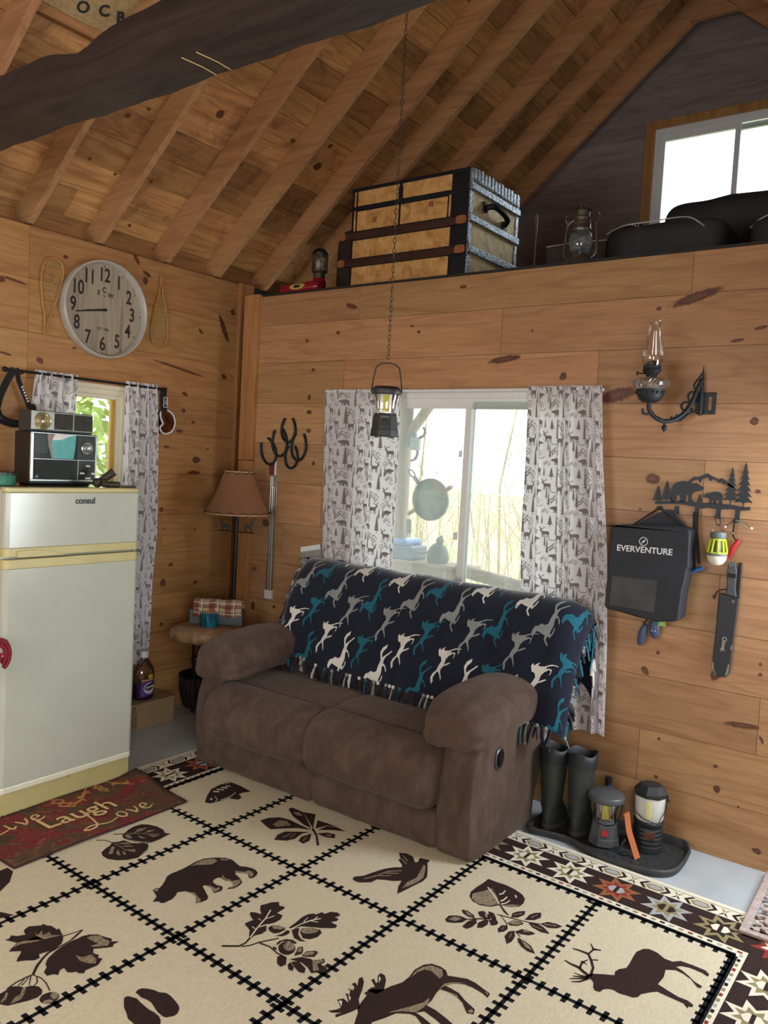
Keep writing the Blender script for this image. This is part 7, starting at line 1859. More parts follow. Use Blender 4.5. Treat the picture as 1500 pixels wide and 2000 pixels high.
softbox('case_body', 2.90, 3.55, 0.40, 0.85, LZ+0.0005, 2.905, 0.28, NYL, cb, 0.01)
b = MB(); b.tube(smooth_curve([(2.90, 0.47, 2.862), (2.96, 0.415, 2.885), (3.05, 0.40, 2.90), (3.25, 0.40, 2.905)], 6), 0.0035, 6); b.build('piping', plain('pale_piping', (190, 192, 196), 0.5), cb, smooth=60)
df_ = thing('duffel_bag', 'large dark duffel bag lying under the gable window', 'bag', (2.8, 1.3, LZ))
softbox('bag_body', 2.27, 3.45, 1.0, 1.5, LZ+0.0005, 3.225, 0.30, NYL, df_, 0.03)
b = MB()
for dx in (0.0, 0.022, 0.044): b.tube(smooth_curve([(2.74+dx, 1.02, 3.10), (2.72+dx, 1.06, 3.20), (2.715+dx, 1.2, 3.243)], 6), 0.008, 6, flat=0.4)
b.build('strap', plain('grey_webbing', (120, 126, 130), 0.6), df_, smooth=60)
sb = thing('gear_bag', 'small dark bag with shiny clips beside the hurricane lantern', 'bag', (2.2, 0.95, LZ))
softbox('bag_body', 2.02, 2.24, 0.88, 1.06, LZ+0.0005, 3.10, 0.4, NYL, sb, 0.02)
for k in range(3):
    b = MB(); b.ball((2.165+0.016*k, 0.885, 3.075-0.004*k), 0.008, 10, 0, (0.7, 0.7, 1.4)); b.build('clip', CHROME, sb, smooth=80)
sc = thing('dark_suitcase', 'dark brown suitcase with worn pale edge behind the hurricane lantern', 'suitcase', (2.04, 0.6, LZ))
b = MB(); b.box(1.84, 2.19, 0.46, 0.72, LZ+0.0005, 2.89); b.build('suitcase_body', plain('dark_hide', (44, 36, 36), 0.6, var=0.2), sc, bevel=0.012)
b = MB(); b.tube([(1.845, 0.462, 2.884), (2.0, 0.459, 2.890), (2.185, 0.462, 2.884)], 0.004, 6); b.build('edge_trim', plain('worn_edge', (176, 164, 154), 0.5), sc, smooth=60)
b = MB(); b.tube([(1.80, 0.42, LZ+0.001), (1.798, 0.42, 2.95), (1.792, 0.42, 3.045), (1.793, 0.42, 3.062)], [0.004, 0.004, 0.010, 0.004], 8)
tag(b.build('thin_rod', CHROME, smooth=60, loc=(1.8, 0.42, LZ)), 'thin shiny rod standing at the right end of the trunk', 'rod')
lb_ = thing('brown_satchel', 'dark brown satchel in shadow between the red lantern and the trunk', 'bag', (0.58, 0.42, LZ))
softbox('bag_body', 0.42, 0.70, 0.33, 0.55, LZ+0.0005, 3.12, 0.45, plain('brown_hide', (52, 40, 34), 0.6, var=0.2), lb_, 0.01)
# printed sack and nailer between the rafters, upper left corner
sn = Vector((SL, 0, -1)).normalized(); tg = Vector((1, 0, SL)).normalized()
def rp(x, y, off): return Vector((x, y, PL+SL*(x-XL)))-sn*off
Mroof = FR(rp(0.55, -1.565, 0.085), (0, -1, 0), tg, Vector((0, -1, 0)).cross(tg))
b = MB(); b.grid(lambda u, v: Mroof @ Vector((-0.21+0.42*u, 0.0+0.62*v, 0.006*math.sin(u*7+v*9))), 16, 20)
bl = b.build('printed_sack', plain('burlap', (172, 146, 104), 0.9, var=0.2, vs=60, bump=0.6, bs=600), smooth=60, loc=tuple(rp(0.8, -1.565, 0.09)))
tag(bl, 'sacking printed with dark letters tucked between rafters, upper left', 'sack')
for i, (ch, u, v) in enumerate((('O', 0.02, 0.06), ('A', 0.04, 0.16), ('C', -0.07, 0.09), ('B', -0.15, 0.10), ('B', -0.06, 0.21), ('O', 0.12, 0.14))):
    text_obj('lettering', ch, 0.070, plain('ink_black', (28, 26, 26), 0.7), Mroof @ T(u, v, -0.007) @ RY(180) @ RZ(-20), bl, 0.0005, bold=0.002) if False else text_obj('lettering', ch, 0.070, plain('ink_black', (28, 26, 26), 0.7), FR(Mroof @ Vector((u, v, 0)) + sn*0.009, (0, 1, 0), tg, sn) @ RZ(25), bl, 0.0005, bold=0.002)
b = MB(); Mn = FR(rp(0.47, -1.565, 0.10), (0, 1, 0), tg, sn)
b.box(-0.22, 0.19, -0.045, 0.045, -0.02, 0.02, 0, Mn, rn=0.6)
structure(b.build('nailer_board', DECK, bevel=0.002), 'rough nailer board between two rafters')
# ================================================================== HANGING LANTERN
hx, hy = 2.20, -1.437
ch = MB(); zz = 2.004; zt_ = rz(RIDX)-0.022; k = 0
while zz < zt_:
    L = 0.021
    M = T(hx, hy, zz+L/2) @ RZ(90*(k % 2)+20)
    ch.tube([M @ Vector((0.0048*math.cos(2*PI*i/10), 0, (L/2-0.001)*math.sin(2*PI*i/10))) for i in range(10)], 0.0013, 4, closed=True)
    zz += 0.0165; k += 1
tag(ch.build('hanging_chain', plain('dark_chain', (70, 66, 62), 0.4, 0.7), None, loc=(hx, hy, 3.4)), 'thin dark chain hanging from the ridge down to the lantern', 'chain')
RED_BTN = plain('red_button', (176, 36, 44), 0.4)
LEDY = plain('led_yellow', (206, 200, 40), 0.4, var=0.05)
def polyprism(n, r0, z0, r1, z1, M, rot=0.0, flat=1.0):
    b = MB(); vs = []
    for r, z in ((r0, z0), (r1, z1)):
        for k_ in range(n):
            a = 2*PI*k_/n+rot; vs.append((r*math.cos(a), r*math.sin(a)*flat, z))
    fs = [(k_, (k_+1) % n, n+(k_+1) % n, n+k_) for k_ in range(n)]+[tuple(reversed(range(n))), tuple(range(n, 2*n))]
    b.add(vs, fs, 0, M); return b
def camp_lantern(label, x, y, z, yawd, body, accent, hang=True, s=1.0, strap=False):
    t = thing('camping_lantern', label, 'lantern', (x, y, z))
    M = T(x, y, z) @ RZ(yawd) @ Matrix.Scale(s, 4)     # face toward local -y
    b = polyprism(8, 0.050, 0.004, 0.048, 0.028, M, PI/8); b.build('foot_ring', body, t, bevel=0.003)
    b = polyprism(8, 0.047, 0.024, 0.040, 0.078, M, PI/8); b.build('base', body, t, bevel=0.004)
    for k_ in range(4):
        a = PI/4+k_*PI/2; q = MB(); q.cyl(M @ Vector((0.036*math.cos(a), 0.036*math.sin(a), 0)), M @ Vector((0.036*math.cos(a), 0.036*math.sin(a), 0.006)), 0.007*s, 10); q.build('foot', body, t)
    b = MB(); b.prism([(-0.012, 0.040), (0.012, 0.040), (0.007, 0.058), (-0.007, 0.058)], 0.0, 0.006, 0, M @ FR((0, -0.0478, 0), (1, 0, 0), (0, 0.13, 1), (0, -1, 0))); b.build('button', accent, t, bevel=0.002)
    b = MB(); b.lathe([(0.036, 0.078), (0.034, 0.09), (0.036, 0.115), (0.044, 0.143)], 24, 0, M, cap0=False, cap1=False); b.build('lens', glass('lantern_lens', (0.97, 0.97, 0.97), 0.12), t, smooth=60)
    b = polyprism(4, 0.019, 0.080, 0.019, 0.143, M, PI/4); b.build('reflector', CHROME, t)
    for k_ in range(3):
        Mq = M @ RZ(120*k_); b = MB(); b.box(-0.0105, 0.0105, -0.0225, -0.0135, 0.085, 0.139, 0, Mq); b.build('light_strip', LEDY, t)
        b = MB(); b.box(-0.019, -0.0115, -0.021, -0.0135, 0.082, 0.141, 0, Mq); b.box(0.0115, 0.019, -0.021, -0.0135, 0.082, 0.141, 0, Mq); b.build('strip_bezel', CHROME, t)
    for k_ in range(4):
        a = PI/4+k_*PI/2; q = MB(); q.tube([M @ Vector((r*math.cos(a), r*math.sin(a), z_)) for r, z_ in ((0.036, 0.077), (0.0335, 0.1), (0.038, 0.125), (0.045, 0.146))], 0.0025*s, 6); q.build('lens_rib', glass('rib_clear', (0.8, 0.8, 0.8), 0.2), t, smooth=60)
    kc = 1.0 if hang else 1.16
    b = MB(); b.lathe([(0.001, 0.142), (0.047*kc, 0.140), (0.050*kc, 0.147), (0.048*kc, 0.158), (0.038*kc, 0.166), (0.001, 0.168)], 32, 0, M); b.build('cap', body, t, smooth=40, bevel=0.002)
    pts = [(-0.050, 0, 0.147), (-0.046, 0, 0.185), (-0.038, 0, 0.228), (-0.024, 0, 0.240), (0, 0, 0.244), (0.024, 0, 0.240), (0.038, 0, 0.228), (0.046, 0, 0.185), (0.050, 0, 0.147)]
    if not hang: pts = [(p[0]*1.02, -0.05*math.sin(PI*i/8)*0.0-0.001-0.052*math.sin(PI*i/8), 0.147-0.07*math.sin(PI*i/8)) for i, p in enumerate(pts)]
    b = MB(); b.tube([M @ Vector(p) for p in pts], 0.0022*s, 6); b.build('bail', BLACKMET, t, smooth=60)
    return t
cl = camp_lantern('black camping lantern hanging from the chain before the window', hx, hy, 1.736, 35, plain('lantern_black', (34, 36, 38), 0.5, var=0.1), plain('button_black', (16, 17, 18), 0.4), True, 1.06)
b = MB(); b.box(-0.014, 0.014, -0.0425, -0.0405, 0.066, 0.0675, 0, T(hx, hy, 1.736) @ RZ(35) @ Matrix.Scale(1.06, 4)); b.build('badge', plain('grey_badge', (120, 122, 124), 0.4), cl)

# ================================================================== WALL OIL LAMP
ol_ = thing('bracket_oil_lamp', 'glass oil lamp on a black scrolled cast iron wall bracket', 'oil lamp', (2.86, -0.01, 1.99))
IRON = plain('cast_iron', (40, 46, 50), 0.5, 0.4, var=0.2, bump=0.3, bs=150)
LMP = Vector((2.690, -0.165, 0)); WAL = Vector((2.868, -0.020, 0))
def ap(s, z): return Vector((LMP.x+(WAL.x-LMP.x)*s, LMP.y+(WAL.y-LMP.y)*s, z))
b = MB()
for zz in (1.945, 2.022): b.box(2.845, 2.925, -0.008, -0.001, zz-0.009, zz+0.009)
for xx in (2.850, 2.885, 2.918): b.box(xx-0.008, xx+0.008, -0.009, -0.001, 1.94, 2.03)
b.build('wall_plate', IRON, ol_, bevel=0.002)
b = MB(); b.cyl(ap(1.0, 1.93), ap(1.0, 2.065), 0.008, 12); b.cyl(ap(1.0, 2.065), ap(1.0, 2.145), 0.007, 10, r1=0.0015); b.box(2.858, 2.878, -0.02, -0.004, 1.94, 1.95); b.box(2.858, 2.878, -0.02, -0.004, 2.01, 2.02); b.build('pivot', IRON, ol_, smooth=40)
b = MB()
b.tube(smooth_curve([ap(0, 1.978), ap(0.0, 1.945), ap(0.12, 1.912), ap(0.30, 1.896), ap(0.50, 1.905), ap(0.68, 1.935), ap(0.82, 1.985), ap(0.92, 2.05), ap(1.0, 2.09)], 6), [0.010]*48+[0.006], 8)
b.tube(smooth_curve([ap(0.42, 1.900), ap(0.62, 1.905), ap(0.78, 1.935), ap(0.95, 1.95)], 6), 0.005, 6)
b.tube(smooth_curve([ap(0.70, 1.94), ap(0.62, 1.965), ap(0.70, 1.985), ap(0.80, 1.975)], 6), 0.005, 6)
b.tube(smooth_curve([ap(0.80, 1.98), ap(0.74, 2.01), ap(0.80, 2.03), ap(0.88, 2.02)], 6), 0.005, 6)
b.tube(smooth_curve([ap(0.90, 2.03), ap(0.84, 2.06), ap(0.92, 2.09), ap(1.0, 2.12)], 6), 0.004, 6)
b.tube(smooth_curve([ap(0.86, 1.94), ap(0.80, 1.965), ap(0.88, 1.985), ap(0.97, 1.97)], 6), 0.005, 6)
b.tube(smooth_curve([ap(-0.12, 1.945), ap(-0.10, 1.925), ap(0.04, 1.925)], 5), 0.006, 6)
for s_, z in ((0.2, 1.90), (0.55, 1.915), (0.45, 1.905)): b.ball(ap(s_, z+0.008), 0.007, 8)
b.ball(ap(0.32, 1.868), 0.012, 12, 0, (1, 1, 1.1)); b.cyl(ap(0.32, 1.86), ap(0.32, 1.846), 0.008, 8, r1=0.001); b.cyl(ap(0.32, 1.90), ap(0.32, 1.87), 0.005, 8)
b.build('swing_arm', IRON, ol_, smooth=60)
M = T(LMP.x, LMP.y, 0)
b = MB(); b.lathe([(0.001, 1.972), (0.030, 1.974), (0.046, 1.985), (0.058, 2.010), (0.062, 2.030), (0.058, 2.030), (0.050, 2.008)], 32, 0, M, cap1=False)
for k in range(18): b.ball((LMP.x+0.058*math.cos(2*PI*k/18), LMP.y+0.058*math.sin(2*PI*k/18), 2.015), 0.0075, 8)
b.build('font_holder', IRON, ol_, smooth=50)
b = MB(); b.lathe([(0.001, 2.012), (0.050, 2.014), (0.062, 2.032), (0.070, 2.043)]+[(0.073+0.0012*(i % 2), 2.046+i*0.004) for i in range(5)]+[(0.066, 2.074), (0.030, 2.080), (0.024, 2.083)], 40, 0, M)
f_ = b.build('oil_font', glass('cut_glass', (0.92, 0.91, 0.89), 0.26, rough=0.08, fog=0.35, fogc=(0.85, 0.83, 0.80)), ol_, smooth=30)
b = MB()
for k in range(30):
    a = 2*PI*k/30; b.tube([(LMP.x+0.0745*math.cos(a+t*0.22), LMP.y+0.0745*math.sin(a+t*0.22), 2.046+t*0.022) for t in (0, 0.5, 1)], 0.0014, 4)
b.build('cut_ribs', glass('cut_glass', (0.92, 0.91, 0.89), 0.26, rough=0.08, fog=0.35, fogc=(0.85, 0.83, 0.80)), f_, smooth=60)
b = MB(); b.lathe([(0.022, 2.083), (0.024, 2.094), (0.036, 2.104), (0.040, 2.112), (0.036, 2.122), (0.038, 2.130), (0.028, 2.142), (0.016, 2.152), (0.001, 2.156)], 32, 0, M); b.cyl((LMP.x-0.02, LMP.y-0.01, 2.098), (LMP.x-0.052, LMP.y-0.03, 2.098), 0.003, 6); b.cyl((LMP.x-0.050, LMP.y-0.028, 2.098), (LMP.x-0.055, LMP.y-0.031, 2.098), 0.009, 12); b.build('burner', IRON, ol_, smooth=40)
b = MB(); b.lathe([(0.033, 2.126), (0.043, 2.15), (0.046, 2.172), (0.042, 2.205), (0.031, 2.25), (0.025, 2.29), (0.0235, 2.335)], 32, 0, M, cap0=False, cap1=False); b.build('chimney', glass('thin_glass', (0.97, 0.97, 0.96), 0.06), ol_, smooth=60)

# ================================================================== BEAR HOOK RACK AND WHAT HANGS ON IT
RK_ = plain('rack_black', (36, 42, 48), 0.5, 0.3, var=0.1)
hk = thing('bear_hook_rack', 'black metal hook rack cut with two bears, mountains and pines', 'hook rack', (2.90, -0.004, 1.54))
def cp(x, y): return (2.694+(x-520)*0.000501, 1.535+(440-y+0.0605*(x-520))*0.0005)
MXZ = FR((0, -0.0065, 0), (1, 0, 0), (0, 0, 1), (0, -1, 0))
def cut(nm, polys, d=0.0):
    m = MB()
    for p in polys: m.prism([cp(x, y) for x, y in p], -0.0015-d, 0.0015-d, 0, MXZ)
    m.build(nm, RK_, hk)
top = [(520, 432), (560, 425), (640, 428), (720, 420), (800, 428), (900, 438), (1000, 440), (1100, 445), (1200, 455), (1260, 470), (1330, 470)]
bot = [(1330, 497), (1260, 502), (1180, 490), (1080, 495), (980, 482), (930, 490), (860, 470), (760, 455), (640, 452), (560, 455), (520, 450)]
cut('log_bar', [top+bot])
for hx_, hz in ((570, 505), (720, 545), (895, 560), (1075, 575), (1232, 605)):
    m = MB(); x, z = cp(hx_, hz); _, zt2 = cp(hx_, 470)
    m.box(x-0.0095, x+0.0095, -0.0078, -0.005, z, zt2); m.box(x-0.0095, x+0.0095, -0.024, -0.005, z, z+0.003); m.box(x-0.0095, x+0.0095, -0.026, -0.0232, z, z+0.016); m.build('hook', RK_, hk, bevel=0.001)
def scaled(poly, x0, x1, y0, y1, flip=False): return [((x1-(x1-x0)*a) if flip else x0+(x1-x0)*a, y1-(y1-y0)*b_) for a, b_ in poly]
cut('bear', [scaled(BEAR, 655, 940, 245, 432, True)]); cut('bear', [scaled(BEAR, 935, 1100, 338, 448)])
cut('mountains', [[(795, 255), (850, 205), (870, 215), (900, 205), (960, 178), (1000, 205), (1060, 235), (1080, 220), (1140, 265), (1190, 300), (1185, 312), (1120, 275), (1100, 278), (1080, 258), (1060, 262), (1010, 225), (990, 250), (960, 210), (920, 230), (905, 262), (880, 232), (850, 240), (820, 262)]])
for x, y0, y1, w in ((540, 285, 438, 85), (618, 240, 436, 100), (910, 362, 445, 55), (1165, 125, 455, 110), (1270, 88, 480, 130)):
    cut('pine_tree', [[(x+a*w, y1-b_*(y1-y0)) for a, b_ in pine(1.15, 7, 0.12)]])
# black bag
BGM = plain('bag_black', (30, 34, 42), 0.65, var=0.15, vs=10, bump=0.25, bs=500)
bg_ = thing('black_bag', 'black hanging bag printed EVERVENTURE with a mesh window', 'bag', (2.73, -0.075, 1.22))
def bp(x, y): return (2.543+(x-150)*0.00052, 1.418-(y-640)*0.000512+(x-150)*0.0000435)
out = [bp(*q) for q in ((150, 650), (170, 632), (300, 628), (500, 630), (700, 640), (800, 665), (818, 690), (826, 990), (812, 1010), (806, 1100), (790, 1180), (775, 1440), (750, 1455), (600, 1470), (420, 1440), (250, 1400), (150, 1385), (132, 1360), (140, 1000))]
mb = MB(); mb.prism(out, 0.012, 0.118, 0, FR((0, 0, 0), (1, 0, 0), (0, 0, 1), (0, -1, 0))); bb = mb.build('bag_body', BGM, bg_, bevel=0.016, seg=3, smooth=30)
mb = MB()
for q in ((280, 632), (745, 640)):
    a = bp(*q); mb.tube([(a[0], -0.045, a[1]-0.004), (2.722, -0.022, 1.512)], 0.010, 8, flat=0.4)
mb.prism([bp(285, 640), bp(555, 500), bp(590, 500), bp(745, 645)], 0.03, 0.036, 0, FR((0, 0, 0), (1, 0, 0), (0, 0, 1), (0, -1, 0))); mb.build('hanging_strap', BGM, bg_, smooth=60)
mb = MB(); mb.prism([bp(*q) for q in ((185, 1085), (580, 1115), (570, 1390), (180, 1345))], 0.1175, 0.1195, 0, FR((0, 0, 0), (1, 0, 0), (0, 0, 1), (0, -1, 0))); wn = mb.build('mesh_window', plain('smoky_mesh', (66, 68, 66), 0.4, var=0.3, vs=14, bump=0.5, bs=900), bb)
WPR = plain('white_ink', (226, 228, 230), 0.6)
ez = bp(440, 850)
text_obj('lettering', 'EVERVENTURE', 0.0385, WPR, FR((ez[0]+0.004, -0.1185, ez[1]), (1, 0, 0.02), (0, 0, 1), (0, -1, 0)), bb, 0.0005, bold=0.0006)
cz_ = bp(438, 775)
mb = MB(); Mk = FR((cz_[0], -0.1186, cz_[1]), (1, 0, 0), (0, 0, 1), (0, -1, 0)); mb.lathe([(0.0165, 0), (0.0165, 0.0007), (0.0195, 0.0007), (0.0195, 0)], 28, 0, Mk, cap0=False, cap1=False); mb.build('compass_ring', WPR, bb)
mb = MB(); mb.prism([(-0.010, -0.011), (0.003, -0.003), (0.012, 0.011), (-0.003, 0.003)], 0, 0.0007, 0, Mk); mb.build('compass_needle', WPR, bb)
# fobs and tag under the bag
FOB = plain('fob_blue', (66, 80, 112), 0.45, var=0.12)
for lab, c, sc_, rt2, dots in (('blue oval fob with two white dots hanging under the black bag', (2.742, -0.03, 0.965), (0.024, 0.016, 0.047), 4, True), ('slim blue fob hanging leftmost under the black bag', (2.690, -0.03, 0.930), (0.020, 0.015, 0.055), -12, False)):
    t = thing('blue_fob', lab, 'fob', c); mb = MB(); mb.ball(c, 1.0, 20, 0, sc_, RY(-rt2)); mb.build('fob_body', FOB, t, smooth=80)
    mb = MB(); mb.tube([Vector(c)+Vector((0, 0, sc_[2]*0.9)), (2.735, -0.045, 1.035)], 0.0035, 6); mb.build('cord', BLACK, t, smooth=60)
    if dots:
        for dx in (-0.006, 0.008):
            mb = MB(); mb.ball((c[0]+dx, c[1]-0.0158, c[2]-0.008), 0.0028, 8); mb.build('dot', WPR, t, smooth=80)
mb = MB(); mb.box(2.765, 2.795, -0.052, -0.049, 0.985, 1.035, 0, None); tag(mb.build('fabric_tag', plain('lime_tag', (150, 190, 96), 0.7), None, loc=(2.78, -0.05, 1.0)), 'lime green fabric tag poking out under the black bag', 'tag')
# lanyard with blue clip
t = thing('lanyard', 'black lanyard with blue clip hanging from the middle hook', 'lanyard', (2.884, -0.02, 1.38))
x, z = cp(895, 560)
band([(x-0.004, -0.0275, z+0.020), (x+0.004, -0.045, 1.40), (x+0.016, -0.050, 1.30), (x+0.020, -0.050, 1.255)], 0.012, (1, 0, 0), 0.002).build('strap', STRAP, t)
band([(x+0.006, -0.0275, z+0.020), (x+0.014, -0.040, 1.42), (x+0.030, -0.050, 1.34), (x+0.038, -0.050, 1.285)], 0.014, (1, 0, 0), 0.002).build('strap', STRAP, t)
mb = MB(); mb.tube([(x+0.012, -0.052, 1.244), (x+0.030, -0.052, 1.256), (x+0.056, -0.052, 1.268)], [0.006, 0.009, 0.010], 10); mb.build('clip', plain('clip_blue', (34, 92, 160), 0.4), t, smooth=60)
mb = MB(); mb.ball((x+0.008, -0.052, 1.243), 0.005, 8); mb.build('ring', CHROME, t, smooth=60)
# zapper lantern
t = thing('bug_zapper', 'lime green caged bug zapper lantern with white dome, on a carabiner', 'lantern', (2.99, -0.05, 1.36))
zx, zy = 2.992, -0.056; M = T(zx, zy, 0)
mb = MB(); mb.lathe([(0.001, 1.430), (0.030, 1.430), (0.033, 1.424), (0.033, 1.406), (0.030, 1.402), (0.001, 1.402)], 28, 0, M); mb.build('cap', plain('zapper_grey', (96, 106, 106), 0.5), t, smooth=40)
mb = MB(); LIME = plain('lime_plastic', (178, 196, 44), 0.4)
mb.lathe([(0.030, 1.402), (0.031, 1.394), (0.028, 1.394)], 28, 0, M, cap0=False, cap1=False); mb.lathe([(0.042, 1.346), (0.0425, 1.338), (0.038, 1.338)], 28, 0, M, cap0=False, cap1=False)
for k in range(10):
    a = 2*PI*k/10; c_, s_ = math.cos(a), math.sin(a); mb.tube([(zx+0.030*c_, zy+0.030*s_, 1.398), (zx+0.041*c_, zy+0.041*s_, 1.340)], 0.0052, 6)
mb.build('cage', LIME, t, smooth=50)
mb = MB(); mb.lathe([(0.001, 1.40), (0.016, 1.40), (0.018, 1.338), (0.001, 1.338)], 20, 0, M); mb.build('lamp_core', plain('core_grey', (120, 118, 104), 0.4), t, smooth=40)
mb = MB(); mb.lathe([(0.043, 1.338), (0.0435, 1.330), (0.041, 1.328)], 28, 0, M, cap0=True, cap1=False); mb.build('collar', plain('zapper_grey', (96, 106, 106), 0.5), t, smooth=40)
mb = MB(); mb.lathe([(0.0415, 1.330), (0.038, 1.310), (0.026, 1.292), (0.012, 1.286), (0.001, 1.285)], 28, 0, M, cap0=False); mb.build('dome', plain('milky_dome', (218, 216, 196), 0.4), t, smooth=60)
hxx, hzz = cp(1075, 575)
mb = MB(); mb.tube([Vector((hxx+0.006+0.011*math.cos(2*PI*k/16), -0.0235, hzz-0.006+0.022*math.sin(2*PI*k/16)-0.004*math.cos(2*PI*k/16))) for k in range(16)], 0.0021, 6, closed=True); mb.build('carabiner', BLACKMET, t, smooth=60)
mb = MB(); mb.tube([(zx-0.028, zy, 1.428), (hxx+0.004, -0.025, hzz-0.024), (zx+0.028, zy, 1.428)], 0.0011, 5); mb.build('hanging_wire', STEEL, t, smooth=60)
# red whistle, knife sheath, pale tipped cord on the last hook
hx2, hz2 = cp(1232, 605)
t = thing('red_tube', 'red metal tube hanging above the knife sheath', 'keyring', (3.05, -0.02, 1.36))
mb = MB(); mb.tube([(3.028, -0.020, 1.318), (3.050, -0.020, 1.368), (3.064, -0.020, 1.396), (3.068, -0.020, 1.402)], [0.009, 0.010, 0.009, 0.006], 14); mb.build('tube', plain('anodised_red', (190, 34, 54), 0.25, 0.5), t, smooth=40)
band([(hx2-0.004, -0.027, hz2+0.018), (hx2-0.006, -0.025, 1.46), (hx2-0.008, -0.022, 1.42), (hx2+0.004, -0.021, 1.398)], 0.007, (1, 0, 0), 0.002).build('cord', STRAP, t)
mb = MB(); mb.ball((hx2-0.008, -0.023, 1.428), 0.004, 8); mb.build('bead', CHROME, t, smooth=80)
t = thing('knife_sheath', 'black knife in a worn black sheath hanging at the right', 'knife', (3.05, -0.02, 1.05))
MS = FR((0, 0, 0), (1, 0, 0), (0, 0, 1), (0, -1, 0))
mb = MB(); mb.prism([(3.036, 1.16), (3.085, 1.148), (3.072, 0.83), (3.062, 0.806), (3.036, 0.799), (3.014, 0.812), (3.000, 0.840), (3.008, 1.165)], 0.004, 0.028, 0, MS); sh_ = mb.build('sheath', plain('sheath_black', (36, 38, 44), 0.6, var=0.15), t, bevel=0.004)
mb = MB(); mb.prism([(3.034, 1.305), (3.060, 1.305), (3.072, 1.27), (3.070, 1.20), (3.078, 1.155), (3.034, 1.160), (3.036, 1.20), (3.032, 1.25)], 0.008, 0.030, 0, MS); mb.build('handle', plain('handle_grey', (64, 68, 74), 0.5), t, bevel=0.005)
mb = MB(); mb.box(3.072, 3.086, -0.018, -0.006, 1.15, 1.305); mb.build('belt_loop', STRAP, t, bevel=0.002)
band([(3.070, -0.032, 1.245), (3.034, -0.032, 1.248)], 0.018, (0, 0, 1), 0.003).build('retaining_strap', STRAP, t)
mb = MB(); mb.tube(smooth_curve([(3.036, -0.022, 1.185), (3.010, -0.022, 1.178), (2.995, -0.020, 1.165), (2.985, -0.018, 1.135)], 5), 0.006, 6, flat=0.4); mb.build('strap_end', STRAP, t, smooth=60)
mb = MB(); mb.lathe([(0.010, 0), (0.010, 0.002), (0.005, 0.002), (0.005, 0.0)], 18, 0, FR((3.047, -0.030, 1.298), (1, 0, 0), (0, 0, 1), (0, -1, 0)), cap0=False, cap1=False); mb.build('eyelet', plain('dull_eyelet', (110, 110, 106), 0.5, 0.5), t)
mb = MB(); mb.tube([(3.0665+0.005*math.cos(2*PI*k/12), -0.0285, 1.135+0.005*math.sin(2*PI*k/12)) for k in range(12)], 0.0012, 5, closed=True); mb.build('rivet', CHROME, sh_)
WORN = plain('worn_olive', (126, 132, 116), 0.7)
for pol in ([(3.001, 0.86), (3.006, 0.86), (3.010, 0.83), (3.022, 0.808), (3.016, 0.812), (3.002, 0.838)], [(3.066, 0.862), (3.072, 0.862), (3.070, 0.83), (3.062, 0.81), (3.058, 0.815)], [(3.072, 0.925), (3.077, 0.930), (3.076, 0.95), (3.071, 0.94)]):
    mb = MB(); mb.prism(pol, 0.0275, 0.0290, 0, MS); mb.build('worn_edge', WORN, sh_)
for ch_, dz, sz in (('O', 0.0, 0.026), ('Z', -0.014, 0.016), ('A', -0.024, 0.016), ('R', -0.034, 0.016), ('K', -0.047, 0.024)):
    text_obj('lettering', ch_, sz, plain('ink_tan', (166, 164, 152), 0.6), FR((3.043+dz*0.12, -0.0285, 0.968+dz), (0.1, 0, -1), (1, 0, 0.1), (0, -1, 0)), sh_, 0.0006, bold=0.0005)
t = thing('green_string', 'thin green cord with white frayed tips on the last hook', 'cord', (3.06, -0.015, 1.47))
mb = MB(); mb.tube(smooth_curve([(3.010, -0.012, 1.458), (3.035, -0.014, 1.478), (hx2, -0.029, hz2+0.010), (3.085, -0.014, 1.474), (3.108, -0.012, 1.458)], 6), 0.0022, 6); mb.build('cord', plain('cord_green', (96, 104, 88), 0.7), t, smooth=60)
for p in ((3.006, -0.012, 1.452), (3.112, -0.012, 1.455)):
    mb = MB(); mb.ball(p, 0.006, 8, 0, (1.2, 0.8, 0.9)); mb.build('frayed_tip', WHITEPL, t, smooth=80)

# ================================================================== BOOT TRAY
outl = sm2([(2.35, -0.36), (2.42, -0.35), (2.52, -0.335), (2.60, -0.36), (2.70, -0.395), (2.84, -0.395), (2.94, -0.365), (2.985, -0.29), (2.985, -0.13), (2.96, -0.045), (2.88, -0.025), (2.60, -0.025), (2.36, -0.028), (2.33, -0.09), (2.33, -0.30)], 5)
TRM = plain('tray_rubber', (50, 52, 53), 0.55, var=0.25, vs=25, bump=0.3, bs=200)
ty_ = thing('boot_tray', 'black rubber boot tray on the concrete floor under the bag', 'tray', (2.62, -0.2, 0.0))
mb = MB(); mb.prism(outl, 0.0005, 0.007, 0); mb.build('tray_floor', TRM, ty_)
cxx = sum(p[0] for p in outl)/len(outl); cyy = sum(p[1] for p in outl)/len(outl)
mb = MB(); nn = len(outl)
def ins(p, d):
    v = Vector((p[0]-cxx, p[1]-cyy)); l = v.length; return (cxx+v.x*(l-d)/l, cyy+v.y*(l-d)/l)
vs = []
for d, z in ((0.012, 0.006), (0.004, 0.030), (0.0, 0.033), (-0.007, 0.030), (-0.010, 0.024), (-0.002, 0.001)):
    for p in outl:
        q = ins(p, d); zz = z*(1.0+0.35*(p[1] > -0.05)); vs.append((q[0], min(q[1], -0.004), zz))
fs = [(r*nn+i, r*nn+(i+1) % nn, (r+1)*nn+(i+1) % nn, (r+1)*nn+i) for r in range(5) for i in range(nn)]
mb.add(vs, fs); mb.build('rim', TRM, ty_, smooth=60)
mb = MB()
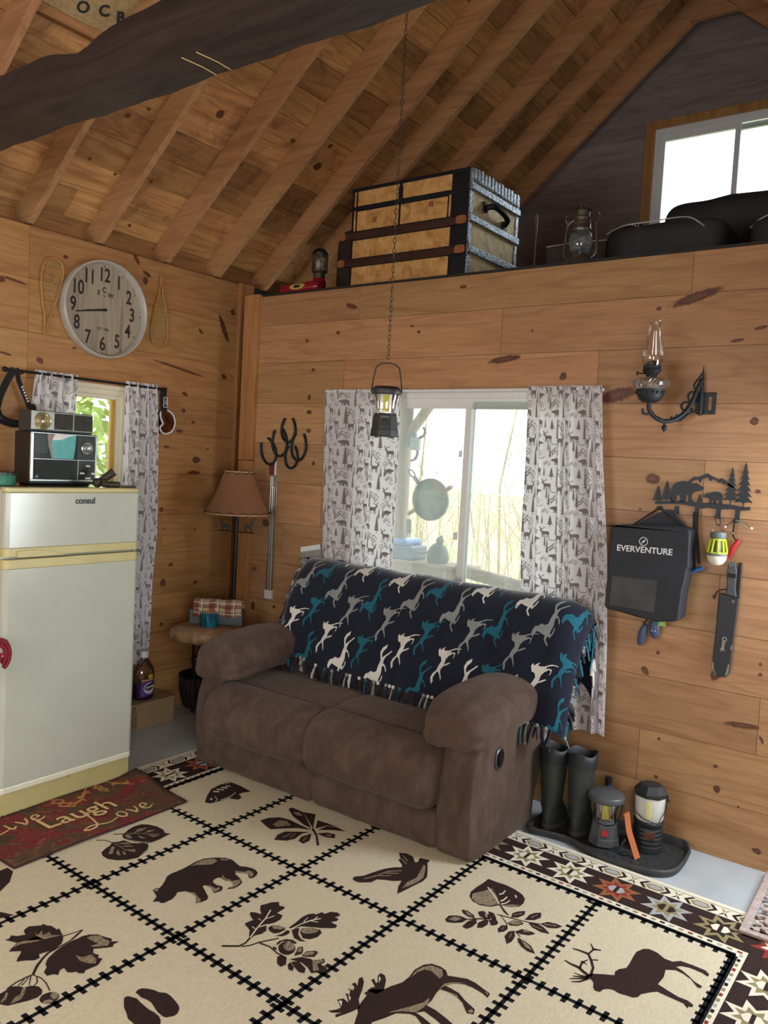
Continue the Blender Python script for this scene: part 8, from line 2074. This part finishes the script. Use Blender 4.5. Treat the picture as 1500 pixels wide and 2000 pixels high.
for i in range(18):
    for j in range(9):
        x, y = 2.31+i*0.037+(0.018 if j % 2 else 0), -0.36+j*0.036
        inside = False
        for (xa, ya), (xb, yb2) in zip(outl, outl[1:]+outl[:1]):
            if (ya > y) != (yb2 > y) and x < (xb-xa)*(y-ya)/(yb2-ya)+xa: inside = not inside
        q = min(math.hypot(x-a, y-b_) for a, b_ in outl)
        if inside and q > 0.03: mb.add([(x-0.006, y-0.004, 0.0074), (x+0.006, y-0.004, 0.0074), (x+0.006, y+0.004, 0.0074), (x-0.006, y+0.004, 0.0074), (x, y, 0.0105)], [(0, 1, 4), (1, 2, 4), (2, 3, 4), (3, 0, 4)])
mb.build('tread_studs', plain('tray_studs', (28, 29, 30), 0.6), ty_)
# rubber boots
BT = plain('boot_green', (48, 54, 50), 0.5, var=0.15, vs=14); BTD = plain('boot_dark', (30, 34, 38), 0.55, var=0.15); SOLE = plain('boot_sole', (66, 68, 62), 0.6)
def boot(label, x, y, yawd, h, lean=0.0):
    t = thing('rubber_boot', label, 'boot', (x, y, 0.008), 'rubber boots on the tray')
    M = T(x, y, 0.008) @ RZ(yawd)      # toe toward +y
    st = []
    # (z, centre y, rx, ry)
    prof = [(0.022, 0.055, 0.044, 0.112), (0.05, 0.052, 0.046, 0.108), (0.075, 0.035, 0.047, 0.088), (0.10, 0.012, 0.046, 0.064), (0.13, 0.004, 0.047, 0.055), (0.18, 0.0, 0.052, 0.056), (0.24, 0.0, 0.057, 0.060), (0.30, 0.0, 0.060, 0.063), (h, 0.0, 0.062, 0.064)]
    n = 32
    def ring(z, cy_, rx, ry): return [(rx*math.cos(2*PI*k/n)+lean*z, cy_+ry*math.sin(2*PI*k/n), z) for k in range(n)]
    pc = smooth_curve([(a[1], a[2], a[3]) for a in prof], 3); zc = [v.x for v in smooth_curve([(a[0], 0, 0) for a in prof], 3)]
    vs = []
    for z, p in zip(zc, pc): vs += ring(z, p.x, p.y, p.z)
    m = len(zc)
    fs = [(i*n+k, i*n+(k+1) % n, (i+1)*n+(k+1) % n, (i+1)*n+k) for i in range(m-1) for k in range(n)]
    b = MB(); b.add(vs, fs, 0, M); b.build('shaft', BT, t, smooth=60)
    vs = []
    for z, d, wv in ((h-0.055, 0.003, 0), (h-0.02, 0.004, 0), (h+0.012, 0.004, 1), (h+0.014, 0.0, 1), (h+0.006, -0.005, 1), (h-0.10, -0.008, 0)):
        vs += [((0.062+d)*math.cos(2*PI*k/n)*(1+0.06*wv*math.sin(2*PI*k/n*2))+lean*z, (0.064+d)*math.sin(2*PI*k/n), z+wv*0.008*math.sin(2*PI*k/n*3)) for k in range(n)]
    fs = [(i*n+k, i*n+(k+1) % n, (i+1)*n+(k+1) % n, (i+1)*n+k) for i in range(5) for k in range(n)]+[tuple(5*n+k for k in range(n))]
    b = MB(); b.add(vs, fs, 0, M); b.build('cuff', BTD, t, smooth=60)
    b = MB(); vs = ring(0.0, 0.055, 0.046, 0.116)+ring(0.024, 0.055, 0.047, 0.117); b.add(vs, [(k, (k+1) % n, n+(k+1) % n, n+k) for k in range(n)]+[tuple(reversed(range(n))), tuple(n+k for k in range(n))], 0, M); b.build('sole', SOLE, t, smooth=40)
    b = MB(); b.add(ring(0.10, 0.010, 0.049, 0.067)+ring(0.112, 0.008, 0.049, 0.062), [(k, (k+1) % n, n+(k+1) % n, n+k) for k in range(n)], 0, M); b.build('ankle_band', BTD, t, smooth=60)
    return t
boot('dark green rubber boot nearest the loveseat on the tray', 2.392, -0.235, -2, 0.365)
boot('dark green rubber boot standing between its pair and the grey lantern', 2.520, -0.215, 2, 0.365)
t = thing('blue_bottle', 'small blue bottle tucked behind the rubber boots', 'bottle', (2.598, -0.075, 0.0075))
mb = MB(); mb.lathe([(0.001, 0), (0.034, 0.0), (0.036, 0.004), (0.036, 0.17), (0.014, 0.205), (0.014, 0.215)], 24, 0, T(2.598, -0.075, 0.0075)); mb.build('body', plain('bottle_blue', (26, 60, 92), 0.35), t, smooth=40)
mb = MB(); mb.lathe([(0.016, 0.212), (0.016, 0.24), (0.001, 0.242)], 18, 0, T(2.598, -0.075, 0.0075)); mb.build('cap', BLACK, t, smooth=40)
# grey lantern with red button
GL = plain('lantern_grey', (84, 88, 92), 0.35, 0.2, var=0.08)
l1 = camp_lantern('grey camping lantern with red button and yellow light strip on the tray', 2.650, -0.235, 0.0085, 22, GL, RED_BTN, False, 1.42)
# white frosted lantern
t = thing('camping_lantern', 'black camping lantern with frosted white globe on the tray by the wall', 'lantern', (2.815, -0.145, 0.008))
M = T(2.815, -0.145, 0.0080) @ RZ(25) @ Matrix.Diagonal((1.12, 1.12, 1.03, 1)); LB = plain('lantern_black', (34, 36, 38), 0.5, var=0.1)
polyprism(12, 0.062, 0.0, 0.060, 0.03, M).build('base', LB, t, bevel=0.004)
mb = MB(); mb.lathe([(0.054, 0.03), (0.056, 0.035)]+[(0.056-0.003*(i % 2), 0.04+i*0.009) for i in range(9)]+[(0.058, 0.125), (0.050, 0.132)], 30, 0, M); mb.build('grip', LB, t, smooth=30)
mb = MB(); mb.box(-0.020, 0.020, -0.058, -0.052, 0.065, 0.095, 0, M); mb.build('badge', plain('copper_badge', (110, 72, 60), 0.4, 0.5), t, bevel=0.002)
FROST = plain('frosted_globe', (212, 212, 206), 0.45, var=0.03)
mb = MB(); mb.lathe([(0.050, 0.132), (0.054, 0.14), (0.058, 0.235)], 32, 0, M, cap0=True); gl_ = mb.build('globe', FROST, t, smooth=40)
mb = MB(); mb.flat(rrect(-0.22, 0.22, 0.15, 0.225, 0.03), lambda a, z: M @ Vector((0.0585*math.sin(a-0.2)*(0.945+0.0*z), -0.0585*math.cos(a-0.2)*(1.0), z)), 0, maxlen=0.05); mb.build('glow_strip', plain('pale_yellow_strip', (214, 212, 150), 0.5), gl_)
polyprism(8, 0.064, 0.235, 0.066, 0.252, M, PI/8).build('cap', LB, t, bevel=0.003)
polyprism(8, 0.066, 0.252, 0.040, 0.283, M, PI/8).build('cap_top', LB, t, bevel=0.004)
mb = MB(); mb.tube([M @ Vector(p) for p in ((0.064, -0.01, 0.245), (0.055, -0.035, 0.19), (0.025, -0.0635, 0.135), (-0.03, -0.060, 0.150), (-0.060, -0.02, 0.165), (-0.066, 0.0, 0.245))], 0.002, 6); mb.build('bail', BLACKMET, t, smooth=60)
mb = MB(); mb.ball(M @ Vector((0.068, 0.0, 0.222)), 0.011, 10); mb.build('latch', plain('maroon_latch', (86, 42, 42), 0.5), t, smooth=80)
t = thing('orange_strap', 'orange webbing strap trailing off the grey lantern onto the tray', 'strap', (2.77, -0.24, 0.0085))
ORG_ = plain('orange_web', (196, 110, 62), 0.7, var=0.1, bump=0.2, bs=500)
band(smooth_curve([(2.722, -0.205, 0.150), (2.740, -0.222, 0.168), (2.752, -0.232, 0.135), (2.765, -0.245, 0.10), (2.792, -0.262, 0.055), (2.822, -0.285, 0.0115)], 5), 0.026, (0.62, 0.5, 0.45), 0.0025).build('webbing', ORG_, t)
mb = MB(); mb.tube(smooth_curve([(2.757, -0.262, 0.070), (2.748, -0.275, 0.045), (2.742, -0.285, 0.020), (2.765, -0.292, 0.0135), (2.775, -0.282, 0.018)], 5), 0.005, 8); mb.build('buckle', BLACK, t, smooth=60)
# ================================================================== OUTSIDE THE WINDOWS
def straw():
    t = NT('dry_ground'); n = t.noise(t.coord(), 1.2, 6, 0.5, 0.7)
    t.set(Base_Color=t.ramp(n, [(0.3, (150, 140, 96)), (0.55, (176, 170, 122)), (0.75, (128, 142, 84))]), Roughness=0.95); return t.mat
mb = MB()
def gz(x, y): return -0.45+0.02*math.sin(x*0.7)+0.02*math.sin(y*0.9)+max(0, (math.hypot(x-2, y)-9)*0.06)
mb.grid(lambda a, b: ((-16+36*a), 2.6+22*b, gz(-16+36*a, 2.6+22*b)), 30, 24); mb.grid(lambda a, b: (-16+15.2*a, -14+16.6*b, gz(-16+15.2*a, -14+16.6*b)), 14, 16)
structure(mb.build('ground', straw(), smooth=60), 'dry straw coloured clearing outside')
WTH = wood('weathered_wood', 2, (170, 158, 140), (150, 138, 120), (110, 100, 88), tintv=0.15, rough=0.8)
WTX = wood('weathered_rail', 0, (170, 158, 140), (150, 138, 120), (110, 100, 88), tintv=0.15, rough=0.8)
mb = MB(); mb.box(-0.6, 4.9, 0.32, 2.4, -0.40, -0.25); structure(mb.build('porch_floor', WTX))
px, py = 0.205, 1.55
pp_ = MB(); pp_.tube([(px+0.008*math.sin(i*1.7), py+0.006*math.sin(i*2.3), -0.25+i*0.285) for i in range(11)], [0.058+0.004*math.sin(i*2.1) for i in range(11)], 14)
structure(pp_.build('porch_post', WTH, smooth=60), 'weathered log porch post outside the wide window')
mb = MB(); mb.tube([(px+0.04, py, 1.88), (0.62, py, 2.36), (0.80, py, 2.59)], 0.040, 12); structure(mb.build('porch_brace', WTH, smooth=60), 'slanted log brace on the porch post')
mb = MB(); mb.box(-1.2, 0.86, py-0.10, py+0.16, 0.865, 0.905); mb.box(-1.2, 0.86, py-0.11, py-0.085, 0.73, 0.87); structure(mb.build('porch_shelf', WTX, bevel=0.004), 'weathered porch shelf board under the cooler')
mb = MB(); mb.tube([(0.80, py-0.05, 0.885), (1.10, py-0.18, 0.875), (1.7, py-0.45, 0.86), (2.6, py-0.85, 0.84)], [0.05, 0.048, 0.046, 0.044], 12); structure(mb.build('porch_rail', WTX, smooth=60), 'weathered log rail outside the right pane')
# round pan with three lugs
GRN = plain('patina_green', (112, 132, 128), 0.55, 0.3, var=0.2, vs=14)
pc = (0.565, py-0.12, 1.392)
t = thing('round_pan', 'round grey metal pan with three handles hanging on the porch', 'pan', pc)
Mp = FR(pc, (1, 0, 0), (0, 0, 1), (0, -1, 0))
mb = MB(); mb.lathe([(0.001, 0.0), (0.150, 0.0), (0.158, 0.006), (0.160, 0.03), (0.155, 0.03), (0.150, 0.008), (0.001, 0.006)], 48, 0, Mp); mb.build('pan_body', GRN, t, smooth=40)
for a, L in ((135, 0.075), (32, 0.05), (212, 0.075)):
    ca, sa = math.cos(R(a)), math.sin(R(a)); b0_ = Vector((0.15*ca, 0.15*sa, 0.012)); e0 = Vector(((0.155+L)*ca, (0.155+L)*sa, 0.012))
    mb = MB(); mb.tube([Mp @ b0_, Mp @ e0], [0.030, 0.024], 8, flat=0.6); mb.build('handle', plain('handle_rust', (140, 120, 110), 0.6), t, smooth=60)
ca, sa = math.cos(R(135)), math.sin(R(135))
mb = MB(); c = Vector((0.262*ca, 0.262*sa, 0.012)); mb.tube([Mp @ (c+Vector((0.038*math.cos(2*PI*k/16)*ca-0.018*math.sin(2*PI*k/16)*sa, 0.038*math.cos(2*PI*k/16)*sa+0.018*math.sin(2*PI*k/16)*ca, 0))) for k in range(16)], 0.006, 6, closed=True); mb.build('hanging_loop', plain('loop_grey', (96, 112, 112), 0.6), t, smooth=60)
mb = MB(); mb.tube([Mp @ (c+Vector((0.038*ca, 0.038*sa, 0))), (0.235, py-0.05, 1.70)], 0.0025, 5); mb.build('hanging_wire', STEEL, t)
ca, sa = math.cos(R(212)), math.sin(R(212)); q = Mp @ Vector((0.222*ca, 0.222*sa, 0.012))
t2 = thing('wind_chime', 'small green metal chime tag hanging from the round pan', 'chime', tuple(q))
mb = MB(); mb.tube([q, q+Vector((0, 0, -0.05))], 0.003, 6); mb.build('cord', STEEL, t2)
mb = MB(); x, y, z = q; mb.prism(rrect(x-0.020, x+0.020, z-0.155, z-0.045, 0.01), -0.006, 0.006, 0, FR((0, y, 0), (1, 0, 0), (0, 0, 1), (0, -1, 0))); mb.build('plate', plain('chime_green', (88, 112, 104), 0.5), t2, bevel=0.002)
for dx in (-0.010, 0.010):
    mb = MB(); mb.cyl((x+dx, y, z-0.155), (x+dx, y, z-0.185), 0.006, 8); mb.build('rod', plain('chime_green', (88, 112, 104), 0.5), t2)
# horned ornament
t = thing('horned_ornament', 'dark horned metal ornament with pale face on the porch post', 'ornament', (0.33, py-0.06, 1.84))
mb = MB(); mb.box(px+0.055, 0.345, py-0.075, py-0.035, 1.78, 1.89); mb.build('bracket', plain('ornament_blue', (70, 100, 112), 0.5), t, bevel=0.005)
mb = MB(); mb.prism(rrect(0.325, 0.405, 1.755, 1.855, 0.015), 0, 0.03, 0, FR((0, py-0.07, 0), (1, 0, 0), (0, 0, 1), (0, -1, 0))); mb.build('face_plate', plain('ornament_pale', (150, 170, 170), 0.5), t, bevel=0.005)
for sg, z0_ in ((1, 1.85), (-1, 1.76)):
    mb = MB(); mb.tube(smooth_curve([(0.39, py-0.085, z0_), (0.435, py-0.085, z0_+sg*0.02), (0.445, py-0.085, z0_+sg*0.055), (0.425, py-0.085, z0_+sg*0.085)] if sg > 0 else [(0.385, py-0.085, z0_), (0.385, py-0.085, z0_-0.04), (0.36, py-0.085, z0_-0.075), (0.325, py-0.085, z0_-0.085)], 5), [0.012]*10+[0.010]*5+[0.003], 8); mb.build('horn', plain('horn_dark', (70, 84, 88), 0.5), t, smooth=60)
# cooler and figurine on the shelf
t = thing('cooler', 'blue lidded cooler standing on the porch shelf', 'cooler', (0.0, py+0.02, 0.9055))
mb = MB(); mb.box(-0.35, 0.385, py-0.09, py+0.14, 0.9055, 1.015); mb.build('cooler_body', plain('cooler_teal', (72, 104, 124), 0.5), t, bevel=0.015)
mb = MB(); mb.box(-0.36, 0.33, py-0.095, py+0.145, 1.015, 1.065); mb.build('lid', plain('cooler_blue', (84, 134, 190), 0.4), t, bevel=0.02)
t = thing('squirrel_figurine', 'dark squirrel shaped figurine sitting on the porch shelf', 'figurine', (0.57, py, 0.9055))
mb = MB(); SQ = plain('figurine_green', (62, 88, 84), 0.6)
mb.lathe([(0.001, 0), (0.075, 0.0), (0.085, 0.03), (0.082, 0.08), (0.060, 0.125), (0.035, 0.15), (0.001, 0.16)], 24, 0, T(0.57, py, 0.9055)); mb.build('body', SQ, t, smooth=60)
mb = MB(); mb.ball((0.588, py-0.01, 1.078), 0.032, 14, 0, (1.0, 0.9, 1)); mb.ball((0.602, py-0.01, 1.112), 0.010, 8); mb.build('head', SQ, t, smooth=80)
mb = MB(); mb.tube(smooth_curve([(0.575, py-0.05, 1.03), (0.53, py-0.06, 1.0), (0.49, py-0.06, 0.975), (0.42, py-0.06, 0.968)], 5), 0.006, 6); mb.build('stick', plain('twig', (110, 92, 80), 0.8), t, smooth=60)
for z in (1.36, 1.21):
    mb = MB(); mb.tube([(-3, 4.2, z+0.02), (2, 4.2, z-0.01), (6, 4.2, z+0.02)], 0.006, 5); tag(mb.build('fence_wire', plain('wire_pale', (210, 210, 200), 0.5), None, loc=(2, 4.2, z)), 'upper pale wire strung across the thicket' if z > 1.3 else 'lower pale wire strung across the thicket', 'wire', 'wires beyond the porch')
# bare thicket and young trees
TWG = plain('bare_twig', (150, 138, 112), 0.9, var=0.25, vs=3); BUD = plain('spring_bud', (168, 178, 104), 0.8, var=0.3, vs=5)
tr = random.Random(31)
def twig(m, p, d, L, r, depth, mi=0):
    p = Vector(p); d = Vector(d).normalized(); q = p+d*L*0.5+Vector((tr.uniform(-.04, .04), tr.uniform(-.04, .04), 0))*L; e = p+d*L+Vector((tr.uniform(-.05, .05), tr.uniform(-.05, .05), 0.02))*L
    m.tube([p, q, e], [r, r*0.75, r*0.4], 4 if depth else 5, mi)
    if depth:
        for k in range(3 if depth > 1 else 2):
            s = tr.uniform(0.3, 0.95); a = tr.uniform(0, 6.28); b = p.lerp(e, s)
            twig(m, b, d*0.8+Vector((math.cos(a), math.sin(a), tr.uniform(0.1, 0.6)))*0.7, L*tr.uniform(0.3, 0.5), r*0.5, depth-1, mi)
br = MB()
for k in range(230):
    x, y = tr.uniform(-6.5, 4.5), tr.uniform(4.4, 9.5)
    twig(br, (x, y, gz(x, y)), (tr.uniform(-.2, .2), tr.uniform(-.2, .2), 1), tr.uniform(1.0, 2.3), 0.011, 2, 0 if tr.random() < 0.75 else 1)
tag(br.build('brush_thicket', [TWG, BUD]), 'dense leafless brush beyond the porch rail', 'brush', None, 'stuff')
for i, (x, y, h) in enumerate(((1.25, 6.0, 3.2), (0.75, 6.8, 3.4), (0.2, 7.5, 3.9), (-0.55, 6.2, 2.8), (-1.5, 7.0, 3.1), (-2.4, 8.2, 3.6), (-3.6, 7.5, 3.2), (1.9, 7.2, 3.0))):
    t = thing('young_tree', 'thin leafless sapling rising out of the brush beyond the rail', 'tree', (x, y, gz(x, y)), 'saplings beyond the porch')
    m = MB(); twig(m, (x, y, gz(x, y)), (0.03, 0, 1), h, 0.028, 0); m.build('trunk', TWG, t, smooth=60)
    m = MB()
    for k in range(26):
        s = tr.uniform(0.3, 1.0); a = tr.uniform(0, 6.28); twig(m, (x+0.03*h*s, y, gz(x, y)+h*s), (math.cos(a)*0.7, math.sin(a)*0.7, 0.8), 0.25+0.5*(1-s), 0.007, 1)
    m.build('branches', TWG, t)
# leafy trees seen through the narrow window
LEAF = NT('spring_leaf'); LEAF.set(Base_Color=LEAF.ramp(LEAF.noise(LEAF.coord(), 4, 3), [(0.3, lin((110, 134, 60))), (0.7, lin((166, 186, 92)))]), Roughness=0.7)
def leafy(x, y, h, r, n, lab):
    t = thing('leafy_tree', lab, 'tree', (x, y, gz(x, y)), 'leafy trees beyond the narrow window')
    m = MB(); twig(m, (x, y, gz(x, y)-0.02), (0.02, 0.05, 1), h*0.75, 0.06, 2); m.build('trunk', TWG, t, smooth=60)
    m = MB()
    for k in range(n):
        a, b_, c_ = tr.gauss(0, 0.5), tr.gauss(0, 0.5), tr.gauss(0, 0.5)
        p = Vector((x+a*r, y+b_*r, gz(x, y)+h*0.62+c_*h*0.45)); s = tr.uniform(0.05, 0.10)
        u = Vector((tr.uniform(-1, 1), tr.uniform(-1, 1), tr.uniform(-1, 1))).normalized(); v = u.orthogonal().normalized()
        m.add([p-u*s, p+v*s*0.45, p+u*s, p-v*s*0.45], [(0, 1, 2, 3)])
    m.build('foliage', LEAF.mat, t)
leafy(-3.2, 1.1, 3.6, 1.5, 1500, 'bright green leafy tree nearest outside the narrow window')
leafy(-6.0, 4.4, 4.4, 1.7, 1300, 'bright green leafy tree further off outside the narrow window')
leafy(-1.7, -0.9, 1.5, 0.6, 700, 'low green bush outside the narrow window')
